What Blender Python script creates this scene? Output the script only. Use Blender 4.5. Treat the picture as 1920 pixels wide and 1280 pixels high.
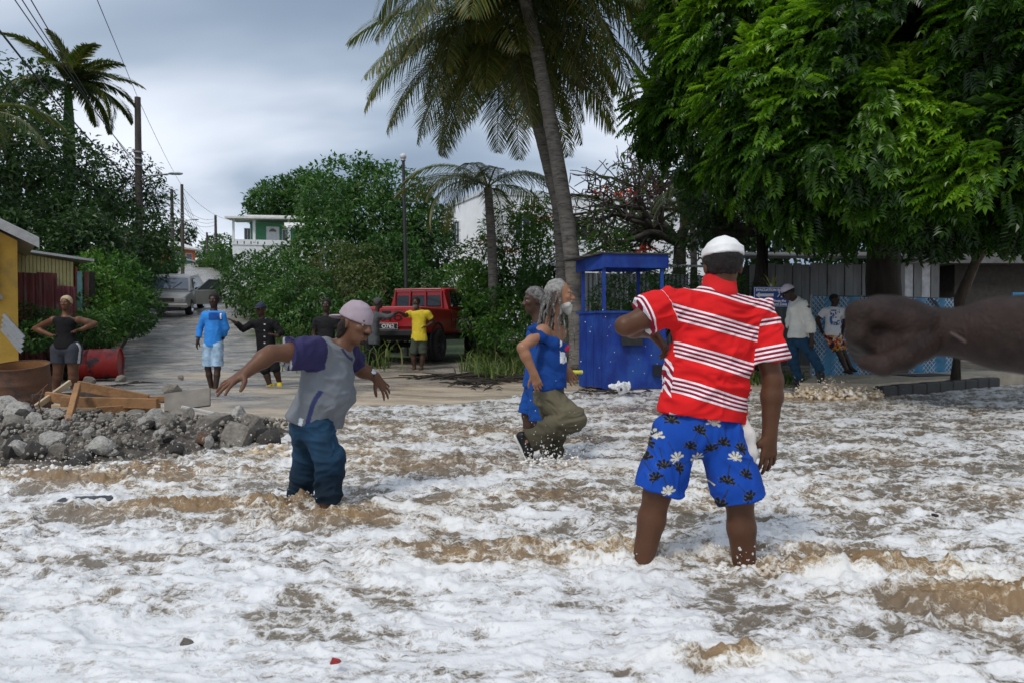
import bpy, bmesh, math, random
import numpy as np
from mathutils import Vector, Matrix, Euler
R = math.radians
for o in list(bpy.data.objects): bpy.data.objects.remove(o, do_unlink=True)
S = bpy.context.scene
COL = S.collection
rng = np.random.default_rng(7)
random.seed(7)

# ------------------------------------------------------------------ camera
CAM_H, FPX, HORIZON = 1.05, 1280.0, 620.0
PITCH = math.atan((640 - HORIZON) / FPX)
cd = bpy.data.cameras.new('camera'); cam = bpy.data.objects.new('camera', cd); COL.objects.link(cam)
cam.location = (0, 0, CAM_H); cam.rotation_euler = (math.pi/2 - PITCH, 0, 0)
cd.sensor_width = 36; cd.lens = 36 * FPX / 1920; cd.clip_end = 3000; cd.clip_start = 0.05
cd.dof.use_dof = True; cd.dof.focus_distance = 5.0; cd.dof.aperture_fstop = 5.0
S.camera = cam

# ------------------------------------------------------------------ sky
SUN_EL, SUN_AZ = R(52), R(215)        # behind the camera, to the left (azimuth from +Y, clockwise)
w = bpy.data.worlds.new('World'); S.world = w; w.use_nodes = True
nt = w.node_tree; nt.nodes.clear()
def nn(nt, typ, **kw):
    n = nt.nodes.new(typ)
    for k, v in kw.items():
        if k.startswith('i_'): n.inputs[k[2:].replace('_', ' ')].default_value = v
        elif k[0] == 'x' and k[1:].isdigit(): n.inputs[int(k[1:])].default_value = v
        else: setattr(n, k, v)
    return n
def lk(nt, a, b): nt.links.new(a, b)
out = nn(nt, 'ShaderNodeOutputWorld'); bg = nn(nt, 'ShaderNodeBackground'); bg.inputs['Strength'].default_value = 0.1
lk(nt, bg.outputs[0], out.inputs['Surface'])
sky = nn(nt, 'ShaderNodeTexSky', sky_type='NISHITA', sun_disc=False, sun_elevation=SUN_EL, sun_rotation=SUN_AZ, dust_density=2.0)
tc = nn(nt, 'ShaderNodeTexCoord')
# clouds live on a flat layer overhead: direction / (height + bias)
sep = nn(nt, 'ShaderNodeSeparateXYZ'); lk(nt, tc.outputs['Generated'], sep.inputs[0])
ad = nn(nt, 'ShaderNodeMath', operation='MAXIMUM', x1=0.0); lk(nt, sep.outputs['Z'], ad.inputs[0])
ad2 = nn(nt, 'ShaderNodeMath', operation='ADD', x1=0.22); lk(nt, ad.outputs[0], ad2.inputs[0])
dx = nn(nt, 'ShaderNodeMath', operation='DIVIDE'); lk(nt, sep.outputs['X'], dx.inputs[0]); lk(nt, ad2.outputs[0], dx.inputs[1])
dy = nn(nt, 'ShaderNodeMath', operation='DIVIDE'); lk(nt, sep.outputs['Y'], dy.inputs[0]); lk(nt, ad2.outputs[0], dy.inputs[1])
cmb = nn(nt, 'ShaderNodeCombineXYZ'); lk(nt, dx.outputs[0], cmb.inputs[0]); lk(nt, dy.outputs[0], cmb.inputs[1])
mp = nn(nt, 'ShaderNodeMapping'); mp.inputs['Location'].default_value = (3.4, 1.15, 0); mp.inputs['Rotation'].default_value = (0, 0, R(-20)); mp.inputs['Scale'].default_value = (0.62, 1.0, 1); lk(nt, cmb.outputs[0], mp.inputs[0])
no = nn(nt, 'ShaderNodeTexNoise'); no.inputs['Scale'].default_value = 1.05; no.inputs['Detail'].default_value = 5; no.inputs['Roughness'].default_value = 0.42; no.inputs['Distortion'].default_value = 0.25
lk(nt, mp.outputs[0], no.inputs['Vector'])
cr = nn(nt, 'ShaderNodeValToRGB'); cr.color_ramp.interpolation = 'B_SPLINE'
els = cr.color_ramp.elements
els[0].position = 0.36; els[0].color = (.20,.265,.36,1)
els[1].position = 0.66; els[1].color = (.84,.88,.96,1)
e = els.new(0.47); e.color = (.32,.40,.51,1)
e = els.new(0.55); e.color = (.62,.68,.78,1)
lk(nt, no.outputs['Fac'], cr.inputs[0])
mx = nn(nt, 'ShaderNodeMixRGB', blend_type='MIX'); mx.inputs[0].default_value = 0.93
lk(nt, sky.outputs[0], mx.inputs[1]); vs = nn(nt, 'ShaderNodeVectorMath', operation='SCALE'); vs.inputs['Scale'].default_value = 10.0; lk(nt, cr.outputs[0], vs.inputs[0]); lk(nt, vs.outputs[0], mx.inputs[2]); lk(nt, mx.outputs[0], bg.inputs['Color'])

# ------------------------------------------------------------------ sun behind thin cloud
sd = bpy.data.lights.new('sun', 'SUN'); so = bpy.data.objects.new('sun', sd); COL.objects.link(so)
sd.energy = 1.5; sd.angle = R(12); sd.color = (1.0, 0.96, 0.9)
so.location = (0, 0, 30)
sdir = Vector((math.sin(SUN_AZ)*math.cos(SUN_EL), math.cos(SUN_AZ)*math.cos(SUN_EL), math.sin(SUN_EL)))
so.rotation_euler = sdir.to_track_quat('Z', 'Y').to_euler()
S.view_settings.view_transform = 'Standard'; S.view_settings.look = 'None'; S.view_settings.gamma = 1; S.view_settings.use_curve_mapping = False
S.view_settings.exposure = 0.3
S.render.engine = 'CYCLES'
# ================================================================== helpers
CP, SP_ = math.cos(PITCH), math.sin(PITCH)
def P(px, py, d):
    """point at depth d (metres along the lens axis) seen at photo pixel px,py"""
    u, v = (px - 960) / FPX, (640 - py) / FPX
    return np.array([u*d, (CP + v*SP_)*d, CAM_H + (-SP_ + v*CP)*d])
def V(*a): return np.array(a, dtype=float)
def unit(v): v = np.asarray(v, float); return v / (np.linalg.norm(v) + 1e-12)

# ---- noise
def _h2(ix, iy, seed):
    h = (ix.astype(np.uint32)*np.uint32(374761393) + iy.astype(np.uint32)*np.uint32(668265263) + np.uint32((seed*1442695041 + 12345) & 0xffffffff))
    h = (h ^ (h >> np.uint32(13))) * np.uint32(1274126177)
    return h ^ (h >> np.uint32(16))
def noise2(x, y, seed=0):
    x = np.asarray(x, float); y = np.asarray(y, float)
    xi = np.floor(x); yi = np.floor(y); fx = x-xi; fy = y-yi
    ix = xi.astype(np.int64) + 100000; iy = yi.astype(np.int64) + 100000
    u = fx*fx*fx*(fx*(fx*6-15)+10); v = fy*fy*fy*(fy*(fy*6-15)+10)
    def g(a, b):
        th = _h2(ix+a, iy+b, seed).astype(np.float64)*(2*math.pi/4294967296.0)
        return np.cos(th)*(fx-a) + np.sin(th)*(fy-b)
    return 1.41*((g(0,0)*(1-u)+g(1,0)*u)*(1-v) + (g(0,1)*(1-u)+g(1,1)*u)*v)
def fbm2(x, y, o=4, seed=0, gain=.5):
    a, s, t = 1.0, 0.0, 0.0
    for i in range(o):
        s = s + a*noise2(x*2**i, y*2**i, seed+i*17); t += a; a *= gain
    return s/t
def noise3(p, seed=0):
    p = np.asarray(p, float); i = np.floor(p); f = p-i; f = f*f*(3-2*f); i = i.astype(np.int64) + 5000
    r = 0
    for a in (0,1):
        for b in (0,1):
            for c in (0,1):
                h = _h2(i[...,0]+a + 7919*(i[...,2]+c), i[...,1]+b, seed).astype(np.float64)/4294967296.0
                r = r + h*(f[...,0] if a else 1-f[...,0])*(f[...,1] if b else 1-f[...,1])*(f[...,2] if c else 1-f[...,2])
    return r*2-1
def sstep(a, b, x):
    t = np.clip((x-a)/(b-a), 0, 1); return t*t*(3-2*t)

# ---- objects
def tag(o, label=None, cat=None, group=None, kind=None):
    if label: o['label'] = label
    if cat: o['category'] = cat
    if group: o['group'] = group
    if kind: o['kind'] = kind
    return o
ORG = {}
def thing(name, label, cat, loc=(0,0,0), group=None):
    o = bpy.data.objects.new(name, None); COL.objects.link(o); o.location = loc; o.empty_display_size = .2
    ORG[o] = V(*loc); return tag(o, label, cat, group)
def mesh_np(name, v, f, smooth=False):
    """f: (N,3) or (N,4) int array, or a list of such arrays"""
    fs = f if isinstance(f, list) else [f]
    me = bpy.data.meshes.new(name)
    v = np.ascontiguousarray(v, dtype=np.float32); me.vertices.add(len(v)); me.vertices.foreach_set('co', v.ravel())
    li = np.concatenate([np.asarray(a).ravel() for a in fs]).astype(np.int32)
    cnt = np.concatenate([np.full(len(a), np.asarray(a).shape[1]) for a in fs]).astype(np.int32)
    st = np.concatenate([[0], np.cumsum(cnt)[:-1]]).astype(np.int32)
    me.loops.add(len(li)); me.loops.foreach_set('vertex_index', li)
    me.polygons.add(len(cnt)); me.polygons.foreach_set('loop_start', st)
    me.polygons.foreach_set('use_smooth', np.full(len(cnt), smooth))
    me.update(calc_edges=True); me.validate(); return me
def place(name, me, mat, parent=None, kind=None):
    o = bpy.data.objects.new(name, me); COL.objects.link(o)
    if mat: me.materials.append(mat)
    if parent: o.parent = parent; ORG[o] = ORG.get(parent, V(0,0,0))
    else: ORG[o] = V(0,0,0)
    if kind: o['kind'] = kind
    return o
def put(name, v, f, mat, parent=None, smooth=False, kind=None, attrs=None, cols=None):
    """world-space vertices -> object (relative to its thing's origin)"""
    v = np.asarray(v, float) - (ORG.get(parent, V(0,0,0)) if parent else 0)
    me = mesh_np(name, v, f, smooth)
    for k, a in (attrs or {}).items():
        at = me.attributes.new(k, 'FLOAT', 'POINT'); at.data.foreach_set('value', np.ascontiguousarray(a, np.float32))
    if cols is not None:
        at = me.color_attributes.new('Col', 'FLOAT_COLOR', 'POINT')
        c = np.ones((len(v), 4), np.float32); c[:, :3] = cols; at.data.foreach_set('color', c.ravel())
    return place(name, me, mat, parent, kind)

class MB:
    """collects shapes for ONE mesh"""
    def __init__(s): s.v = []; s.f = []; s.M = None
    def add(s, v, f):
        b = len(s.v); v = np.asarray(v, float)
        s.v.extend(v.tolist()); s.f.extend([tuple(int(i)+b for i in q) for q in f]); return s
    def box(s, c, sz, rot=None, bev=0.0):
        c = np.asarray(c, float); h = np.asarray(sz, float)/2
        if bev <= 0:
            v = np.array([[x,y,z] for z in (-1,1) for y in (-1,1) for x in (-1,1)])*h
            f = [(0,2,3,1),(4,5,7,6),(0,1,5,4),(2,6,7,3),(0,4,6,2),(1,3,7,5)]
        else:
            b = min(bev, min(h)*.9); v = []; f = []
            for z, ins in ((-h[2], b), (-h[2]+b, 0), (h[2]-b, 0), (h[2], b)):
                x, y = h[0]-ins, h[1]-ins; e = b if ins == 0 else b*.4
                v += [(-x+e,-y,z),(x-e,-y,z),(x,-y+e,z),(x,y-e,z),(x-e,y,z),(-x+e,y,z),(-x,y-e,z),(-x,-y+e,z)]
            for k in range(3):
                for i in range(8):
                    j = (i+1) % 8; f.append((k*8+i, k*8+j, k*8+8+j, k*8+8+i))
            f.append(tuple(range(7,-1,-1))); f.append(tuple(range(24,32))); v = np.array(v)
        if rot is not None: v = v @ np.array(rot).T
        return s.add(v + c, f)
    def tube(s, pts, rad, n=8, cap=True):
        pts = np.asarray(pts, float); m = len(pts); rad = np.broadcast_to(rad, m); v = []; f = []
        up = V(0,0,1)
        for i in range(m):
            t = unit(pts[min(i+1,m-1)] - pts[max(i-1,0)])
            a = np.cross(t, up)
            if np.linalg.norm(a) < .1: a = np.cross(t, V(1,0,0))
            a = unit(a); b = np.cross(a, t)
            for k in range(n):
                th = 2*math.pi*k/n; v.append(pts[i] + rad[i]*(math.cos(th)*a + math.sin(th)*b))
        for i in range(m-1):
            for k in range(n):
                j = (k+1) % n; f.append((i*n+k, i*n+j, i*n+n+j, i*n+n+k))
        if cap: f.append(tuple(range(n-1,-1,-1))); f.append(tuple(range((m-1)*n, m*n)))
        return s.add(v, f)
    def loft(s, rings, cap=True):
        n = len(rings[0]); v = np.concatenate([np.asarray(r, float) for r in rings]); f = []
        for i in range(len(rings)-1):
            for k in range(n):
                j = (k+1) % n; f.append((i*n+k, i*n+j, i*n+n+j, i*n+n+k))
        if cap: f.append(tuple(range(n-1,-1,-1))); f.append(tuple(range((len(rings)-1)*n, len(rings)*n)))
        return s.add(v, f)
    def lathe(s, c, axis, prof, n=24, cap=False):
        """prof: (radius, distance along axis)"""
        a = unit(axis); u = unit(np.cross(a, V(0,0,1)) if abs(a[2]) < .9 else np.cross(a, V(1,0,0))); w_ = np.cross(a, u)
        rings = [[np.asarray(c) + a*h + r*(math.cos(2*math.pi*k/n)*u + math.sin(2*math.pi*k/n)*w_) for k in range(n)] for r, h in prof]
        return s.loft(rings, cap)
    def quad(s, a, b, c, d): return s.add([a,b,c,d], [(0,1,2,3)])
    def slab(s, poly, vec):
        """polygon (list of points) extruded by vec"""
        p = np.asarray(poly, float); n = len(p); vec = np.asarray(vec, float)
        f = [tuple(range(n-1,-1,-1)), tuple(range(n, 2*n))] + [(i, (i+1)%n, n+(i+1)%n, n+i) for i in range(n)]
        return s.add(np.concatenate([p, p+vec]), f)
    def xf(s, M):
        a = np.array([list(M @ Vector(v)) for v in s.v]); s.v = a.tolist(); return s
    def build(s, name, mat, parent=None, smooth=False, kind=None, world=True):
        v = np.asarray(s.v, float)
        if world and parent is not None: v = v - ORG.get(parent, V(0,0,0))
        me = bpy.data.meshes.new(name); me.from_pydata(v.tolist(), [], s.f); me.update()
        bm = bmesh.new(); bm.from_mesh(me); bmesh.ops.recalc_face_normals(bm, faces=bm.faces); bm.to_mesh(me); bm.free()
        if smooth:
            me.polygons.foreach_set('use_smooth', np.full(len(me.polygons), True))
            if smooth != 'all':
                try: me.set_sharp_from_angle(angle=R(38))
                except Exception: pass
        return place(name, me, mat, parent, kind)
def rotz(a): c, s = math.cos(a), math.sin(a); return np.array([[c,-s,0],[s,c,0],[0,0,1]])
def euler(x, y, z): return np.array(Euler((x,y,z)).to_matrix())
def frame(zax, hint=(0,0,1)):
    z = unit(zax); x = np.cross(np.asarray(hint, float), z)
    if np.linalg.norm(x) < 1e-3: x = np.cross(V(1,0,0), z)
    x = unit(x); return np.stack([x, np.cross(z, x), z], 1)
def copy_tree(o, parent=None):
    c = o.copy(); COL.objects.link(c); c.parent = parent
    for ch in list(o.children): copy_tree(ch, c)
    return c

# ---- materials
MATS = {}
def pmat(name, col, rough=.6, var=.25, scale=6., bump=.15, bscale=60., metal=0., col2=None, c2=(.55,.75), c2scale=4., spec=.4, coord='Object', stretch=(1,1,1), sheen=0):
    if name in MATS: return MATS[name]
    m = bpy.data.materials.new(name); m.use_nodes = True; nt = m.node_tree; b = nt.nodes['Principled BSDF']
    b.inputs['Roughness'].default_value = rough; b.inputs['Metallic'].default_value = metal; b.inputs['Specular IOR Level'].default_value = spec
    tc = nn(nt, 'ShaderNodeTexCoord'); mp = nn(nt, 'ShaderNodeMapping'); mp.inputs['Scale'].default_value = stretch; lk(nt, tc.outputs[coord], mp.inputs[0])
    n1 = nn(nt, 'ShaderNodeTexNoise'); n1.inputs['Scale'].default_value = scale; n1.inputs['Detail'].default_value = 6; lk(nt, mp.outputs[0], n1.inputs['Vector'])
    hi = nn(nt, 'ShaderNodeMapRange'); hi.inputs['From Min'].default_value = .3; hi.inputs['From Max'].default_value = .7
    hi.inputs['To Min'].default_value = 1-var; hi.inputs['To Max'].default_value = 1+var; lk(nt, n1.outputs['Fac'], hi.inputs['Value'])
    mu = nn(nt, 'ShaderNodeMixRGB', blend_type='MULTIPLY'); mu.inputs[0].default_value = 1; mu.inputs[1].default_value = (*col, 1)
    lk(nt, hi.outputs[0], mu.inputs[2]); last = mu.outputs[0]
    if col2 is not None:
        n2 = nn(nt, 'ShaderNodeTexNoise'); n2.inputs['Scale'].default_value = c2scale; n2.inputs['Detail'].default_value = 8; n2.inputs['Roughness'].default_value = .65; lk(nt, mp.outputs[0], n2.inputs['Vector'])
        mr = nn(nt, 'ShaderNodeMapRange'); mr.inputs['From Min'].default_value = c2[0]; mr.inputs['From Max'].default_value = c2[1]; lk(nt, n2.outputs['Fac'], mr.inputs['Value'])
        m2 = nn(nt, 'ShaderNodeMixRGB'); m2.inputs[2].default_value = (*col2, 1); lk(nt, mr.outputs[0], m2.inputs[0]); lk(nt, last, m2.inputs[1]); last = m2.outputs[0]
    lk(nt, last, b.inputs['Base Color'])
    if bump:
        n3 = nn(nt, 'ShaderNodeTexNoise'); n3.inputs['Scale'].default_value = bscale; n3.inputs['Detail'].default_value = 4; lk(nt, mp.outputs[0], n3.inputs['Vector'])
        bp = nn(nt, 'ShaderNodeBump'); bp.inputs['Strength'].default_value = bump; bp.inputs['Distance'].default_value = .02; lk(nt, n3.outputs['Fac'], bp.inputs['Height']); lk(nt, bp.outputs[0], b.inputs['Normal'])
    MATS[name] = m; return m
def leafmat(name, stops, rough=.42, trans=.3, spec=.4):
    """leaf colours picked by the per-leaf attribute rnd"""
    m = bpy.data.materials.new(name); m.use_nodes = True; nt = m.node_tree; b = nt.nodes['Principled BSDF']; o = nt.nodes['Material Output']
    at = nn(nt, 'ShaderNodeAttribute', attribute_name='rnd'); cr = nn(nt, 'ShaderNodeValToRGB')
    e = cr.color_ramp.elements
    e[0].position = stops[0][0]; e[0].color = (*stops[0][1], 1); e[1].position = stops[-1][0]; e[1].color = (*stops[-1][1], 1)
    for p, c in stops[1:-1]: q = e.new(p); q.color = (*c, 1)
    lk(nt, at.outputs['Fac'], cr.inputs[0]); lk(nt, cr.outputs[0], b.inputs['Base Color']); b.inputs['Roughness'].default_value = rough; b.inputs['Specular IOR Level'].default_value = spec
    tr = nn(nt, 'ShaderNodeBsdfTranslucent'); hs = nn(nt, 'ShaderNodeHueSaturation'); hs.inputs['Value'].default_value = 1.5; hs.inputs['Saturation'].default_value = 1.1
    lk(nt, cr.outputs[0], hs.inputs['Color']); lk(nt, hs.outputs[0], tr.inputs[0])
    ms = nn(nt, 'ShaderNodeMixShader'); ms.inputs[0].default_value = trans; lk(nt, b.outputs[0], ms.inputs[1]); lk(nt, tr.outputs[0], ms.inputs[2]); lk(nt, ms.outputs[0], o.inputs[0])
    MATS[name] = m; return m
def colmat(name, rough=.8, bump=.25, bscale=160., var=.12, spec=.25, vscale=9.):
    """base colour from the mesh's own Col attribute (dyed cloth, print)"""
    m = bpy.data.materials.new(name); m.use_nodes = True; nt = m.node_tree; b = nt.nodes['Principled BSDF']
    b.inputs['Roughness'].default_value = rough; b.inputs['Specular IOR Level'].default_value = spec
    at = nn(nt, 'ShaderNodeAttribute', attribute_name='Col'); tc = nn(nt, 'ShaderNodeTexCoord')
    n1 = nn(nt, 'ShaderNodeTexNoise'); n1.inputs['Scale'].default_value = vscale; n1.inputs['Detail'].default_value = 5; lk(nt, tc.outputs['Object'], n1.inputs['Vector'])
    hi = nn(nt, 'ShaderNodeMapRange'); hi.inputs['From Min'].default_value = .3; hi.inputs['From Max'].default_value = .7; hi.inputs['To Min'].default_value = 1-var; hi.inputs['To Max'].default_value = 1+var; lk(nt, n1.outputs['Fac'], hi.inputs['Value'])
    mu = nn(nt, 'ShaderNodeMixRGB', blend_type='MULTIPLY'); mu.inputs[0].default_value = 1; lk(nt, at.outputs['Color'], mu.inputs[1]); lk(nt, hi.outputs[0], mu.inputs[2]); lk(nt, mu.outputs[0], b.inputs['Base Color'])
    n3 = nn(nt, 'ShaderNodeTexNoise'); n3.inputs['Scale'].default_value = bscale; n3.inputs['Detail'].default_value = 3; lk(nt, tc.outputs['Object'], n3.inputs['Vector'])
    bp = nn(nt, 'ShaderNodeBump'); bp.inputs['Strength'].default_value = bump; bp.inputs['Distance'].default_value = .006; lk(nt, n3.outputs['Fac'], bp.inputs['Height']); lk(nt, bp.outputs[0], b.inputs['Normal'])
    MATS[name] = m; return m
def text_mesh(s, size, mat, name, parent, M, ext=.002, bold=0.0, xs=1.0):
    cu = bpy.data.curves.new('t', 'FONT'); cu.body = s; cu.size = size; cu.extrude = ext; cu.offset = bold; cu.align_x = 'CENTER'; cu.align_y = 'CENTER'; cu.resolution_u = 3
    o = bpy.data.objects.new('t', cu); COL.objects.link(o); dg = bpy.context.evaluated_depsgraph_get()
    me = bpy.data.meshes.new_from_object(o.evaluated_get(dg)); bpy.data.objects.remove(o)
    me.transform(Matrix(M) @ Matrix.Diagonal((xs,1,1,1))); me.name = name
    t = ORG.get(parent, V(0,0,0)); me.transform(Matrix.Translation(-Vector(t)))
    return place(name, me, mat, parent)
# ================================================================== smooth solids (people, splashes, rocks): signed distance field -> mesh
def surface_nets(D, org, h):
    s = D < 0; nx, ny, nz = D.shape
    cnt = np.zeros((nx-1,ny-1,nz-1), np.uint8)
    for a in (0,1):
        for b in (0,1):
            for c in (0,1): cnt += s[a:nx-1+a, b:ny-1+b, c:nz-1+c]
    act = (cnt > 0) & (cnt < 8)
    I = np.argwhere(act); idx = np.full(act.shape, -1, np.int32); idx[act] = np.arange(len(I))
    acc = np.zeros((len(I),3)); num = np.zeros(len(I))
    cor = [(a,b,c) for a in (0,1) for b in (0,1) for c in (0,1)]
    val = {c: D[I[:,0]+c[0], I[:,1]+c[1], I[:,2]+c[2]] for c in cor}
    for c in cor:
        for ax in range(3):
            if c[ax]: continue
            e = list(c); e[ax] = 1; e = tuple(e)
            va, vb = val[c], val[e]; m = (va < 0) != (vb < 0)
            t = np.where(m, va/(va-vb+1e-12), 0); p = np.tile(np.array(c, float), (len(I),1)); p[:,ax] += t
            acc[m] += p[m]; num[m] += 1
    v = org + h*(I + acc/num[:,None])
    F = []
    for ax in range(3):
        sl0 = [slice(None)]*3; sl1 = [slice(None)]*3; sl0[ax] = slice(0,-1); sl1[ax] = slice(1,None)
        ch = s[tuple(sl0)] != s[tuple(sl1)]
        E = np.argwhere(ch); o1, o2 = [(1,2),(2,0),(0,1)][ax]
        E = E[(E[:,o1] > 0) & (E[:,o2] > 0) & (E[:,o1] < D.shape[o1]-1) & (E[:,o2] < D.shape[o2]-1)]
        def c(d1, d2):
            q = E.copy(); q[:,o1] += d1; q[:,o2] += d2; return idx[q[:,0],q[:,1],q[:,2]]
        quad = np.stack([c(-1,-1), c(0,-1), c(0,0), c(-1,0)], 1)
        ins = s[E[:,0],E[:,1],E[:,2]]; quad[~ins] = quad[~ins][:, ::-1]
        F.append(quad)
    F = np.concatenate(F); F = F[(F >= 0).all(1)]
    return v, F
def rc(a, b, ra, rb, k=.02, w=None, f=1., cuts=(), sub=False):      # tapered limb, optionally flattened along w
    return dict(t='c', a=np.asarray(a,float), b=np.asarray(b,float), ra=ra, rb=rb, k=k, w=None if w is None else unit(w), f=f, cuts=cuts, sub=sub)
def el(c, r, M=None, k=.02, cuts=(), sub=False):                    # ellipsoid with axes M (columns)
    return dict(t='e', c=np.asarray(c,float), r=np.asarray(r,float), M=np.eye(3) if M is None else M, k=k, cuts=cuts, sub=sub)
def chain(pts, rad, **kw): return [rc(pts[i], pts[i+1], rad[i], rad[i+1], **kw) for i in range(len(pts)-1)]
def sdf_mesh(prims, h, smooth=1, disp=None):
    lo = np.full(3, 1e9); hi = -lo
    for p in prims:
        if p['sub']: continue
        if p['t'] == 'c':
            r = max(p['ra'], p['rb']); a = np.minimum(p['a'], p['b'])-r; b = np.maximum(p['a'], p['b'])+r
        else: r = max(p['r']); a = p['c']-r; b = p['c']+r
        p['lo'], p['hi'] = a, b; lo = np.minimum(lo, a); hi = np.maximum(hi, b)
    lo -= 3*h+.01; hi += 3*h+.01
    n = np.ceil((hi-lo)/h).astype(int)+1
    D = np.full(n, .2, np.float32)
    for p in prims:
        if p['sub']:
            r = max(p['ra'], p['rb']) if p['t'] == 'c' else max(p['r'])
            a_ = np.minimum(p['a'], p['b'])-r if p['t'] == 'c' else p['c']-r; b_ = np.maximum(p['a'], p['b'])+r if p['t'] == 'c' else p['c']+r
        else: a_, b_ = p['lo'], p['hi']
        pad = p['k']*1.2 + 2.5*h
        i0 = np.maximum(((a_-pad-lo)/h).astype(int), 0); i1 = np.minimum(((b_+pad-lo)/h).astype(int)+2, n)
        if (i1 <= i0).any(): continue
        ax = [ (lo[j] + h*np.arange(i0[j], i1[j])).astype(np.float32) for j in range(3)]
        Q = np.stack(np.meshgrid(*ax, indexing='ij'), -1)
        if p['t'] == 'c':
            ba = (p['b']-p['a']).astype(np.float32); pa = Q - p['a'].astype(np.float32)
            t = np.clip((pa@ba)/max(float(ba@ba), 1e-9), 0, 1); q = pa - t[...,None]*ba
            if p['w'] is not None:
                w_ = p['w'].astype(np.float32); c = q@w_; q = q + (c*(1/p['f']-1))[...,None]*w_
                d = (np.sqrt((q*q).sum(-1)) - (p['ra']+(p['rb']-p['ra'])*t))
                d = np.where(d < 0, d*max(p['f'],.6), d*min(1, max(p['f'],.7)))
            else: d = np.sqrt((q*q).sum(-1)) - (p['ra']+(p['rb']-p['ra'])*t)
        else:
            q = ((Q - p['c'].astype(np.float32)) @ p['M'].astype(np.float32))/p['r'].astype(np.float32)
            l = np.sqrt((q*q).sum(-1)); d = (l-1)*l/np.maximum(np.sqrt(((q/p['r'].astype(np.float32))**2).sum(-1)), 1e-6)
        for (p0, nrm) in p['cuts']: d = np.maximum(d, (Q - np.asarray(p0, np.float32))@np.asarray(nrm, np.float32))
        sl = tuple(slice(i0[j], i1[j]) for j in range(3)); A = D[sl]; k = p['k']
        if p['sub']:
            hh = np.clip(.5 - .5*(A+d)/k, 0, 1); D[sl] = A*(1-hh) + (-d)*hh + k*hh*(1-hh)
        else:
            hh = np.clip(.5 + .5*(A-d)/k, 0, 1); D[sl] = A*(1-hh) + d*hh - k*hh*(1-hh)
    v, F = surface_nets(D, lo, h)
    for _ in range(smooth): v = lap(v, F, .5)
    if disp is not None:
        dd = disp(v)[:,None]; dd = lap(dd, F, .6) if len(v) > 8 else dd; v = v + normals(v, F)*dd
    return v, F
def lap(v, F, a):
    s = np.zeros_like(v); n = np.zeros(len(v)); K = v.shape[1]
    for i in range(4):
        j = (i+1) % 4
        for q, r_ in ((i,j),(j,i)):
            for k in range(K): s[:,k] += np.bincount(F[:,q], v[F[:,r_],k], len(v))
            n += np.bincount(F[:,q], minlength=len(v))
    return v*(1-a) + a*s/np.maximum(n,1)[:,None]
def normals(v, F):
    fn = np.cross(v[F[:,2]]-v[F[:,0]], v[F[:,3]]-v[F[:,1]]); N = np.zeros_like(v)
    for i in range(4):
        for k in range(3): N[:,k] += np.bincount(F[:,i], fn[:,k], len(v))
    return N/(np.linalg.norm(N, axis=1)[:,None]+1e-12)
_ico = {}
def ico(n):
    if n not in _ico:
        bm = bmesh.new(); bmesh.ops.create_icosphere(bm, subdivisions=n, radius=1); bm.verts.ensure_lookup_table()
        _ico[n] = (np.array([v.co[:] for v in bm.verts]), np.array([[v.index for v in f.verts] for f in bm.faces])); bm.free()
    return _ico[n]
def wrinkle(amp, seed, sc=(9,9,14), dirn=None):
    """soft folds: rounded ridges of a warped noise"""
    def f(v):
        w_ = np.stack([noise3(v*5, seed+1), noise3(v*5, seed+2), noise3(v*5, seed+3)], -1); q = v*np.array(sc) + .8*w_
        def rg(n): return 1-np.sqrt(n*n+.03)
        n1 = .7*noise3(q, seed)+.3*noise3(q*1.9+3, seed+7); n2 = .7*noise3(q*2.3+7, seed+5)+.3*noise3(q*4.1, seed+9)
        return amp*(2.2*(rg(n1)**4-.3) + 1.0*(rg(n2)**4-.3))
    return f
# ================================================================== ground, road and water
SHX = np.array([-60,-10,-4.2,-2.9,-2.45,-2.4,-1.77,-.8,.34,2.65,4.9,6.6,8.1,11.5,20,60.])
SHY = np.array([5.0,5.0,5.1,5.2,6.3,7.9,8.7,9.3,10.6,11.5,11.6,12.4,13.2,15.5,17.,20.])
def yshore(x): return np.interp(x, SHX, SHY)
def road_x(y): return -5.9 - .46*(y-12)
def gz(x, y):
    x = np.asarray(x, float); y = np.asarray(y, float)
    s = y - yshore(x)
    z = np.where(s < 0, np.maximum(s*.07, -.34), np.minimum(s*.012, .06)) + .14*sstep(0, 2.5, s)*sstep(1.0, 3.0, x) + .05*sstep(14, 18, y)
    lat = x - road_x(y)
    wgt = 1 - .82*sstep(2.2, 7.5, lat)
    up = .14*np.maximum(y-14, 0); up = np.where(y < 16, .035*np.maximum(y-14,0)**2*1.0, up - .14)
    up = np.minimum(up, 8.5)
    z = z + up*np.where(y > 30, np.maximum(wgt, sstep(30, 70, y)*.8), wgt)
    return z
def gz1(x, y): return float(gz(np.array([x]), np.array([y]))[0])

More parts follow.
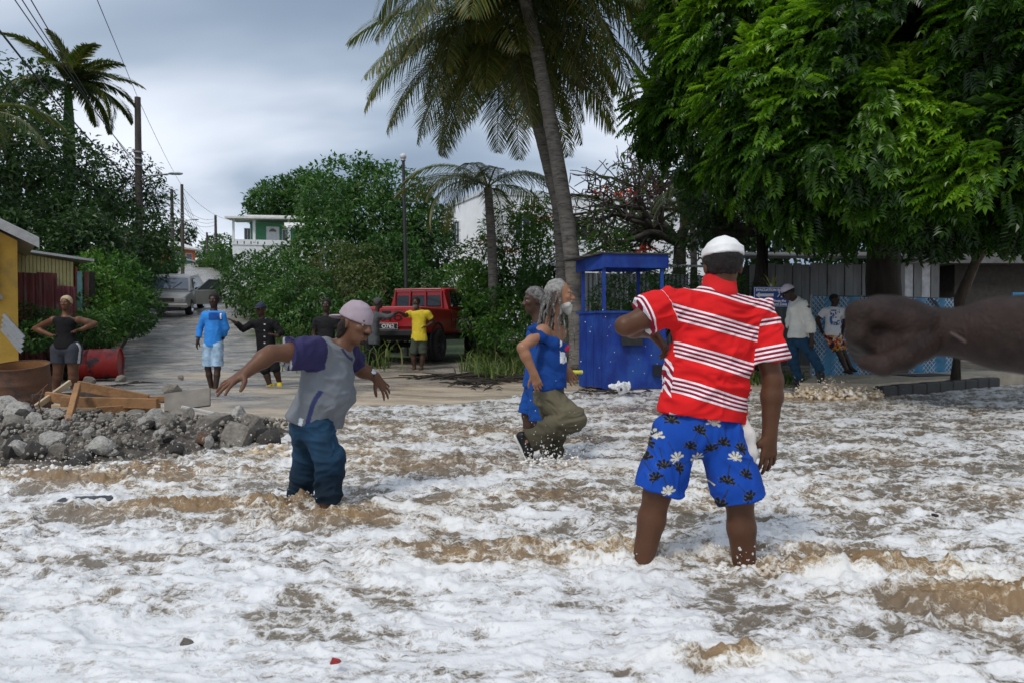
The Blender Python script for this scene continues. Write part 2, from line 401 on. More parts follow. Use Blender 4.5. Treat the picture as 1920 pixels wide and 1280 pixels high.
def grid_faces(nr, nc):
    i = np.arange(nr-1)[:,None]*nc + np.arange(nc-1)[None]
    return np.stack([i, i+1, i+nc+1, i+nc], -1).reshape(-1, 4)
ys = np.concatenate([[-60,-20,-6,0,2,3], np.linspace(3.5, 16, 190), np.linspace(16.1, 40, 150), 40*np.exp(np.linspace(.01, 3.2, 70))])
tt = np.linspace(-1, 1, 420); xs = 9*tt + 700*np.sign(tt)*np.abs(tt)**7
xs = xs - 3.0
X, Y = np.meshgrid(xs, ys)
Z = gz(X, Y)
near = sstep(40, 20, Y)
Z = Z + near*(.018*fbm2(X*.9, Y*.9, 4, 3) + .010*fbm2(X*5, Y*5, 3, 9))
lat = X - road_x(Y)
nb = fbm2(X*.7, Y*.7, 4, 21)
hw = np.where(Y < 18, 2.3 + (18-Y)*.55, 2.3)
road = sstep(.5, -.5, np.abs(lat) - hw + nb*1.3)
road = np.maximum(road, sstep(13.5, 12.5, Y + nb)*sstep(-8, -7, X)*sstep(5, 3.5, X)*.0)
sand = sstep(.28, -.1, (Y - yshore(X) - 3.8)/6 + nb*.6)*sstep(16, 13, Y)
sand = np.maximum(sand, .8*sstep(.05, .3, fbm2(X*.35+7, Y*.8, 4, 33))*sstep(18, 14, Y)*sstep(-9.5, -8, X))
gravel = sstep(-4.5, -2.5, X)*sstep(20, 17, Y)*sstep(.35, 0, sand)
grass = (1-road)*sstep(15, 18, Y+nb*2)*sstep(.2, -.2, gravel-.5)
grass = np.maximum(grass, sstep(-1.9, -2.6, lat + nb*.9)*sstep(12, 14, Y + nb))
grass = np.maximum(grass, sstep(2.2, 2.9, lat + nb*.9)*sstep(15.5, 17, Y)*sstep(-3.8,-4.8,X))
m = bpy.data.materials.new('ground'); m.use_nodes = True; nt = m.node_tree; b = nt.nodes['Principled BSDF']
geo = nn(nt, 'ShaderNodeTexCoord')
def NZ(sc, det=6, ro=.55, dist=0, src=None, stretch=None):
    n = nn(nt, 'ShaderNodeTexNoise'); n.inputs['Scale'].default_value = sc; n.inputs['Detail'].default_value = det; n.inputs['Roughness'].default_value = ro; n.inputs['Distortion'].default_value = dist
    s_ = src or geo.outputs['Object']
    if stretch:
        mp = nn(nt, 'ShaderNodeMapping'); mp.inputs['Scale'].default_value = stretch; lk(nt, s_, mp.inputs[0]); s_ = mp.outputs[0]
    lk(nt, s_, n.inputs['Vector']); return n.outputs['Fac']
def RAMP(src, stops):
    c = nn(nt, 'ShaderNodeValToRGB'); e = c.color_ramp.elements
    e[0].position, e[0].color = stops[0][0], (*stops[0][1], 1); e[1].position, e[1].color = stops[-1][0], (*stops[-1][1], 1)
    for p, q in stops[1:-1]: k = e.new(p); k.color = (*q, 1)
    lk(nt, src, c.inputs[0]); return c.outputs[0]
def MIX(f, a, c, mode='MIX'):
    x = nn(nt, 'ShaderNodeMixRGB', blend_type=mode)
    for i, s_ in enumerate((f, a, c)):
        if hasattr(s_, 'links') or hasattr(s_, 'is_linked'): lk(nt, s_, x.inputs[i])
        elif isinstance(s_, tuple): x.inputs[i].default_value = (*s_, 1)
        else: x.inputs[i].default_value = s_
    return x.outputs[0]
def ATT(n): return nn(nt, 'ShaderNodeAttribute', attribute_name=n).outputs['Fac']
def MATH(op, a, c=None):
    x = nn(nt, 'ShaderNodeMath', operation=op)
    for i, s_ in enumerate((a, c)):
        if s_ is None: continue
        if hasattr(s_, 'is_linked'): lk(nt, s_, x.inputs[i])
        else: x.inputs[i].default_value = s_
    return x.outputs[0]
asph = RAMP(NZ(1.6, 8, .65, .6, stretch=(1,2.2,1)), [(.34,(.11,.105,.10)),(.46,(.23,.22,.205)),(.58,(.37,.345,.31)),(.72,(.50,.45,.37))])
asph = MIX(.55, asph, RAMP(NZ(55, 4, .7), [(.35,(.25,.25,.25)),(.65,(1.25,1.22,1.18))]), 'MULTIPLY')
sandc = RAMP(NZ(1.3, 7, .6, .4, stretch=(.7,2.4,1)), [(.3,(.30,.235,.165)),(.5,(.47,.385,.285)),(.7,(.58,.49,.375))])
sandc = MIX(.35, sandc, RAMP(NZ(90, 3), [(.3,(.5,.5,.5)),(.7,(1.2,1.2,1.2))]), 'MULTIPLY')
grav = MIX(.8, RAMP(NZ(1.2, 5), [(.3,(.16,.14,.12)),(.7,(.38,.34,.29))]), RAMP(NZ(28, 5, .75), [(.34,(.22,.21,.2)),(.52,(.9,.88,.85)),(.68,(1.7,1.65,1.55))]), 'MULTIPLY')
grsc = RAMP(NZ(9, 6), [(.3,(.02,.03,.012)),(.6,(.05,.085,.022)),(.8,(.13,.12,.05))])
c = MIX(ATT('road'), grav, asph); c = MIX(ATT('gravel'), c, grav); c = MIX(ATT('sand'), c, sandc); c = MIX(ATT('grass'), c, grsc)
lk(nt, c, b.inputs['Base Color'])
wet = NZ(.75, 5, .5, .5, stretch=(.7,1.8,1))
rr = RAMP(wet, [(.42,(.16,.16,.16)),(.52,(.5,.5,.5)),(.66,(.85,.85,.85))]); lk(nt, MIX(ATT('grass'), rr, (.9,.9,.9)), b.inputs['Roughness'])
bp = nn(nt, 'ShaderNodeBump'); bp.inputs['Strength'].default_value = .55; bp.inputs['Distance'].default_value = .03
lk(nt, MATH('ADD', MATH('MULTIPLY', NZ(30, 5, .7), .7), NZ(6, 4)), bp.inputs['Height']); lk(nt, bp.outputs[0], b.inputs['Normal'])
g = put('ground', np.stack([X,Y,Z], -1).reshape(-1,3), grid_faces(*X.shape), m, smooth=True, attrs=dict(road=road.ravel(), sand=sand.ravel(), gravel=gravel.ravel(), grass=grass.ravel()))
tag(g, kind='structure')

# ------------------------------------------------------------------ surging sea water with foam
def pxy(px, py, z=0.0):
    u, v = (px-960)/FPX, (640-py)/FPX
    d = (z - CAM_H)/(-SP_ + v*CP); return u*d, (CP+v*SP_)*d
NR, NC = 620, 1000
q = np.linspace(0, 1, NR-4)
yy = 1.0/(1/.95*(1-q) + q/19.0)
yy = np.concatenate([[-40,-12,-3,.2], yy])
tx = np.linspace(-1, 1, NC)
half = np.where(yy < 1, 1.7 + np.abs(yy-1)*1.2, 1.0 + .84*yy)
X = half[:,None]*tx[None]; Y = np.repeat(yy[:,None], NC, 1)
X = X + 0.0
wx = X + .16*fbm2(X*1.5, Y*1.5, 3, 71); wy = Y + .16*fbm2(X*1.5+31, Y*1.5, 3, 72)
# where the water boils brown: photo pixels of the churned places, radius in metres
churn = np.zeros_like(X)
for px, py, rx, ry, a in [(430,952,.75,.17,1),(600,975,.5,.14,.8),(120,905,.8,.2,.9),(300,890,.9,.22,.9),(650,850,.6,.25,.5),(1080,1040,.62,.14,1),(1230,1045,.4,.10,.8),(1650,1075,.55,.13,1),(1850,1120,.5,.16,.9),(1450,1040,.5,.12,.5),
                          (760,870,1.2,.4,.45),(900,810,1.6,.8,.45),(640,800,.9,.6,.5),(1130,770,1.2,.7,.35),(1560,745,1.2,.5,1.),(1320,770,1.2,.6,.35),(1370,1230,.25,.07,.8),(500,860,.7,.4,.5),(1000,930,.6,.2,.45),(1380,930,.6,.3,.3)]:
    cx, cy = pxy(px, py)
    churn = np.maximum(churn, a*np.exp(-(((X-cx)/rx)**2 + ((Y-cy)/ry)**2)))
churn = churn*(.55 + .75*np.clip(.5+fbm2(wx*3, wy*4.5, 3, 5), 0, 1))
roll = fbm2(wx*.8, wy*1.6, 3, 51)
rid = 1 - np.abs(fbm2(wx*1.9, wy*4.0, 4, 52))*2.2
rid2 = 1 - np.abs(noise2(wx*4.5, wy*8, 53))*1.6
bil = np.abs(noise2(wx*6, wy*9, 54)) + .55*np.abs(noise2(wx*14, wy*19, 55)) + .32*np.abs(noise2(wx*32, wy*38, 56))
fine = fbm2(wx*16, wy*22, 3, 57)
calm = sstep(2.0, .2, X)*sstep(3.4, 2.2, Y)            # smoother carpet of foam close by
far = sstep(6, 12, Y)
H = .030*roll + (.032*rid**2 + .016*rid2**2)*(1-.5*calm) + churn*(.035 + .060*bil) + .006*fine
H = H + .022*(1-.7*calm)*np.clip(bil-.25, 0, 1)
H = H*(1-.35*far) - .03
# foam cover: thick mats, torn holes, drawn-out streaks and a lace of thin lines
ux_ = X + .30*fbm2(X*.9, Y*1.3, 3, 171) ; uy_ = Y + .22*fbm2(X*.9+9, Y*1.3, 3, 172)
st = fbm2(ux_*.9, uy_*2.2, 5, 81, .58)
hol = fbm2(ux_*3.4, uy_*5.6, 5, 82, .58)
str2 = fbm2(ux_*2.2+.9*uy_, uy_*13, 4, 83, .6)
vx_ = wx + .05*noise2(X*9, Y*11, 86); vy_ = wy + .05*noise2(X*9+3, Y*11, 87)
lace = sstep(.72, .98, 1-np.abs(noise2(vx_*5.5, vy_*8.5, 84))) ; lace2 = sstep(.70, .98, 1-np.abs(noise2(vx_*12+5, vy_*17, 85)))
right = sstep(.6, 3.0, X)*sstep(3.2, 5.5, Y)
f = .25 + 1.05*st + 1.00*hol + .55*str2*(1-.6*calm) + .20*(rid-.5) + .40*calm - .16*right - .46*churn
base = sstep(-.25, .85, f)
foam = np.clip(base + (.30*lace+.20*lace2)*(1-base)*(1-.5*churn), 0, 1)
lacy = lace*2-1
sed = np.clip(churn*1.2 + .8*np.clip(fbm2(wx*1.1, wy*1.8, 3, 91)+.10, 0, 1)*(1-calm), 0, 1)
H = H + .012*foam
shore = Y - yshore(X)
H = np.where(shore > -.6, H*(1-.55*sstep(-.6, .5, shore)) + .03*sstep(-.6,.3,shore), H)
H = H + sstep(-1,.4,shore)*.025*(fbm2(X*2.2, Y*2.2, 3, 99)) - .10*sstep(.35, 1.3, shore + .9*fbm2(X*.8, 0*Y, 3, 97) + .25*fbm2(X*3, Y*3, 2, 98))
foam = np.maximum(foam, .9*sstep(-.5, 0, shore)*sstep(-.3,.25, hol+.2*lacy))
m = bpy.data.materials.new('foamy_water'); m.use_nodes = True; nt = m.node_tree; b = nt.nodes['Principled BSDF']
geo = nn(nt, 'ShaderNodeTexCoord')
FO = ATT('foam'); SE = ATT('sed')
vor = nn(nt, 'ShaderNodeTexVoronoi'); vor.inputs['Scale'].default_value = 75; lk(nt, geo.outputs['Object'], vor.inputs['Vector'])
vor2 = nn(nt, 'ShaderNodeTexVoronoi'); vor2.inputs['Scale'].default_value = 190; lk(nt, geo.outputs['Object'], vor2.inputs['Vector'])
fine_n = NZ(60, 6, .7)
wn = nn(nt, 'ShaderNodeTexNoise'); wn.inputs['Scale'].default_value = 3.2; wn.inputs['Detail'].default_value = 5; wn.inputs['Roughness'].default_value = .6; lk(nt, geo.outputs['Object'], wn.inputs['Vector'])
wsub = nn(nt, 'ShaderNodeVectorMath', operation='SUBTRACT'); lk(nt, wn.outputs['Color'], wsub.inputs[0]); wsub.inputs[1].default_value = (.5,.5,.5)
wsc = nn(nt, 'ShaderNodeVectorMath', operation='SCALE'); wsc.inputs['Scale'].default_value = .42; lk(nt, wsub.outputs[0], wsc.inputs[0])
wad = nn(nt, 'ShaderNodeVectorMath', operation='ADD'); lk(nt, geo.outputs['Object'], wad.inputs[0]); lk(nt, wsc.outputs[0], wad.inputs[1])
def LACE(sc, width, stretch):
    mp = nn(nt, 'ShaderNodeMapping'); mp.inputs['Scale'].default_value = stretch; lk(nt, wad.outputs[0], mp.inputs[0])
    vv = nn(nt, 'ShaderNodeTexVoronoi', feature='DISTANCE_TO_EDGE'); vv.inputs['Scale'].default_value = sc; lk(nt, mp.outputs[0], vv.inputs['Vector'])
    r_ = nn(nt, 'ShaderNodeMapRange', interpolation_type='SMOOTHSTEP'); r_.inputs['From Min'].default_value = 0; r_.inputs['From Max'].default_value = width; r_.inputs['To Min'].default_value = 1; r_.inputs['To Max'].default_value = 0; lk(nt, vv.outputs['Distance'], r_.inputs['Value']); return r_.outputs[0]
l1 = LACE(4.5, .20, (.8,1.6,1)); l2 = LACE(13, .22, (.8,1.5,1)); l3 = LACE(38, .24, (1,1.3,1))
mid_n = NZ(11, 7, .68, .8, stretch=(.8,1.6,1))
fo2 = MATH('ADD', FO, MATH('MULTIPLY', MATH('SUBTRACT', l1, .35), .26)); fo2 = MATH('ADD', fo2, MATH('MULTIPLY', MATH('SUBTRACT', l2, .4), .30)); fo2 = MATH('ADD', fo2, MATH('MULTIPLY', MATH('SUBTRACT', l3, .4), .22))
fo2 = MATH('ADD', fo2, MATH('MULTIPLY', MATH('SUBTRACT', mid_n, .5), 1.15)); fo2 = MATH('ADD', fo2, MATH('MULTIPLY', MATH('SUBTRACT', fine_n, .5), .5))
fr = nn(nt, 'ShaderNodeMapRange'); fr.inputs['From Min'].default_value = .22; fr.inputs['From Max'].default_value = .92; lk(nt, fo2, fr.inputs['Value'])
clean = RAMP(fr.outputs[0], [(0,(.16,.135,.105)),(.18,(.23,.205,.17)),(.38,(.40,.375,.335)),(.58,(.57,.555,.53)),(.8,(.645,.64,.635)),(1,(.72,.725,.73))])
muddy = RAMP(fr.outputs[0], [(0,(.24,.155,.08)),(.25,(.33,.23,.13)),(.5,(.46,.37,.255)),(.75,(.62,.56,.46)),(1,(.75,.73,.68))])
c1 = MIX(SE, clean, muddy)
bub = RAMP(vor2.outputs['Distance'], [(.06,(.70,.68,.65)),(.28,(1,1,1))])
c1 = MIX(.4, c1, bub, 'MULTIPLY')
lk(nt, c1, b.inputs['Base Color'])
rg = nn(nt, 'ShaderNodeMapRange'); rg.inputs['To Min'].default_value = .10; rg.inputs['To Max'].default_value = .45; lk(nt, fr.outputs[0], rg.inputs['Value']); lk(nt, rg.outputs[0], b.inputs['Roughness'])
b.inputs['IOR'].default_value = 1.33; b.inputs['Subsurface Weight'].default_value = .0
bp = nn(nt, 'ShaderNodeBump'); bp.inputs['Strength'].default_value = .55; bp.inputs['Distance'].default_value = .010
lk(nt, MATH('ADD', MATH('MULTIPLY', fine_n, .6), MATH('MULTIPLY', fr.outputs[0], 1.2)), bp.inputs['Height']); lk(nt, bp.outputs[0], b.inputs['Normal'])
wat = put('water', np.stack([X,Y,H], -1).reshape(-1,3), grid_faces(NR, NC), m, smooth=True, attrs=dict(foam=foam.ravel(), sed=sed.ravel()))
tag(wat, kind='structure')
WATERMAT = m
def spray_mat():
    m = bpy.data.materials.new('spray'); m.use_nodes = True; b = m.node_tree.nodes['Principled BSDF']
    b.inputs['Base Color'].default_value = (.8,.79,.77,1); b.inputs['Roughness'].default_value = .12; b.inputs['IOR'].default_value = 1.33; b.inputs['Transmission Weight'].default_value = .45
    return m
SPRAY = spray_mat()
FROTH = pmat('froth', (.80,.775,.73), .3, .2, 14, .4, 90, col2=(.42,.31,.19), c2=(.5,.66), c2scale=5)
FROTHB = pmat('froth_brown', (.52,.41,.27), .3, .3, 14, .4, 90, col2=(.82,.79,.74), c2=(.5,.62), c2scale=7)
# ================================================================== buildings
WHITEP = pmat('white_paint', (.72,.73,.74), .7, .12, 3, .1, 40, col2=(.42,.41,.38), c2=(.6,.85), c2scale=2)
ROOFM = pmat('galvanised_roof', (.50,.50,.51), .45, .2, 3, .1, 30, col2=(.22,.17,.13), c2=(.6,.8), c2scale=3, metal=.1)
ROOFW = pmat('white_roof', (.68,.66,.63), .5, .15, 3, .1, 30, col2=(.35,.28,.22), c2=(.58,.8), c2scale=2)
GLASS = pmat('window_glass', (.02,.025,.03), .08, .2, 2, 0, spec=.6)
YELW = pmat('yellow_wall', (.50,.30,.055), .85, .18, 3, .3, 30, col2=(.16,.13,.085), c2=(.52,.78), c2scale=1.6)
CREAM = pmat('cream_wall', (.62,.52,.33), .8, .15, 3, .2, 30, col2=(.3,.26,.18), c2=(.6,.8), c2scale=2)
GREENW = pmat('green_wall', (.10,.30,.16), .8, .12, 3, .1, 30)
ORANGE = pmat('orange_wall', (.72,.17,.075), .8, .12, 3, .1, 30)
REDW = pmat('red_brown_wall', (.28,.055,.035), .8, .2, 3, .1, 30)
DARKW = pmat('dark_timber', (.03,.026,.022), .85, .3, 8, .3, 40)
GREYB = pmat('grey_boards', (.21,.215,.215), .75, .22, 2, .2, 40, col2=(.085,.085,.08), c2=(.55,.75), c2scale=2.5, stretch=(3,3,.5))
PALEY = pmat('pale_yellow_boards', (.50,.44,.20), .8, .2, 3, .2, 40, col2=(.18,.17,.11), c2=(.55,.75), c2scale=3)
RUSTR = pmat('red_rusted_sheet', (.13,.035,.035), .6, .25, 4, .2, 40, col2=(.13,.11,.10), c2=(.5,.68), c2scale=3, stretch=(3,3,.6))
GALV = pmat('grey_galvanised', (.34,.35,.36), .45, .25, 5, .2, 40, col2=(.12,.07,.04), c2=(.6,.75), c2scale=5, metal=.3)
CONC = pmat('concrete', (.36,.33,.28), .9, .2, 3, .5, 40, col2=(.15,.13,.11), c2=(.5,.75), c2scale=2.5)
def basis(a, b):
    """local frame of a wall running from a to b (xy): x along, y = into the building, z up"""
    a = V(a[0],a[1],0); b = V(b[0],b[1],0); x = unit(b-a); y = np.cross(V(0,0,1), x); return x, y
def window(root, p0, x, y, w_, h_, fr=.05, mat=None, bars=1, frame=None):
    """p0 lower-left on the wall face; pane recessed, frame proud"""
    mb = MB(); c = p0 + x*w_/2 + V(0,0,h_/2); Rm = np.stack([x,y,V(0,0,1)],1)
    for sx in (-1,1): mb.box(c + x*sx*(w_/2), (fr,.10,h_+fr), Rm)
    for sz in (-1,1): mb.box(c + V(0,0,sz*h_/2), (w_-fr,.098,fr), Rm)
    for k in range(bars): mb.box(c + x*(-w_/2 + w_*(k+1)/(bars+1)), (fr*.6,.08,h_-fr), Rm)
    f = mb.build('window', frame or WHITEP, root); m2 = MB(); m2.box(c + y*.0, (w_-fr, .03, h_-fr), Rm); m2.build('pane', mat or GLASS, f); return f
def corr_sheet(mb, p0, x, z, w_, h_, amp=.018, pitch=.09, n=None):
    """corrugated sheet: corrugations run along z"""
    n = n or max(int(w_/pitch)*4, 8); nrm = unit(np.cross(x, z)); t = np.linspace(0, w_, n+1)
    a = [p0 + x*u + nrm*amp*math.sin(u/pitch*2*math.pi) for u in t]; b = [q + z*h_ for q in a]
    v = a + b + [q - nrm*.004 for q in a] + [q - nrm*.004 for q in b]; m = n+1
    f = [(i,i+1,m+i+1,m+i) for i in range(n)] + [(2*m+i+1,2*m+i,3*m+i,3*m+i+1) for i in range(n)] + [(m+i,m+i+1,3*m+i+1,3*m+i) for i in range(n)] + [(i+1,i,2*m+i,2*m+i+1) for i in range(n)]
    return mb.add(v, f)

# --- yellow cottage at the left edge
def yellow_house():
    a = P(34,600,12.3); gzv = gz1(a[0],a[1])-.3
    r = thing('cottage', 'yellow rendered cottage with louvred window beside the corrugated fence', 'house', (a[0], a[1], gzv))
    top = P(34,452,12.3)[2]; A = V(a[0],a[1],0); sd = unit(V(-.80,1,0)); fr = unit(V(-1,-.80,0))     # side wall recedes along the line of sight
    mb = MB(); mb.slab([A+V(0,0,gzv), A+sd*4.8+V(0,0,gzv), A+sd*4.8+fr*4+V(0,0,gzv), A+fr*4+V(0,0,gzv)], V(0,0,top-gzv)); mb.build('wall', YELW, r)
    zr = 1.15; mid = fr*2.0; e0 = A - fr*.30 - sd*.35 + V(0,0,top-.02); rd = A + mid - sd*.35 + V(0,0,top+zr); e1 = A + fr*4.3 - sd*.35 + V(0,0,top-.02)
    for q in (e0, e1): mb = MB(); mb.slab([q, rd, rd+V(0,0,.07), q+V(0,0,.07)], sd*5.5); rf = mb.build('roof', ROOFM, r)
    wm = pmat('weathered_white', (.42,.42,.42), .8, .2, 6, .2, col2=(.15,.13,.11), c2=(.5,.7), c2scale=6)
    for q in (e0, e1): mb = MB(); mb.slab([q-sd*.03+V(0,0,.05), rd-sd*.03+V(0,0,.05), rd-sd*.03-V(0,0,.12), q-sd*.03-V(0,0,.12)], sd*.026); mb.build('fascia', wm, rf)
    mb = MB(); mb.slab([A+V(0,0,top), A+fr*4+V(0,0,top), A+mid+V(0,0,top+zr-.02)], sd*.12); mb.build('gable', YELW, r)
    w0 = A + fr*.28 - sd*.02; zb = P(14,552,12.1)[2]; hz = P(14,452,12.1)[2]-zb; Rm = np.stack([fr,sd,V(0,0,1)],1)
    mb = MB(); mb.box(w0+fr*.5+V(0,0,zb-.05)-sd*.04, (1.12,.16,.09), Rm); fs = mb.build('window_sill', CONC, r)
    mb = MB(); mb.box(w0+fr*.5+V(0,0,zb+hz/2)+sd*.01, (1.0,.04,hz), Rm); mb.build('window', DARKW, r)
    for k in range(4): mb = MB(); mb.box(w0+fr*.5+V(0,0,zb+hz*(k+.55)/4)-sd*.10, (1.0,.014,hz/4*.98), Rm @ euler(-.55,0,0)); mb.build('louvre', pmat('louvre_glass', (.11,.14,.17), .25, .2, 4, .05), fs)
yellow_house()
# --- pale shed behind with mono-pitch roof
def pale_shed():
    a, b = P(34,560,14.6), P(139,560,15.4); x, y = basis(a, b); L = np.linalg.norm((b-a)[:2]); g = gz1(a[0],a[1])-.2
    za, zb = P(34,474,14.6)[2], P(139,492,15.4)[2]
    r = thing('shed', 'pale yellow boarded shed with sloping tin roof behind the rusty fence', 'shed', (a[0],a[1],g))
    n = 15
    for k in range(n):
        u0, u1 = k/n, (k+1)/n; mb = MB(); p0 = V(*a[:2],0)+x*L*u0; p1 = V(*a[:2],0)+x*(L*u1-.012)
        mb.slab([V(p0[0],p0[1],g), V(p1[0],p1[1],g), V(p1[0],p1[1],za+(zb-za)*u1), V(p0[0],p0[1],za+(zb-za)*u0)], y*.03); mb.build('board', PALEY, r)
    mb = MB(); mb.slab([V(*a[:2],za+.03)-y*.2-x*.05, V(*b[:2],zb+.03)-y*.2+x*.35, V(*b[:2],zb+.03)+y*2.4+x*.35, V(*a[:2],za+.03)+y*2.4-x*.05], V(0,0,.05)); mb.build('roof', ROOFM, r)
    mb = MB(); pb = V(*b[:2],0); mb.box(pb + x*.05 + y*1.2 + V(0,0,(g+zb)/2-.05), (.04,2.4,zb-g-.1), np.stack([x,y,V(0,0,1)],1)); mb.build('side_wall', REDW, r)
    for k, (o, m_) in enumerate(((.10, pmat('teal_plank',(.16,.30,.30),.8)), (.24, RUSTR), (.36, DARKW))):
        mb = MB(); mb.box(pb + x*o - y*.03 + V(0,0,(g+zb)/2-.1), (.10,.04,zb-g-.2), np.stack([x,y,V(0,0,1)],1)); mb.build('corner_post', m_, r)
pale_shed()
def rusty_fence():
    a, b = P(33,600,13.6), P(140,600,14.3); x, y = basis(a, b); L = np.linalg.norm((b-a)[:2]); g = gz1(a[0],a[1])-.15; top = P(80,512,14)[2]
    r = thing('sheet_fence', 'fence of upright rusty red corrugated sheets under the pale shed', 'fence', (a[0],a[1],g)); n = 3
    for k in range(n):
        mb = MB(); dz = (-.02,.0,-.26)[k]; corr_sheet(mb, V(a[0],a[1],g)+x*(L*k/n)-y*.01*k, x, V(0,0,1), L/n+.02, top-g+dz, .02, .10); mb.build('corrugated_sheet', (RUSTR, RUSTR, pmat('maroon_sheet',(.15,.04,.05),.6,.2,4,.1,40,col2=(.2,.17,.15),c2=(.55,.7),c2scale=4))[k], r, True)
rusty_fence()
def loose_sheet():
    p = P(20,655,11.0); r = put_sheet(p)
def put_sheet(p):
    mb = MB(); a = P(40,664,10.9); b = P(4,622,11.3); zdir = unit(b-a); xd = unit(np.cross(zdir, V(.3,1,.2))); xd = xd if xd[0] > 0 else -xd
    corr_sheet(mb, a, xd, zdir, .34, np.linalg.norm(b-a)*1.05, .02, .085); o = mb.build('corrugated_sheet', pmat('weathered_sheet',(.17,.19,.21),.5,.3,6,.2,col2=(.08,.06,.05),c2=(.5,.7),c2scale=6), None, True); return tag(o, 'loose grey corrugated sheet leaning at the foot of the yellow cottage', 'metal sheet')
loose_sheet()

def house(name, label, a, b, depth, zb, zt, mat, roofm, ov=.4, rise=.9, wins=(), hip=True, bars=1):
    x, y = basis(a, b); L = np.linalg.norm((np.asarray(b)-np.asarray(a))[:2]); A = V(a[0],a[1],0); Rm = np.stack([x,y,V(0,0,1)],1)
    r = thing(name, label, 'house', (a[0],a[1],zb))
    mb = MB(); mb.box(A + x*L/2 + y*depth/2 + V(0,0,(zb+zt)/2), (L,depth,zt-zb), Rm); mb.build('wall', mat, r)
    c = [A - x*ov - y*ov, A + x*(L+ov) - y*ov, A + x*(L+ov) + y*(depth+ov), A - x*ov + y*(depth+ov)]; c = [q + V(0,0,zt) for q in c]
    m = min(L, depth)/2 if hip else 0
    if L >= depth: r0, r1 = A + x*m + y*depth/2 + V(0,0,zt+rise), A + x*(L-m) + y*depth/2 + V(0,0,zt+rise)
    else: r0, r1 = A + x*L/2 + y*m + V(0,0,zt+rise), A + x*L/2 + y*(depth-m) + V(0,0,zt+rise)
    mb = MB()
    lo = [q - V(0,0,.16) for q in c]
    v = c + [r0, r1] + lo
    if L >= depth: f = [(0,1,5,4),(1,2,5),(2,3,4,5),(3,0,4)]
    else: f = [(0,1,4),(1,2,5,4),(2,3,5),(3,0,4,5)]
    f += [(0,6,7,1),(1,7,8,2),(2,8,9,3),(3,9,6,0),(6,9,8,7)]
    mb.add(v, f); mb.build('roof', roofm, r)
    for (u, z, w_, h_) in wins: window(r, A + x*u - y*.03 + V(0,0,z), x, y, w_, h_, bars=bars)
    return r, A, x, y, L
# --- distant houses up the hill
def far_houses():
    d = 74; a, b = P(318,470,d), P(366,470,d+3); zb, zt = P(330,512,d)[2]-1, P(330,462,d)[2]
    house('house', 'orange house with white hipped roof at the top of the road', a, b, 6, zb, zt, ORANGE, ROOFW, .5, 1.0, [(.4,zt-1.5,.9,1.0),(2.05,zt-1.45,.75,.9)], bars=2)
    d = 66; a, b = P(268,470,d), P(302,470,d+2); zb, zt = P(290,512,d)[2]-2, P(290,447,d)[2]
    house('house', 'dark red house with rusty gable half hidden by trees up the road', a, b, 6, zb, zt, REDW, pmat('rust_roof',(.30,.16,.13),.6), .5, .9, [(.3,zt-1.6,.7,1.1)], hip=False)
    d = 82; a, b = P(350,495,d), P(408,495,d+1); zb, zt = P(370,512,d)[2]-.8, P(370,487,d)[2]
    r, A, x, y, L = house('house', 'low white bungalow with pale roof below the orange house', a, b, 5, zb, zt, WHITEP, ROOFW, .5, .5, [(.6,zb+1.0,.8,.8),(2.4,zb+1.0,.7,.8)])
    d = 71; a, b = P(326,495,d), P(346,495,d); zb, zt = P(330,512,d)[2]-.8, P(330,485,d)[2]
    house('kiosk_hut', 'little green and red hut in front of the orange house', a, b, 2, zb, zt, pmat('hut_green',(.12,.3,.2),.8), ROOFW, .2, .15, [(.5,zb+.4,.35,1.2)])
far_houses()
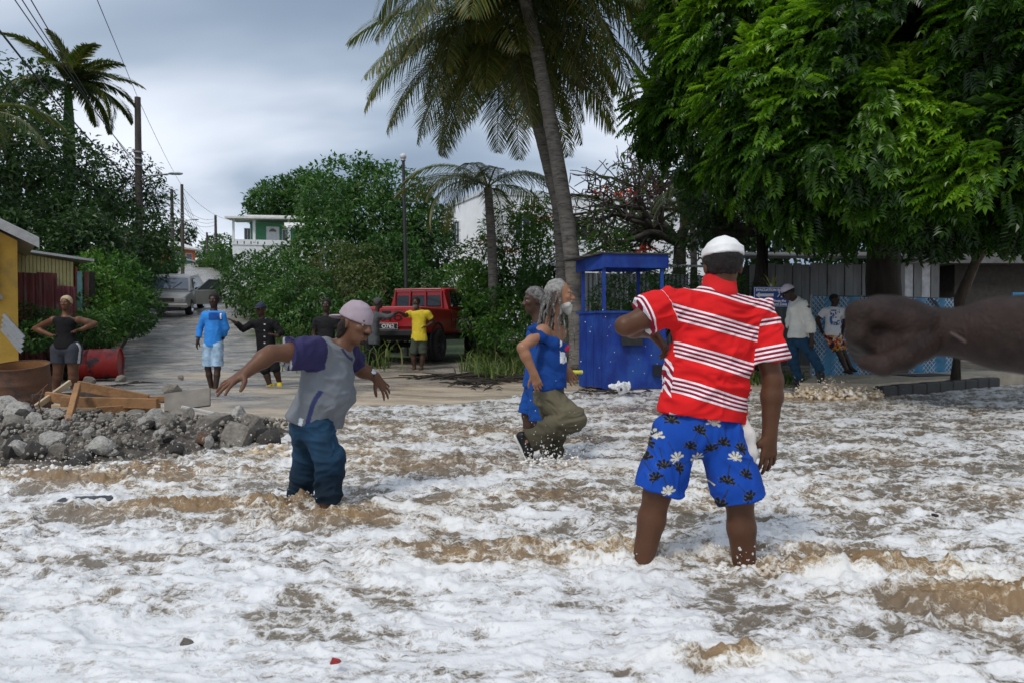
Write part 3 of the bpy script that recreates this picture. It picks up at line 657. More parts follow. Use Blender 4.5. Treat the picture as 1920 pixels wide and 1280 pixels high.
# --- green and white house with a veranda
def veranda_house():
    d = 58; a, b = P(436,470,d), P(600,470,d+1.5); x, y = basis(a, b); A = V(a[0],a[1],0); Rm = np.stack([x,y,V(0,0,1)],1)
    zf, zt, zb = P(440,457,d)[2], P(440,411,d)[2], P(440,480,d)[2]-4
    r = thing('veranda_house', 'white and green house with columned veranda above the bushes', 'house', (a[0],a[1],zb)); L = np.linalg.norm((b-a)[:2])
    mb = MB(); mb.box(A + x*(L/2+.6) + y*3.4 + V(0,0,(zb+zt)/2), (L-1.2,4,zt-zb), Rm); mb.build('wall', GREENW, r)
    mb = MB(); mb.box(A + x*L/2 + y*.9 + V(0,0,zf-.1-2), (L,1.8,4.0), Rm); mb.build('veranda_base', WHITEP, r)
    mb = MB(); mb.box(A + x*L/2 - y*.0 + V(0,0,zf+.14), (L+.05,.14,.46), Rm); pr = mb.build('parapet', WHITEP, r)
    for k in range(5): mb = MB(); mb.box(A + x*(.4+.55*k) - y*.075 + V(0,0,zf+.1), (.08,.02,.22), Rm); mb.build('slot', DARKW, pr)
    for u in (.08, 1.75, 4.6): mb = MB(); mb.box(A + x*u + V(0,0,(zf+zt)/2+.1), (.16 if u < 1 else .22,.2,zt-zf-.1), Rm); mb.build('column', WHITEP, r)
    mb = MB(); mb.slab([A - x*.5 - y*.7 + V(0,0,zt-.05), A + x*(L+.5) - y*.7 + V(0,0,zt+.12), A + x*(L+.5) + y*5 + V(0,0,zt+.75), A - x*.5 + y*5 + V(0,0,zt+.45)], V(0,0,.16)); rf = mb.build('roof', ROOFW, r)
    mb = MB(); mb.slab([A + x*.9 + y*.8 + V(0,0,zt+.32), A + x*(L) + y*.8 + V(0,0,zt+.40), A + x*L + y*4.5 + V(0,0,zt+.95), A + x*.9 + y*4.5 + V(0,0,zt+.8)], V(0,0,.2)); mb.build('upper_roof', ROOFW, rf)
    p0 = A + x*2.55 + y*1.32 + V(0,0,zf+.02)
    mb = MB(); mb.box(p0 + x*.55 + V(0,0,.85), (1.1,.1,1.7), Rm); dr = mb.build('door', WHITEP, r)
    mb = MB(); mb.slab([p0 + x*(.55+.30*math.cos(a_)) - y*.06 + V(0,0,1.25+.28*math.sin(a_)) for a_ in np.linspace(0,math.pi,12)], y*.02); mb.build('fanlight', GLASS, dr)
    window(r, A + x*.75 + y*1.34 + V(0,0,zf+.5), x, y, .5, 1.0); window(r, A + x*3.9 + y*1.34 + V(0,0,zf+.5), x, y, .6, 1.0)
    # lean-to roof in front, to the right
    q0 = P(533,420,d-1.2); q1 = P(620,420,d-1.0); mb = MB(); mb.slab([q0, q1, q1 + V(0,-2.6,-.75), q0 + V(.9,-2.6,-.75)], V(0,0,.1)); mb.build('lean_to_roof', ROOFW, r)
veranda_house()
def cream_house():
    d = 30; a, b = P(690,520,d), P(782,520,d); zb, zt = P(740,560,d)[2]-2, P(740,449,d)[2]
    house('house', 'cream house with white corrugated roof showing through the bushes', a, b, 5, zb, zt, CREAM, ROOFW, .4, .75, [(.5,zb+3.2,.8,.9),(1.5,zb+3.2,.5,.9)])
cream_house()
# --- long white building behind the palms
def white_building():
    d = 37; a = P(838,480,d); c0 = P(905,480,d-4.0); e = P(1330,480,d-1)
    r = thing('apartment_block', 'long white flat-roofed building behind the palms and flame tree', 'building', (c0[0],c0[1],0)); zt = P(838,386,d)[2]; zt2 = P(905,372,d-4)[2]; zt = (zt+zt2)/2
    x, y = basis(c0, e); L = np.linalg.norm((e-c0)[:2]); A = V(c0[0],c0[1],0)
    poly = [V(a[0],a[1],0), A, A + x*L, A + x*L + y*7, V(a[0],a[1],0) + y*3]
    mb = MB(); mb.slab(poly, V(0,0,zt)); mb.build('wall', pmat('bright_white_wall', (.80,.81,.83), .7, .06, 2, .05), r)
    mb = MB(); mb.slab([q + (q-sum(poly)/5)*.012 + V(0,0,zt+.004) for q in poly], V(0,0,.22)); mb.build('roof_edge', pmat('pale_grey_coping',(.55,.57,.6),.7), r)
    for row, z in enumerate((zt-2.1, zt-4.9)):
        for k in range(6):
            window(r, A + x*(1.6+3.0*k) - y*.04 + V(0,0,z), x, y, 1.15, 1.25, .07, bars=2)
    x2, y2 = basis(a, c0)
    window(r, V(a[0],a[1],0) + x2*1.1 - y2*.03 + V(0,0,zt-2.1), x2, y2, .75, 1.2, .05); window(r, V(a[0],a[1],0) + x2*2.6 - y2*.03 + V(0,0,zt-4.9), x2, y2, .75, 1.2, .05)
    for k in range(3):
        mb = MB(); p0 = A + x*(6.6+3.4*k) - y*.5; mb.box(p0 + V(0,0,zt-5.2), (1.9,.9,.10), np.stack([x,y,V(0,0,1)],1)); bal = mb.build('balcony', WHITEP, r)
        for q in range(12): mb = MB(); mb.box(p0 + x*(-.9+1.8*q/11) - y*.42 + V(0,0,zt-4.72), (.025,.025,.86)); mb.build('railing_bar', DARKW, bal)
white_building()
# --- corrugated hut behind the booth, grey boarded shed to the right
def back_hut():
    d = 17.5; a, b = P(1060,540,d), P(1290,540,d+.4); x, y = basis(a, b); L = np.linalg.norm((b-a)[:2]); g = gz1(a[0],a[1])-.1; zt = P(1150,512,d)[2]
    r = thing('hut', 'low corrugated hut with tin roof behind the blue booth', 'hut', (a[0],a[1],g)); n = 4
    for k in range(n): mb = MB(); corr_sheet(mb, V(a[0],a[1],g)+x*(L*k/n), x, V(0,0,1), L/n-.01, zt-g, .015, .11); mb.build('wall_sheet', GALV, r, True)
    mb = MB(); mb.slab([V(*a[:2],zt+.12)-y*.6-x*.4, V(*b[:2],zt+.12)-y*.6+x*.3, V(*b[:2],zt+.5)+y*3+x*.3, V(*a[:2],zt+.5)+y*3-x*.4], V(0,0,.06)); mb.build('roof', ROOFM, r)
back_hut()
def grey_shed():
    d = 16.2; a, b = P(1405,540,d), P(1760,540,d); x, y = basis(a, b); L = np.linalg.norm((b-a)[:2]); g = gz1(a[0],a[1])-.1; zt = P(1550,494,d)[2]
    r = thing('shed', 'long grey shed of upright boards behind the chain-link fence', 'shed', (a[0],a[1],g)); n = 22
    for k in range(n):
        mb = MB(); off = .018 if k % 2 else 0
        mb.box(V(a[0],a[1],(g+zt)/2) + x*(L*(k+.5)/n) - y*off, (L/n-.014,.03,zt-g-.06*(k%3==0)), np.stack([x,y,V(0,0,1)],1)); mb.build('board', GREYB if k < 14 or k % 2 else pmat('white_board',(.55,.56,.58),.7), r)
    mb = MB(); mb.box(V(a[0],a[1],(g+zt)/2)+x*L/2+y*1.2, (L-.05,2.2,zt-g-.1), np.stack([x,y,V(0,0,1)],1)); mb.build('inner_wall', DARKW, r)
    mb = MB(); mb.slab([V(*a[:2],zt+.06)-y*.5-x*.3, V(*b[:2],zt+.06)-y*.5+x*.3, V(*b[:2],zt+.55)+y*3+x*.3, V(*a[:2],zt+.55)+y*3-x*.3], V(0,0,.06)); rf = mb.build('roof', pmat('dark_tin',(.12,.115,.11),.6,.3,3,.1,col2=(.4,.38,.36),c2=(.6,.75),c2scale=4), r)
grey_shed()
def right_wall():
    d = 18; a, b = P(1790,520,d), P(2200,520,d); zb = .1; zt = P(1850,485,d)[2]
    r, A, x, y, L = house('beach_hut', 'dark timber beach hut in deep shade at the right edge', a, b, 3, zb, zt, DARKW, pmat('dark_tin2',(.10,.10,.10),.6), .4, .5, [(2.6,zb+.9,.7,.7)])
    mb = MB(); mb.box(A + x*1.75 - y*.03 + V(0,0,zb+1.15), (.5,.05,1.6), np.stack([x,y,V(0,0,1)],1)); mb.build('door', pmat('hut_blue',(.04,.22,.42),.7), r)
right_wall()
# ================================================================== trees and bushes
BARK = pmat('bark', (.085,.066,.05), .9, .35, 7, .9, 30, col2=(.22,.20,.17), c2=(.55,.75), c2scale=6, stretch=(1,1,.35))
BARKD = pmat('dark_bark', (.035,.028,.022), .9, .35, 7, .9, 30, stretch=(1,1,.35))
PALMB = pmat('palm_bark', (.17,.155,.135), .9, .25, 5, .8, 40, col2=(.055,.05,.045), c2=(.48,.66), c2scale=9, stretch=(.6,.6,3.2))
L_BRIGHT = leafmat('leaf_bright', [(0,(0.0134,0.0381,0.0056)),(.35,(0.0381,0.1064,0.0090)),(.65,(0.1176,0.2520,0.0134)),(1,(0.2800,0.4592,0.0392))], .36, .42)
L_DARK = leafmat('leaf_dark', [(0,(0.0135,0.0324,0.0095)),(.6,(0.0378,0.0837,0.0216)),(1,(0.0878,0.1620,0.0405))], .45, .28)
L_MID = leafmat('leaf_mid', [(0,(0.0168,0.0448,0.0112)),(.5,(0.0420,0.1120,0.0224)),(.85,(0.0840,0.1820,0.0364)),(1,(0.1680,0.2380,0.0630))], .42, .3)
L_LUSH = leafmat('leaf_lush', [(0,(0.0175,0.0475,0.0100)),(.5,(0.0500,0.1313,0.0200)),(.85,(0.1063,0.2250,0.0312)),(1,(0.2125,0.2875,0.0625))], .42, .35)
L_VINE = leafmat('leaf_vine', [(0,(.035,.06,.014)),(.55,(.085,.13,.03)),(.85,(.15,.16,.06)),(1,(.28,.12,.10))], .5, .3)
L_PALM = leafmat('leaf_palm', [(0,(.018,.036,.010)),(.45,(.050,.080,.018)),(.8,(.11,.125,.026)),(.93,(.19,.16,.035)),(1,(.28,.14,.03))], .36, .3)
L_FERN = leafmat('leaf_fern', [(0,(.02,.055,.010)),(.7,(.06,.14,.02)),(1,(.12,.21,.03))], .45, .35)
L_FLOWER = leafmat('petal_red', [(0,(.45,.03,.01)),(1,(.75,.10,.02))], .5, .3)
GRASS = leafmat('grass_blade', [(0,(.04,.075,.018)),(.6,(.085,.15,.03)),(.9,(.20,.24,.07)),(1,(.34,.32,.16))], .5, .35)
vr = np.random.default_rng(11)
def rdir(n):
    v = vr.normal(size=(n,3)); return v/np.linalg.norm(v, axis=1)[:,None]
def leaves(name, pos, ax, nrm, size, mat, parent=None, wid=.45, rnd=None, kind=None, fold=.12):
    """one folded diamond-ish leaf (two triangles' worth of quad pairs) per position"""
    n = len(pos); ax = ax/np.linalg.norm(ax,axis=1)[:,None]; sd = np.cross(ax, nrm); sd /= (np.linalg.norm(sd,axis=1)[:,None]+1e-9); up = np.cross(sd, ax)
    s = size[:,None]
    v = np.stack([pos, pos + ax*s*.42 + sd*s*wid*.5 + up*s*fold, pos + ax*s - up*s*.10, pos + ax*s*.42 - sd*s*wid*.5 + up*s*fold], 1).reshape(-1,3)
    i = np.arange(n)[:,None]*4; f = np.concatenate([i+np.array([[0,1,2]]), i+np.array([[0,2,3]])])
    r_ = np.repeat(np.clip(rnd if rnd is not None else vr.random(n), 0, 1), 4)
    return put(name, v, f, mat, parent, False, kind, attrs=dict(rnd=r_))
def clump_points(lobes, dens, shell=(.72,1.05)):
    """points spread through the outer part of uneven lobes; lobes = (centre, (rx,ry,rz))"""
    ps, ns = [], []
    for c, r in lobes:
        r = np.asarray(r if np.ndim(r) else (r,r,r), float); n = int(dens*(r[0]*r[1]+r[1]*r[2]+r[0]*r[2])/3*4*math.pi)
        d = rdir(n); t = vr.uniform(shell[0], shell[1], n)**.7; bump = 1+.16*noise3(d*3.1+np.asarray(c), 3)+.10*noise3(d*7+np.asarray(c), 4)
        ps.append(np.asarray(c)+d*r*(t*bump)[:,None]); ns.append(d)
    p = np.concatenate(ps); nn_ = np.concatenate(ns)
    keep = noise3(p*1.6, 9) + .6*noise3(p*3.7, 10) > -.42         # gaps
    return p[keep], nn_[keep]
def foliage(name, lobes, dens, size, mat, parent, droop=.3, kind=None, wid=.5, shell=(.72,1.05)):
    p, n = clump_points(lobes, dens, shell); m = len(p)
    ax = n*.7 + rdir(m)*.8 + V(0,0,-droop); nr = n*.5 + V(0,0,.9) + rdir(m)*.6
    q = .5 + .30*noise3(p*1.3, 21) + .18*vr.normal(size=m)
    return leaves(name, p, ax, nr, size*vr.uniform(.6,1.35,m), mat, parent, wid, q, kind)
def limbs(mb, base, tips, r0, bend=.25, n=6, rend=.012):
    for t in tips:
        b = np.asarray(base, float); t = np.asarray(t, float); k = np.linspace(0,1,n); mid = vr.normal(size=3)*bend*np.linalg.norm(t-b)*.35
        pts = b + k[:,None]*(t-b) + np.sin(k*math.pi)[:,None]*mid; mb.tube(pts, r0*(1-k)**.8+rend, 6)
def bush(label, lobes, dens=90, size=.13, mat=None, name='bush', cat='bush', group=None, base=None, droop=.3, extra=None, stems=6, wid=.5):
    c0 = np.asarray(lobes[0][0]); bx = np.mean([np.asarray(l[0]) for l in lobes], 0)
    g = gz1(bx[0], bx[1]) if base is None else base
    r = thing(name, label, cat, (bx[0], bx[1], g), group)
    mb = MB(); limbs(mb, (bx[0],bx[1],g-.1), [np.asarray(l[0]) + vr.normal(size=3)*.2 for l in lobes[:stems]], .05)
    mb.build('stem', BARKD, r, 'all'); foliage('foliage', lobes, dens, size, mat or L_MID, r, droop, wid=wid)
    if extra: extra(r)
    return r
def L_(px, py, d, r, flat=1.0): 
    p = P(px, py, d); return (p, (r, r*flat, r*.9))
# --- roadside bushes on the left
G1 = 'bushes along the left side of the lane'
bush('dark leafy bush spilling over the verge beside the parked grey car', [L_(225,545,20,.95),L_(205,520,20.5,.9),L_(245,575,19.5,.75),L_(190,575,18.5,.8)], 170, .15, L_MID)
bush('feathery bright bush beside the pale shed', [L_(190,515,17.5,.7),L_(175,550,16.5,.75),L_(215,555,17.5,.7),L_(170,590,15.8,.6),L_(200,600,16,.55)], 260, .12, L_LUSH)
bush('low weedy scrub at the foot of the rusty fence', [L_(95,612,13.2,.35),L_(60,630,12.6,.3),L_(165,615,14.4,.4),L_(205,612,15,.35),L_(245,600,16,.4),L_(40,590,13.0,.25)], 420, .10, L_MID)
bush('leafy shrub below the telegraph pole', [L_(285,490,30,1.0),L_(305,480,33,1.0),L_(265,505,28,.8),L_(300,500,30,.7)], 130, .16, L_MID)
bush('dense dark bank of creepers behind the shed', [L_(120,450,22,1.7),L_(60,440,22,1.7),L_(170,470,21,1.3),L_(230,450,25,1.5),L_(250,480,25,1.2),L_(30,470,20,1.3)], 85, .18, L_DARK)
# --- tall trees on the left
def tree(label, lobes, trunk, r0, dens, size, mat, name='tree', bark=None, droop=.3, kind=None, tips=None, group=None, wid=.5, shell=(.72,1.05), tw=0):
    b = np.asarray(trunk[0]); r = thing(name, label, 'tree', tuple(V(b[0],b[1],b[2])), group)
    mb = MB(); k = len(trunk); mb.tube(trunk, np.linspace(r0, r0*.55, k), 10); limbs(mb, trunk[-1], [np.asarray(l[0]) for l in lobes] + list(tips or []), r0*.5, .3)
    for _ in range(tw):
        l = lobes[vr.integers(len(lobes))]; c = np.asarray(l[0]); rr_ = np.asarray(l[1]); s_ = c + rdir(1)[0]*rr_*.2; mb.tube([s_, c+rdir(1)[0]*rr_*.6, c+rdir(1)[0]*rr_*1.05], [.035,.02,.006], 5)
    mb.build('trunk', bark or BARKD, r, 'all'); foliage('crown', lobes, dens, size, mat, r, droop, wid=wid, shell=shell); return r
def gp(px, d): 
    x = (px-960)/FPX*d; return V(x, d, gz1(x, d)-.15)
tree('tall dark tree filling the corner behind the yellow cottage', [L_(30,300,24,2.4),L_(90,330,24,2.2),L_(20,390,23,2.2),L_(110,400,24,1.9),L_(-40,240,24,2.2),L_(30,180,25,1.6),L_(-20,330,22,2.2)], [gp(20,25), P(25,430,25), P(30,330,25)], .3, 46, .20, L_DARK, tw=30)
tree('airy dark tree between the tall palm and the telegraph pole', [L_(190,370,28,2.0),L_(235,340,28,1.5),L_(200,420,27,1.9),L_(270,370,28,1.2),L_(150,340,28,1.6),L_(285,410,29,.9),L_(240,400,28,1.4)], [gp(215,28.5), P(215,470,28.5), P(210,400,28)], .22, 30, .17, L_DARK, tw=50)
# --- bank of shrubs in the middle
MID_ = 'shrubs of the overgrown bank'
bush('tall leafy tree crowning the overgrown bank', [L_(650,370,29,2.0),L_(720,385,29,1.9),L_(640,430,28,1.9),L_(770,410,29,1.4),L_(700,440,28,1.8),L_(610,385,30,1.2),L_(690,345,29.5,1.0),L_(780,450,28,1.3),L_(625,460,27,1.4)], 62, .21, L_MID, name='tree', cat='tree', stems=11)
bush('rounded dark creeper-clad tree beside the white building', [L_(812,420,30,1.0),L_(805,455,29.5,1.2),L_(810,490,29,1.2),L_(795,530,28,1.0)], 110, .16, L_DARK, name='tree', cat='tree')
bush('wide green shrub on the slope below the veranda house', [L_(470,515,29,1.1),L_(520,510,29,1.2),L_(455,535,27,1.0),L_(490,550,25,1.1),L_(540,530,25,1.2),L_(445,505,31,.6),L_(590,485,27,1.2),L_(560,500,27,1.0)], 95, .16, L_MID)
bush('pink-tinged flowering vine tangle hanging over the bank', [L_(640,505,23,1.0),L_(670,540,22,.9),L_(615,545,22,.8),L_(690,500,23,.8),L_(650,570,21,.7)], 190, .12, L_VINE)
bush('deep green shrub behind the grinning young man', [L_(575,545,21,.9),L_(600,580,20,.7),L_(545,575,21,.7),L_(620,610,19,.6),L_(570,610,19,.6),L_(530,560,22,.7)], 170, .14, L_MID)
bush('dense shrub behind the red pickup', [L_(735,490,24,1.1),L_(770,530,23.5,.9),L_(715,545,23,.9),L_(800,560,23,.7),L_(740,560,23,.7),L_(690,580,20.5,.6)], 130, .15, L_MID)
bush('bright bushy shrub beside the pickup bonnet', [L_(910,545,20,.85),L_(945,580,18.5,.7),L_(900,600,19,.6),L_(880,530,22,.8),L_(960,530,20,.8),L_(930,620,17,.45),L_(985,590,17,.6),L_(850,530,24,.7),L_(915,560,20,.6)], 190, .14, L_LUSH)
bush('creeper-covered stump behind the two wading men', [L_(1005,510,17,.38),L_(1003,540,17,.42),L_(1008,570,16.8,.42),L_(1000,600,16.5,.4)], 330, .10, L_MID)
bush('dark shrub under the blue booth roof', [L_(1150,560,15.5,.55),L_(1190,540,15.8,.6),L_(1230,560,15.2,.6),L_(1120,590,15,.5),L_(1270,540,15.5,.6),L_(1290,580,14.8,.5),L_(1210,590,14.8,.5)], 230, .09, L_MID, wid=.3)
bush('scrubby bush behind the evacuation sign', [L_(1405,590,13.8,.35),L_(1420,625,13.3,.35),L_(1385,560,14.5,.5),L_(1445,650,12.8,.28),L_(1340,560,15,.6)], 330, .10, L_MID, wid=.35)
bush('spindly weeds by the palm foot', [L_(1060,600,14.0,.4),L_(1040,640,13.4,.3),L_(1085,610,13.6,.35),L_(960,640,14.5,.25)], 420, .09, L_MID, wid=.3)
# --- grass tufts
def tufts(name, label, spots, mat=GRASS):
    vs, fs, rn = [], [], []; b = 0
    for (x, y, h, n, sp) in spots:
        z = gz1(x,y)
        for k in range(n):
            a = vr.uniform(0, 2*math.pi); o = V(math.cos(a), math.sin(a), 0); bx = V(x+vr.normal(0,sp), y+vr.normal(0,sp), 0); bx[2] = gz1(bx[0],bx[1])-.02; hh = h*vr.uniform(.55,1.2); sd = V(-o[1],o[0],0)*.010*(1+h)
            p1 = bx + V(0,0,hh*.6) + o*hh*.15; p2 = bx + V(0,0,hh*.85) + o*hh*.55
            vs += [bx-sd, bx+sd, p1+sd, p1-sd, p2]; fs += [(b,b+1,b+2),(b,b+2,b+3),(b+3,b+2,b+4)]; b += 5; rn += [vr.random()]*5
    o = put(name, np.array(vs), np.array(fs), mat, None, False, 'stuff', attrs=dict(rnd=np.array(rn))); return tag(o, label, 'grass')
sp = []
for _ in range(150):
    y = vr.uniform(15.5, 34); sp.append((road_x(y)+vr.uniform(2.7,4.8), y, vr.uniform(.3,.75), 26, .22))
for _ in range(110):
    y = vr.uniform(14.5, 30); sp.append((road_x(y)-vr.uniform(2.0,3.4), y, vr.uniform(.12,.3), 24, .2))
for _ in range(60):
    sp.append((vr.uniform(-1.0,.8), vr.uniform(18.6,24), vr.uniform(.3,.8), 24, .2))
for _ in range(40):
    sp.append((vr.uniform(-1,1.3), vr.uniform(13.8,17), vr.uniform(.15,.6), 20, .18))
for _ in range(30):
    sp.append((vr.uniform(3.6,5.4), vr.uniform(12.6,13.6), vr.uniform(.1,.35), 20, .15))
tufts('verge_grass', 'long green and straw coloured grass along the verges', sp)

# --- palms
def frond_mesh(name, L=3.2, n=58, droop=1.0, lw=.055, ll=.75, hang=.7, seed=0, curve=1.0, twist=.0, kind='coco'):
    """frond along +X from the origin, arching and drooping; leaflets hang"""
    r_ = np.random.default_rng(seed); vs, fs, rn = [], [], []; b = 0
    def rach(t): 
        a0 = .55; th = a0 - t*1.55*droop*curve; 
        return th
    N = 40; pts = [V(0,0,0)]
    for i in range(N): th = rach(i/N); pts.append(pts[-1] + V(math.cos(th), 0, math.sin(th))*L/N)
    pts = np.array(pts)
    def at(t): i = min(int(t*N), N-1); return pts[i] + (pts[i+1]-pts[i])*(t*N-i), unit(pts[i+1]-pts[i])
    # rachis strip, three-sided
    for i in range(N):
        w0, w1 = .028*(1-i/N)+.004, .028*(1-(i+1)/N)+.004; p, q = pts[i], pts[i+1]; sy = V(0,1,0); up = V(0,0,1)
        vs += [p-sy*w0, p+up*w0, p+sy*w0, q-sy*w1, q+up*w1, q+sy*w1]; fs += [(b,b+1,b+4,b+3),(b+1,b+2,b+5,b+4),(b+2,b,b+3,b+5)]; b += 6; rn += [.9]*6
    for sgn in (-1,1):
        for i in range(n):
            t = .10 + .90*(i+r_.uniform(-.25,.25))/n; t = min(max(t,.08),.995); p, tg = at(t); env = math.sin(min(1,(t*.9+.12))*math.pi)**.55
            l = ll*env*r_.uniform(.85,1.12); out = unit(V(0,sgn,0)*(1-.25*t) + tg*(.55+.5*t) + V(0,0,.10 if kind == 'coco' else .35)); dn = V(0,0,-1)
            h = hang*r_.uniform(.75,1.2); sw = r_.normal(0,.06)
            p1 = p + out*l*.35 + dn*l*.06*h; p2 = p1 + unit(out*(1-.55*h) + dn*.85*h + tg*sw)*l*.40; p3 = p2 + unit(out*(1-.85*h) + dn*1.15*h + tg*sw)*l*.32
            sd = unit(np.cross(out, V(0,0,1)) + tg*.6)*lw*.5
            vs += [p-sd*.6, p+sd*.6, p1+sd, p1-sd, p2+sd*.8, p2-sd*.8, p3]; fs += [(b,b+1,b+2,b+3),(b+3,b+2,b+4,b+5),(b+5,b+4,b+6,b+6)]; b += 7; rr = np.clip(r_.normal(.42,.18)+.22*t, 0, .93); rn += [rr]*5 + [min(1,rr+.18*t)]*2
    quads = np.array([f for f in fs if f[2] != f[3]]); tris = np.array([f[:3] for f in fs if f[2] == f[3]])
    me = mesh_np(name, np.array(vs), [quads, tris], False); at_ = me.attributes.new('rnd', 'FLOAT', 'POINT'); at_.data.foreach_set('value', np.array(rn, np.float32)); me.materials.append(L_PALM); return me
FR = [frond_mesh('frond_a', 3.3, 58, .95, .030, .78, .55, 1), frond_mesh('frond_b', 3.3, 58, 1.2, .030, .82, .65, 2), frond_mesh('frond_c', 3.1, 56, 1.5, .030, .78, .75, 3), frond_mesh('frond_d', 3.2, 58, .7, .030, .75, .5, 4)]
FRY = [frond_mesh('royal_a', 2.9, 70, .85, .06, .62, .45, 5, kind='royal'), frond_mesh('royal_b', 2.9, 70, 1.3, .06, .62, .6, 6, kind='royal')]
def palm(label, trunk, r0, r1, crown, spec, meshes, scale=1.0, bark=None, shaft=None, nuts=0, name='palm_tree'):
    b = np.asarray(trunk[0]); r = thing(name, label, 'tree', tuple(b)); k = len(trunk)
    t = np.asarray(trunk); u = np.linspace(0, k-1, 46); pts = np.stack([np.interp(u, range(k), t[:,i]) for i in range(3)], 1)
    for _ in range(6): pts[1:-1] = (pts[:-2]+pts[1:-1]*2+pts[2:])/4
    rad = np.linspace(r0, r1, len(pts)) + r0*.35*np.exp(-np.arange(len(pts))/2.5); rad = rad*(1+.035*(np.arange(len(pts)) % 2))
    mb = MB(); mb.tube(pts, rad, 14); mb.build('trunk', bark or PALMB, r, 'all')
    if shaft is not None: mb = MB(); mb.tube([pts[-1], pts[-1]+(np.asarray(crown)-pts[-1])*.55, crown], [r1*1.2, r1*1.05, r1*.6], 12); mb.build('crownshaft', pmat('crownshaft',(.06,.13,.025),.5,.25,4,.2), r, 'all')
    c = np.asarray(crown)-b
    for (az, el_, kk, sc) in spec:
        o = bpy.data.objects.new('frond', meshes[kk]); COL.objects.link(o); o.parent = r; o.location = tuple(c); o.rotation_euler = (vr.uniform(-.25,.25), -R(el_), R(az)); o.scale = (sc*scale,)*3
    for q in range(nuts):
        a = vr.uniform(0,6.28); v, f = ico(2); put('coconut', np.asarray(crown) + V(math.cos(a)*.25, math.sin(a)*.25, -.3-vr.uniform(0,.25)) + v*V(.10,.10,.13), f, pmat('coconut',(.10,.12,.03),.6), r, True)
    return r
dA = 13.2
crA = P(962,-70,dA)
specA = []
def fr_pick(lo, hi):
    e_ = vr.uniform(lo, hi); return (e_, 3 if e_ < -26 else (0 if e_ < -8 else (int(vr.integers(0,2)) if e_ < 10 else int(vr.integers(1,3)))))
for az in range(0, 360, 15): e_, k_ = fr_pick(-22, 16); specA.append((az+vr.uniform(-6,6), e_, k_, vr.uniform(.95,1.15)))
for az in range(8, 360, 24): e_, k_ = fr_pick(-52, -28); specA.append((az+vr.uniform(-8,8), e_, k_, vr.uniform(.9,1.08)))
for az in range(0, 360, 45): specA.append((az+vr.uniform(-8,8), vr.uniform(30,60), 3, .9))
palm('tall coconut palm with ringed leaning trunk beside the blue booth', [P(1086,690,dA), P(1083,620,dA), P(1072,470,dA), P(1045,300,dA), P(1012,120,dA), P(985,0,dA), crA], .175, .105, crA, specA, FR, 1.12, nuts=7)
crB = P(945,70,15.5)
specB = []
for az in range(0, 360, 15): e_, k_ = fr_pick(-30, 8); specB.append((az+vr.uniform(-8,8), e_, k_, vr.uniform(.9,1.12)))
for az in range(5, 360, 24): e_, k_ = fr_pick(-58, -36); specB.append((az+vr.uniform(-8,8), e_, k_, vr.uniform(.85,1.05)))
palm('second coconut palm with hanging fronds behind the leaning trunk', [gp(1062,15.5), P(1050,400,15.5), P(1010,240,15.5), crB], .15, .12, crB, specB, FR, 1.12, nuts=5)
crC = P(915,352,19)
specC = [(az+vr.uniform(-8,8), vr.uniform(-20,25), int(vr.integers(0,2)), vr.uniform(.85,1.1)) for az in range(0,360,36)] + [(200, -5, 2, 1.0), (185, 20, 1, 1.0), (230,-10,2,1.0)]
palm('short young palm with yellowish arching fronds in front of the white building', [gp(930,19), P(922,450,19), crC], .15, .11, crC, specC, FR, .85)
crR = P(128,165,27)
specR = [(az+vr.uniform(-8,8), vr.uniform(-15,35), int(vr.integers(0,2)), vr.uniform(.9,1.1)) for az in range(0,360,26)] + [(az, 68, 0, .8) for az in (20,140,260)] + [(-10,-12,1,1.05),(12,8,0,1.05),(190,0,1,1.),(-35,30,0,1.)]
palm('royal palm with pale trunk and green crownshaft left of the telegraph pole', [gp(133,27), P(132,430,27), P(130,310,27)], .22, .19, crR, specR, FRY, 1.0, pmat('royal_bark',(.30,.30,.31),.8,.2,4,.4), shaft=1)
crX = P(-45,215,20)
palm('palm whose fronds reach in behind the yellow cottage', [gp(-60,20), P(-50,400,20), crX], .17, .13, crX, [(az+vr.uniform(-8,8), vr.uniform(-25,30), int(vr.integers(0,2)), 1.) for az in range(0,360,36)], FR, .8)
crS = P(1290,360,17.5)
palm('small dark fan-topped palm behind the booth', [gp(1305,17.5), P(1300,440,17.5), crS], .09, .07, crS, [(az, vr.uniform(-35,35), int(vr.integers(0,3)), 1.) for az in range(0,360,20)], FR, .42)

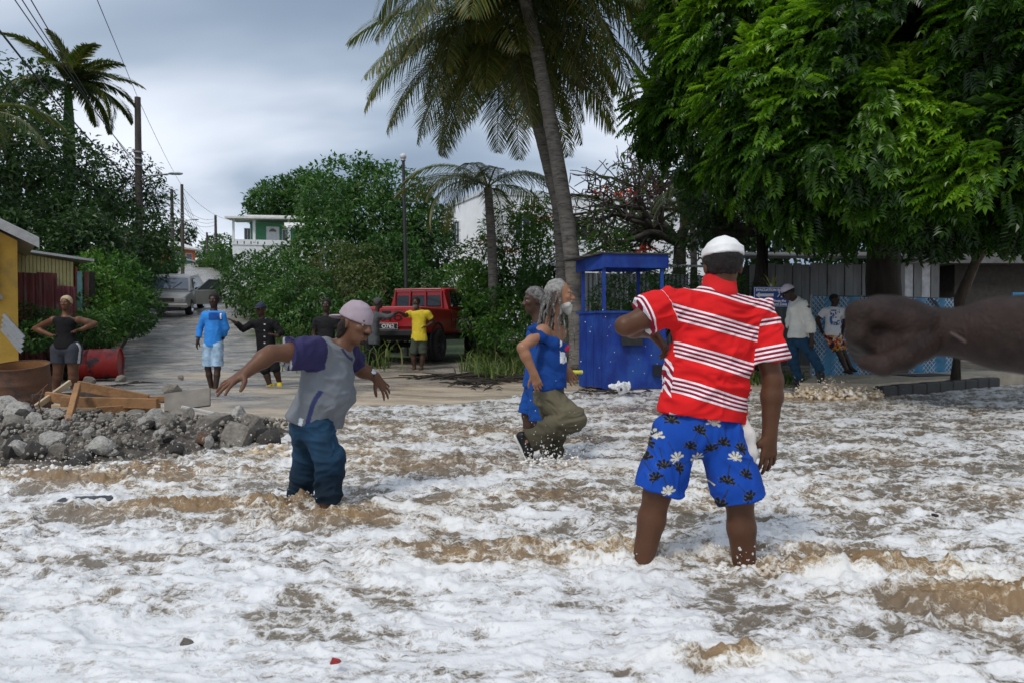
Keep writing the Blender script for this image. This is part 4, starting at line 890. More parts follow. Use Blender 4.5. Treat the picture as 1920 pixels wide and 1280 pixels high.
# --- flame tree with bare twisted branches
def flame_tree():
    d = 23; b = gp(1270,d); r = thing('flame_tree', 'half-bare flame tree with twisted limbs, hanging pods and red blossom', 'tree', tuple(b)); mb = MB(); ends = []
    def grow(p, dr, l, rad, lev):
        n = 5; pts = [p]; d_ = dr
        for i in range(n): d_ = unit(d_ + vr.normal(size=3)*.28 + V(0,0,.03 if lev < 2 else -.02)); pts.append(pts[-1]+d_*l/n)
        mb.tube(pts, np.linspace(rad, rad*.55, n+1), 7 if lev < 2 else 4)
        if lev >= 4: ends.append((pts[-1], d_)); return
        for k in range(4 if lev < 4 else 3):
            a = vr.uniform(.45,.95); sd = rdir(1)[0]; sd[1] *= .45; sd[2] = abs(sd[2])*.35 if lev < 2 else sd[2]*.5; q = pts[-1] if k < 2 else pts[3]
            grow(q, unit(d_*(1-a*.5)+sd*a*1.1), l*vr.uniform(.66,.86), max(rad*.55, .014), lev+1)
        if lev > 2: ends.append((pts[-1], d_))
    tb = P(1275,455,d)
    mb.tube([b, b*.5+tb*.5, tb], [.30,.24,.20], 10)
    for px, py, dd in ((1130,390,-.8),(1190,350,.3),(1260,330,0),(1330,360,.4),(1380,410,-.6),(1090,430,-.9),(1070,340,-.5),(1110,310,-.3),(1165,305,-.6),(1225,290,-.3),(1310,300,-.2),(1190,410,-1)):
        t = P(px,py,d+dd); dr = unit(t-tb); grow(tb, dr, np.linalg.norm(t-tb)*.60, .13, 1)
    mb.build('trunk', pmat('grey_twisted_bark',(.075,.065,.055),.9,.3,5,.5), r, 'all')
    e = np.array([q[0] for q in ends]); low = e
    n = len(e)*5; c = e[vr.integers(0,len(e),n)] + vr.normal(size=(n,3))*.32; keep = noise3(c*.7, 5) - .45*(c[:,2]-4.3) > -.1; c = c[keep]
    leaves('foliage', c, rdir(len(c))*V(1,1,.4), np.tile(V(0,0,1),(len(c),1))+rdir(len(c))*.4, vr.uniform(.14,.3,len(c)), L_FERN, r, .35, vr.random(len(c)))
    pods = e[vr.random(len(e)) < .35]; mbp = MB()
    for q in pods[:260]: mbp.tube([q, q+V(vr.normal(0,.04),0,-.16), q+V(vr.normal(0,.06),0,-.34)], [.014,.024,.008], 4)
    mbp.build('seed_pod', BARKD, r, kind='stuff')
    for px, py in ((1128,357),(1012,412),(1033,408),(912,458),(950,470),(1185,360),(1175,368),(1240,355),(1205,475),(1215,465),(985,395),(930,455)):
        c = P(px,py,d-1.5) + vr.normal(size=(34,3))*V(.20,.2,.07); leaves('blossom', c, rdir(34), rdir(34)+V(0,0,.6), vr.uniform(.06,.11,34), L_FLOWER, r, .8, vr.random(34))
flame_tree()
bush('ferny flame tree saplings in front of the white building', [L_(960,440,21,1.0,.8),L_(1010,420,21,.9),L_(940,490,20.5,.9),L_(1030,470,20.5,.9),L_(990,500,20,.8),L_(900,480,21,.7),L_(1140,455,21,.6)], 85, .20, L_FERN, name='tree', cat='tree', wid=.22)

# --- the big shade tree at the right: hanging compound leaves
def spray_template():
    n = 6; P_, S_, = [], []
    for i in range(n):
        t = .22 + .74*i/(n-1)
        for sg in (-1,1): P_.append((t, sg))
    return P_
def compound(name, pos, ax, nrm, size, mat, parent, rnd):
    """each leaf: a rachis with six pairs of leaflets and one at the tip"""
    m = len(pos); ax = ax/np.linalg.norm(ax,axis=1)[:,None]; sd = np.cross(ax, nrm); sd /= np.linalg.norm(sd,axis=1)[:,None]+1e-9; up = np.cross(sd, ax); s = size[:,None]
    ps, axs, nr, sz, rn = [], [], [], [], []
    for t, sg in spray_template() + [(.97,0)]:
        base = pos + ax*s*t - up*s*.28*t*t; a = ax*(.55 if sg else 1) + sd*sg*.85 - up*(.25+.25*t) if sg else ax - up*.5
        ps.append(base); axs.append(a); nr.append(up + sd*sg*.25 + vr.normal(size=(m,3))*.15); sz.append(size*(.42 if sg else .40)*(1-.25*abs(t-.55))); rn.append(rnd + vr.normal(size=m)*.06)
    return leaves(name, np.concatenate(ps), np.concatenate(axs), np.concatenate(nr), np.concatenate(sz), mat, parent, .42, np.concatenate(rn))
def big_tree():
    d = 12.5; b = gp(1662,d+1.6); r = thing('shade_tree', 'huge shade tree with dense hanging bright green compound leaves', 'tree', tuple(b))
    mb = MB(); tp = P(1660,400,d+1.6); mb.tube([b-V(0,0,.1), b+V(.02,0,.5), P(1655,520,d+1.6), tp], [.46,.36,.33,.30], 14)
    lob = [L_(1330,220,12.5,1.05),L_(1250,205,13.5,.75),L_(1390,100,12.0,1.3),L_(1340,50,12.5,1.1),L_(1500,50,11.0,1.5),L_(1480,190,10.5,1.2),L_(1420,295,11.0,.75),L_(1480,295,10.2,.85),L_(1560,345,9.8,.85),L_(1530,270,9.8,1.0),L_(1620,130,9.8,1.4),L_(1640,250,9.2,1.0),L_(1700,345,9.2,.85),L_(1620,365,9.8,.65),L_(1740,80,9.8,1.5),L_(1780,220,9.8,1.1),L_(1870,110,8.8,1.2),L_(1900,280,8.2,.75),L_(1860,345,8.2,.6),L_(1770,375,8.8,.55),L_(1720,-10,9.5,1.5),L_(1560,-40,10.5,1.5),L_(1400,-10,12,1.2),L_(1900,-10,8.5,1.3),L_(1450,365,11.5,.5),L_(1800,315,9.8,.8),L_(2000,190,8.5,1.4),L_(2000,345,8.5,.8),
           L_(1500,-160,11,1.6),L_(1750,-160,10,1.8),L_(1950,-160,9,1.5),L_(1600,190,12.5,1.8),L_(1800,140,12,1.8),L_(1450,240,13,1.3),L_(1700,315,12.5,1.2),L_(1850,365,12,.9),L_(1560,385,13,.7),L_(1900,385,11,.6),L_(1235,250,13.5,.4),L_(1215,225,13.6,.3),L_(1300,290,13.6,.45)]
    for c, rr_ in lob:
        k = np.linspace(0,1,6); m_ = vr.normal(size=3)*.4; pts = tp + k[:,None]*(np.asarray(c)-tp) + np.sin(k*math.pi)[:,None]*m_; mb.tube(pts, .13*(1-k)+.02, 6)
    mb.build('trunk', BARKD, r, 'all')
    p, n = clump_points(lob, 150, (.6,1.08)); kp = (noise3(p*1.25, 41) + .55*noise3(p*2.9, 42) + .25*n[:,2]) > -.22; p, n = p[kp], n[kp]; m = len(p)
    ax = n*.85 + rdir(m)*.45 + V(0,0,-.45); nr = V(0,0,1)*.9 + n*.6 + rdir(m)*.25
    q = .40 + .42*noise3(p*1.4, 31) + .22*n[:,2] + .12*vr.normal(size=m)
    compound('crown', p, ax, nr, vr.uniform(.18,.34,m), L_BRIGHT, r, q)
    # loose bare twigs
    return m
nbig = big_tree()
# other trunks in the shade and a darker backdrop of foliage
tree('dark trunked tree behind the evacuation sign', [L_(1350,330,15.5,1.0),L_(1430,400,15.5,.9),L_(1300,420,15.5,.55),L_(1370,420,16,.7),L_(1330,380,16,.6)], [gp(1425,15)-V(0,0,.1), P(1425,560,15), P(1432,430,15.2)], .27, 90, .16, L_DARK)
tree('leaning grey-brown trunk with leafy top by the right walkway', [L_(1860,400,11.5,.5),L_(1900,360,11.5,.7),L_(1835,430,11.8,.35)], [gp(1790,12.3)-V(0,0,.1), P(1800,560,12.2), P(1830,490,12)], .13, 150, .16, L_BRIGHT, bark=BARK)
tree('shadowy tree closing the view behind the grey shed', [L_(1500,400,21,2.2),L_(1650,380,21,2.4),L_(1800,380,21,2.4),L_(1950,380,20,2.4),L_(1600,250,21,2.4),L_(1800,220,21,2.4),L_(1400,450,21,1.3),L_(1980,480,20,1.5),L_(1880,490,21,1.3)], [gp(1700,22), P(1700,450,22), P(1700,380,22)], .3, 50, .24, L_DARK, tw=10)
tree('feathery casuarina showing above the palm on the right', [L_(1290,20,17,1.3),L_(1260,-60,17,1.5),L_(1250,70,17,.6),L_(1240,30,17,.7)], [gp(1370,17.5), P(1350,200,17.5), P(1310,60,17)], .2, 60, .30, L_DARK, wid=.06, tw=20)
# spiky yellowing plant by the sign
def spiky():
    b = P(1448,545,13.0); g = gp(1448,13.0); r = thing('spiky_plant', 'yellow-green spiky plant behind the evacuation sign', 'plant', tuple(g)); mb = MB(); mb.tube([g, b], [.04,.03], 6); mb.build('stem', BARK, r)
    for k in range(26):
        a = vr.uniform(0,6.28); e_ = vr.uniform(-.3,1.2); o = V(math.cos(a)*math.cos(e_), math.sin(a)*math.cos(e_), math.sin(e_)); l = vr.uniform(.3,.5); sd = unit(np.cross(o,V(0,0,1)))*.014
        mb = MB(); mb.add([b-sd, b+sd, b+o*l*.6+sd, b+o*l*.6-sd, b+o*l+V(0,0,-.1)], [(0,1,2,3),(3,2,4)]); mb.build('leaf', pmat('spiky_leaf',(.22,.24,.05),.5,.3,5,0), r)
spiky()
# far trees on the skyline up the road
tree('round distant tree beside the orange house', [L_(335,440,95,2.2),L_(322,442,95,1.2),L_(348,442,95,1.2)], [gp(335,95), P(335,470,95), P(335,450,95)], .25, 26, .4, L_DARK)
tree('distant tree line at the end of the lane', [L_(395,475,95,2.0),L_(415,468,90,2.2),L_(385,490,90,1.5),L_(408,492,80,1.6),L_(430,485,60,1.5)], [gp(400,92), P(400,495,92), P(400,480,92)], .25, 26, .4, L_MID)
bush('clipped round hedge at the top of the lane', [L_(385,500,64,.9),L_(395,502,64,.8),L_(376,502,64,.7)], 120, .2, L_MID)

tree('broad tree standing behind the veranda house', [L_(520,390,72,3.2),L_(570,380,72,3.4),L_(600,375,70,3.2),L_(490,385,74,1.6),L_(545,400,72,2.8)], [gp(545,73), P(545,440,73), P(545,410,72)], .4, 26, .45, L_MID)
# ================================================================== vehicles
REDP = pmat('red_car_paint', (.32,.009,.012), .28, .10, 2, .03, 30, spec=.6, col2=(.22,.05,.035), c2=(.62,.85), c2scale=2)
SILV = pmat('champagne_paint', (.36,.34,.31), .35, .12, 2, .03, 30, spec=.6, metal=.3)
BLKP = pmat('black_plastic', (.015,.015,.016), .55, .2, 6, .1)
RUBB = pmat('tyre_rubber', (.018,.017,.016), .85, .3, 12, .4, 60, col2=(.16,.13,.10), c2=(.58,.8), c2scale=6)
CHRO = pmat('chrome', (.55,.55,.56), .22, .1, 4, 0, metal=.9)
LAMPR = pmat('red_lens', (.30,.01,.01), .2, .1, 4, 0); LAMPC = pmat('clear_lens', (.35,.36,.37), .12, .1, 6, 0, spec=.7)
CARGL = pmat('car_glass', (.012,.014,.016), .05, .1, 2, 0, spec=.8)
WHT = pmat('white_letter', (.75,.75,.75), .6, .05, 5, 0); BLKL = pmat('black_letter', (.02,.005,.005), .5, .1, 5, 0)
def rrect(y, hb, ht, z0, z1, r=.08, n=4):
    """rounded trapezoid section in the x-z plane at y"""
    pts = []
    for cx, cz, a0 in ((hb-r, z0+r, -90), (ht-r, z1-r, 0), (-ht+r, z1-r, 90), (-hb+r, z0+r, 180)):
        for k in range(n+1): a = R(a0+90*k/n); pts.append((cx+r*math.cos(a), y, cz+r*math.sin(a)))
    return pts
def wheel(root, M, c, rad, wd, side, rimmat):
    mb = MB(); n = 28; prof = [(rad*.60,-wd/2),(rad*.90,-wd/2),(rad*.97,-wd*.42),(rad,-wd*.25),(rad,wd*.25),(rad*.97,wd*.42),(rad*.90,wd/2),(rad*.60,wd/2),(rad*.60,-wd/2)]
    mb.lathe(c, (1,0,0), prof, n)
    for k in range(n): a = 2*math.pi*k/n; mb.box(np.asarray(c)+V(0, math.cos(a)*rad, math.sin(a)*rad), (wd*.8,.035,.022), euler(a+math.pi/2,0,0))
    w_ = mb.xf(M).build('wheel', RUBB, root, True)
    mb = MB(); mb.lathe(np.asarray(c)+V(side*wd*.30,0,0), (side,0,0), [(0,.03),(rad*.16,.03),(rad*.2,0),(rad*.52,-.02),(rad*.61,.05),(rad*.61,-.12),(0,-.12)], 20); mb.xf(M).build('rim', rimmat, w_, True)
def pickup():
    rear = P(728,682,17.0); ang = -R(15); g = gz1(rear[0], rear[1]); g2 = gz1(rear[0]+.6, rear[1]+3.0)
    M = Matrix.Translation(Vector((rear[0], rear[1], g+.02))) @ Matrix.Rotation(ang, 4, 'Z') @ Matrix.Rotation(math.atan2(g2-g, 3.1)*.8, 4, 'X') @ Matrix.Translation(Vector((0,1.05,0)))
    r = thing('pickup_truck', 'lifted red double-cab pickup truck parked tail-on, plate 0762', 'truck', (rear[0], rear[1], g))
    B_ = lambda mb, n, m, p=r, s=True: mb.xf(M).build(n, m, p, s)
    z0, zb = .74, 1.36; hw = .92
    # lower body in one loft: tail, bed, cab, bonnet, nose
    mb = MB(); mb.loft([rrect(y, hb*hw, ht*hw, a, b, .07) for y, hb, ht, a, b in ((-1.12,.96,.95,.80,1.35),(-1.08,1,.98,.76,1.38),(-.55,1,.98,.72,1.38),(.95,1,.98,.70,1.38),(2.55,1,.97,.68,1.38),(2.75,1,.95,.68,1.36),(3.75,.98,.88,.70,1.24),(4.05,.93,.80,.74,1.12),(4.12,.88,.76,.8,1.05))]); body = B_(mb, 'body', REDP)
    # bed cavity shown by dark liner just proud of the top
    mb = MB(); mb.box((0,-.08,1.383), (1.56,1.86,.012)); B_(mb, 'bed_liner', BLKP, body)
    # cab with raked screen
    mb = MB(); mb.loft([rrect(y, hb, ht, 1.34, t, .06) for y, hb, ht, t in ((.92,.86,.74,1.86),(1.0,.87,.76,1.95),(1.6,.88,.78,1.99),(2.15,.88,.77,1.96),(2.45,.87,.74,1.84),(2.95,.86,.80,1.40))]); cab = B_(mb, 'cab', REDP)
    # rear window panes
    for k in range(3):
        x0 = -.66 + .45*k; mb = MB(); mb.box((x0+.21, .915+.0, 1.63), (.40,.03,.36), euler(-.16,0,0), .01); B_(mb, 'rear_window', CARGL, cab)
    for sx in (-1,1):
        for y0, y1, t0, t1 in ((1.12,1.70,1.88,1.90),(1.78,2.42,1.89,1.72)):
            def q(y, z): tt_ = (z-1.34)/(1.97-1.34); return V(sx*(.872-.105*tt_+.006), y, z)
            mb = MB(); mb.slab([q(y0,1.45), q(y1+.06,1.45), q(y1,t1), q(y0+.04,t0)], V(sx*.012,0,0)); B_(mb, 'side_window', CARGL, cab, False)
        mb = MB(); mb.box((sx*.945,2.42,1.44), (.12,.10,.15), None, .03); B_(mb, 'mirror', BLKP, cab)
        for y_ in (1.02, 1.74, 2.52): mb = MB(); mb.box((sx*.916,y_,1.04), (.012,.012,.60)); B_(mb, 'door_seam', BLKP, body, False)
        for y_ in (1.58, 2.36): mb = MB(); mb.box((sx*.925,y_,1.22), (.03,.16,.035), None, .01); B_(mb, 'door_handle', REDP, body)
        # arches (dark lips) and wheels
        for y_ in (0.0, 3.05):
            mb = MB(); mb.lathe((sx*.87,y_,.50), (sx,0,0), [(.44,.0),(.50,.0),(.52,.02),(.51,.06),(.45,.06),(.44,.0)], 26); B_(mb, 'wheel_arch', BLKP, r)
            wheel(r, M, (sx*.86,y_,.42), .42, .30, sx, BLKP)
        mb = MB(); mb.box((sx*.86,-1.115,1.12), (.12,.05,.40), None, .02); B_(mb, 'tail_light', LAMPR)
    mb = MB(); mb.box((0,-1.135,1.10), (1.50,.03,.46), None, .012); tg = B_(mb, 'tailgate', REDP)
    mb = MB(); mb.box((0,-1.155,1.24), (.24,.02,.07), None, .008); B_(mb, 'tailgate_handle', BLKP, tg)
    mb = MB(); mb.box((0,-1.20,.72), (1.75,.16,.16), None, .03); bp_ = B_(mb, 'rear_bumper', BLKP)
    mb = MB(); mb.box((0,1.4,.62), (1.4,4.6,.16)); B_(mb, 'chassis', BLKP)
    mb = MB(); mb.tube([(-.7,0,.42),(.7,0,.42)], [.07,.07], 8); B_(mb, 'axle', BLKP)
    # plate with number
    mb = MB(); mb.box((.05,-1.162,.89), (.52,.014,.15), None, .004); pl = B_(mb, 'number_plate', BLKP)
    mb = MB()
    for c_, s_ in (((.05,-1.171,.961),(.50,.006,.007)),((.05,-1.171,.819),(.50,.006,.007)),((-.203,-1.171,.89),(.007,.006,.15)),((.303,-1.171,.89),(.007,.006,.15))): mb.box(c_, s_)
    B_(mb, 'plate_border', WHT, pl)
    FM = M @ Matrix.Translation((.05,-1.172,.888)) @ Matrix.Rotation(math.pi/2, 4, 'X'); text_mesh('O762', .135, WHT, 'plate_number', pl, FM, .003, .002, 1.1)
    FM = M @ Matrix.Translation((.02,-1.154,1.085)) @ Matrix.Rotation(math.pi/2, 4, 'X'); text_mesh('TOYO', .19, BLKL, 'tailgate_lettering', tg, FM, .003, .008, 1.5)
    FM = M @ Matrix.Translation((-.1,-1.154,1.215)) @ Matrix.Rotation(math.pi/2, 4, 'X')
    # tubular rack behind the cab
    for x_ in (-.72,-.25,.22,.70): mb = MB(); mb.tube([(x_,.84,1.36),(x_*.95,.88,1.92)], .022, 8); B_(mb, 'rack_bar', REDP)
    mb = MB(); mb.tube([(-.70,.88,1.92),(.67,.88,1.92)], .024, 8); B_(mb, 'rack_bar', REDP)
pickup()
def grey_car():
    f = P(305,585,25.0); g = gz1(f[0], f[1]); d_ = V(-.42,.9,0); ang = math.atan2(f[0]-road_x(40)*0-f[0], 1)
    # nose towards the camera, slope under it
    M = Matrix.Translation(Vector((f[0], f[1], g+.02))) @ Matrix.Rotation(R(16), 4, 'Z') @ Matrix.Rotation(.12, 4, 'X') @ Matrix.Diagonal((1,1,.84,1))
    r = thing('parked_car', 'silver-grey four-wheel-drive parked nose-on up the lane, door open', 'car', (f[0], f[1], g))
    B_ = lambda mb, n, m, p=r, s=True: mb.xf(M).build(n, m, p, s)
    hw = .87
    mb = MB(); mb.loft([rrect(y, hb*hw, ht*hw, a, b, .08) for y, hb, ht, a, b in ((-.02,.86,.80,.52,.86),(.05,.95,.90,.44,.94),(.4,.99,.92,.42,1.00),(1.3,1,.94,.40,1.06),(1.5,1,.95,.40,1.10),(4.4,1,.95,.42,1.10),(4.5,.95,.9,.5,1.0))]); body = B_(mb, 'body', SILV)
    mb = MB(); mb.loft([rrect(y, hb, ht, 1.05, t, .07) for y, hb, ht, t in ((1.15,.82,.78,1.08),(1.95,.80,.66,1.66),(2.3,.80,.66,1.72),(3.9,.80,.66,1.70),(4.35,.80,.68,1.50),(4.45,.80,.72,1.1))]); cab = B_(mb, 'cab', SILV)
    def scr(x, z): t = (z-1.09)/(1.66-1.09); return V(x*(.80-.13*t)/.80, 1.155+.80*t-.012, z+.012)
    mb = MB(); mb.slab([scr(-.70,1.14), scr(.70,1.14), scr(.68,1.60), scr(-.68,1.60)], V(0,-.012,.01)); B_(mb, 'windscreen', pmat('pale_screen',(.10,.13,.17),.06,.2,2,0,spec=.8), cab, False)
    mb = MB(); a_, b_ = scr(.15,1.17)+V(0,-.03,.02), scr(.45,1.42)+V(0,-.03,.02); mb.tube([a_, b_], .01, 5); B_(mb, 'wiper', BLKP, cab)
    for sx in (-1,1):
        mb = MB(); mb.slab([V(sx*.80,1.75,1.16), V(sx*.80,3.9,1.16), V(sx*.695,3.8,1.60), V(sx*.70,2.15,1.60)], V(sx*.012,0,0)); B_(mb, 'side_window', CARGL, cab, False)
        mb = MB(); mb.box((sx*.62,.02,.76), (.34,.06,.18), euler(0,0,-sx*.12), .03); B_(mb, 'headlight', LAMPC)
        for y_ in (.85,3.55): wheel(r, M, (sx*.76,y_,.36), .36, .22, sx, CHRO)
        mb = MB(); mb.box((sx*.97,1.5,1.16), (.18,.09,.13), None, .03); B_(mb, 'mirror', BLKP, cab)
    mb = MB(); mb.box((0,-.03,.77), (.80,.05,.17), None, .02); gr = B_(mb, 'grille', BLKP)
    for k in range(3): mb = MB(); mb.box((0,-.062,.72+.05*k), (.74,.012,.016)); B_(mb, 'grille_bar', CHRO, gr)
    mb = MB(); mb.box((0,-.07,.52), (1.74,.18,.20), None, .05); bp_ = B_(mb, 'front_bumper', SILV)
    mb = MB(); mb.box((0,-.168,.56), (.46,.012,.11)); pl = B_(mb, 'number_plate', BLKP, bp_)
    mb = MB(); mb.box((0,-.163,.43), (1.3,.012,.07)); B_(mb, 'lower_grille', BLKP, bp_)
    # open front door on the right of the picture
    h0 = V(.87,1.45,0); a = R(-62); u = V(math.cos(a)*0+math.sin(-a)*1.0, math.cos(a), 0); u = unit(V(.92,.38,0)); dn = unit(np.cross(u, V(0,0,1))); pz = [h0+V(0,0,.45), h0+u*.98+V(0,0,.45), h0+u*1.02+V(0,0,1.08), h0+V(0,0,1.08)]
    mb = MB(); mb.slab(pz, dn*.08); dr = B_(mb, 'door', SILV, r, False)
    mb = MB(); wz = [h0+u*.03+V(0,0,1.08), h0+u*1.02+V(0,0,1.08), h0+u*.96+V(0,0,1.58), h0+u*.52+V(0,0,1.60)]
    for i in range(4): mb.tube([wz[i]+dn*.04, wz[(i+1)%4]+dn*.04], .026, 6)
    B_(mb, 'window_frame', SILV, dr)
    mb = MB(); mb.slab([q+dn*.035 for q in wz], dn*.008); B_(mb, 'pane', pmat('smoked_pane',(.09,.10,.11),.1,.1,2,0,spec=.7), dr, False)
    mb = MB(); mb.box(h0+u*.5+V(0,0,.80)-dn*.02, (.7,.02,.3), np.stack([u,dn,V(0,0,1)],1)); B_(mb, 'door_lining', BLKP, dr)
    # the foot of somebody standing behind the door
grey_car()

# ================================================================== street things
BLUEP = pmat('blue_paint', (.004,.028,.22), .6, .3, 3, .3, 30, col2=(.015,.07,.30), c2=(.45,.7), c2scale=3.5, stretch=(1,1,.5))
STEEL = pmat('grey_steel', (.30,.31,.32), .5, .2, 6, .1, metal=.4)
WOODP = pmat('pole_timber', (.075,.062,.052), .9, .3, 6, .7, 30, stretch=(2,2,.25))
LUMB = pmat('lumber', (.30,.155,.065), .75, .28, 4, .3, 40, col2=(.14,.07,.03), c2=(.5,.75), c2scale=5, stretch=(1,1,1)); LUMB2 = pmat('pale_lumber', (.44,.33,.21), .8, .25, 5, .3)
def booth():
    d = 11.9; fl, fr = P(1130,712,d), P(1246,700,d+.15); bl = P(1088,700,d+.75); g = gz1(fl[0], fl[1])-.02
    fl[2] = fr[2] = bl[2] = 0; ux = fr-fl; uy = bl-fl; br = fr+uy; X_ = unit(ux); Y_ = unit(uy)
    zc, zt0, zt1 = P(1130,587,d)[2], P(1130,502,d)[2], P(1130,477,d)[2]
    r = thing('booth', 'empty bright blue wooden vendor booth with open sides and flat roof', 'booth', (fl[0], fl[1], g)); Z_ = V(0,0,1)
    def panel(a, b, z0, z1, name, m=BLUEP, th=.03, par=None):
        n = unit(np.cross(b-a, Z_)); mb = MB(); mb.slab([a+Z_*z0, b+Z_*z0, b+Z_*z1, a+Z_*z1], -n*th); return mb.build(name, m, par or r)
    fp = panel(fl, fr, g+.04, zc, 'front_panel'); e = X_*.004
    for k in range(3): panel(fl + uy*(k/3) + Y_*.012*0 - X_*.0, fl + uy*((k+1)/3-.012), g+.06-.01*k, zc, 'side_board')
    panel(br, fr, g+.04, zc, 'side_panel'); panel(bl, br, g+.04, zc, 'back_panel')
    mb = MB(); c4 = [fl-X_*.06-Y_*.06, fr+X_*.05-Y_*.06, br+X_*.05+Y_*.05, bl-X_*.06+Y_*.05]; mb.slab([q+Z_*zc for q in c4], Z_*.035); mb.build('counter', BLUEP, r)
    for q, o in ((fl, X_*.035+Y_*.035), (fr, -X_*.035+Y_*.035), (bl, X_*.035-Y_*.035), (br, -X_*.035-Y_*.035)):
        mb = MB(); mb.box(q+o+Z_*(zc+.035+zt0)/2, (.055,.055,zt0-zc-.03), np.stack([X_, np.cross(Z_,X_), Z_],1)); mb.build('post', BLUEP, r)
    o = [fl-X_*.02-Y_*.03, fr+X_*.05-Y_*.03, br+X_*.05+Y_*.1, bl-X_*.04+Y_*.1]
    panel(o[0], o[1], zt0, zt1, 'front_fascia'); panel(o[3], o[0], zt0-.02, zt1-.02, 'side_fascia'); panel(o[1], o[2], zt0, zt1, 'side_fascia'); panel(o[2], o[3], zt0, zt1, 'back_fascia')
    mb = MB(); mb.slab([q + Z_*(zt1+.005) + (q-sum(o)/4)*.06 + (V(-.28,0,-.05) if i == 3 else 0) for i, q in enumerate(o)], Z_*.025); mb.build('roof', pmat('tarred_roof',(.05,.047,.045),.9,.3,6,.4,col2=(.2,.19,.17),c2=(.55,.7),c2scale=7), r)
    pc = P(1186,632,d-.05); mb = MB(); mb.slab([pc+V(-.19,0,-.14), pc+V(.18,.02,-.14), pc+V(.18,.02,.14), pc+V(-.19,0,.14)], V(0,.05,0)); mb.build('notice_panel', pmat('chalk_black',(.018,.018,.02),.6,.3,20,.1), fp)
    q = P(1236,694,d+.1); mb = MB(); mb.slab([q+V(-.12,-.06,-.10), q+V(.09,-.05,-.10), q+V(.09,-.05,.10), q+V(-.12,-.06,.10)], V(0,.05,0)); mb.build('vent_hole', pmat('vent_dark',(.01,.012,.02),.8), fp)
booth()
def evac_sign():
    d = 12.2; c = P(1447,557,d); w_, h_ = 68/FPX*d, 38/FPX*d; g = gz1(c[0], c[1])
    r = thing('evacuation_sign', 'blue tsunami evacuation route sign with white arrow on a steel post', 'sign', (c[0], c[1]+.03, g))
    mb = MB(); mb.tube([(c[0],c[1]+.04,g-.1),(c[0],c[1]+.04,c[2]+h_/2+.06)], .022, 8); mb.build('post', STEEL, r, True)
    sb = pmat('sign_blue', (.012,.06,.30), .35, .06, 4, 0)
    mb = MB(); mb.box(c, (w_,.012,h_), None, .004); pl = mb.build('plate', sb, r)
    mb = MB(); f_ = .012
    for cc, s_ in (((0,0,h_/2-.016),(w_-.02,.004,f_*.6)),((0,0,-h_/2+.016),(w_-.02,.004,f_*.6)),((-w_/2+.014,0,0),(f_*.6,.004,h_-.04)),((w_/2-.014,0,0),(f_*.6,.004,h_-.04))): mb.box(c+np.array(cc)+V(0,-.008,0), s_)
    mb.build('border', WHT, pl)
    T = lambda s, z, sz, xs=1: text_mesh(s, sz, WHT, 'lettering', pl, Matrix.Translation(Vector(c+V(0,-.009,z))) @ Matrix.Rotation(math.pi/2,4,'X'), .002, .0028, xs)
    T('EVACUATION ROUTE', h_*.335, .062, .93); T('Move away from the', -h_*.20, .060, 1.0); T('Tsunami Hazard Zone', -h_*.355, .060, .98)
    y_ = -.010; z_ = h_*.09; a = [(-.29,0),(-.22,.052),(-.22,.025),(.03,.025),(.03,-.025),(-.22,-.025),(-.22,-.052)]
    mb = MB(); mb.slab([c+V(x_,y_,z_+q) for x_, q in a], V(0,.004,0)); mb.build('arrow', WHT, pl)
    # running figure and wave on the right of the arrow
    mb = MB(); w0 = [c+V(.10+.16*t, y_, z_-.035+.03*math.sin(t*9)+.05*t) for t in np.linspace(0,1,14)]; mb.tube(w0, .009, 5); mb.build('wave_mark', WHT, pl)
    mb = MB(); mb.lathe(c+V(.13,y_,z_+.052), (0,1,0), [(0,0),(.014,0),(.014,.004),(0,.004)], 12); mb.tube([c+V(.13,y_,z_+.035), c+V(.14,y_,z_+.005), c+V(.11,y_,z_-.02)], .007, 5); mb.build('figure_mark', WHT, pl)
evac_sign()
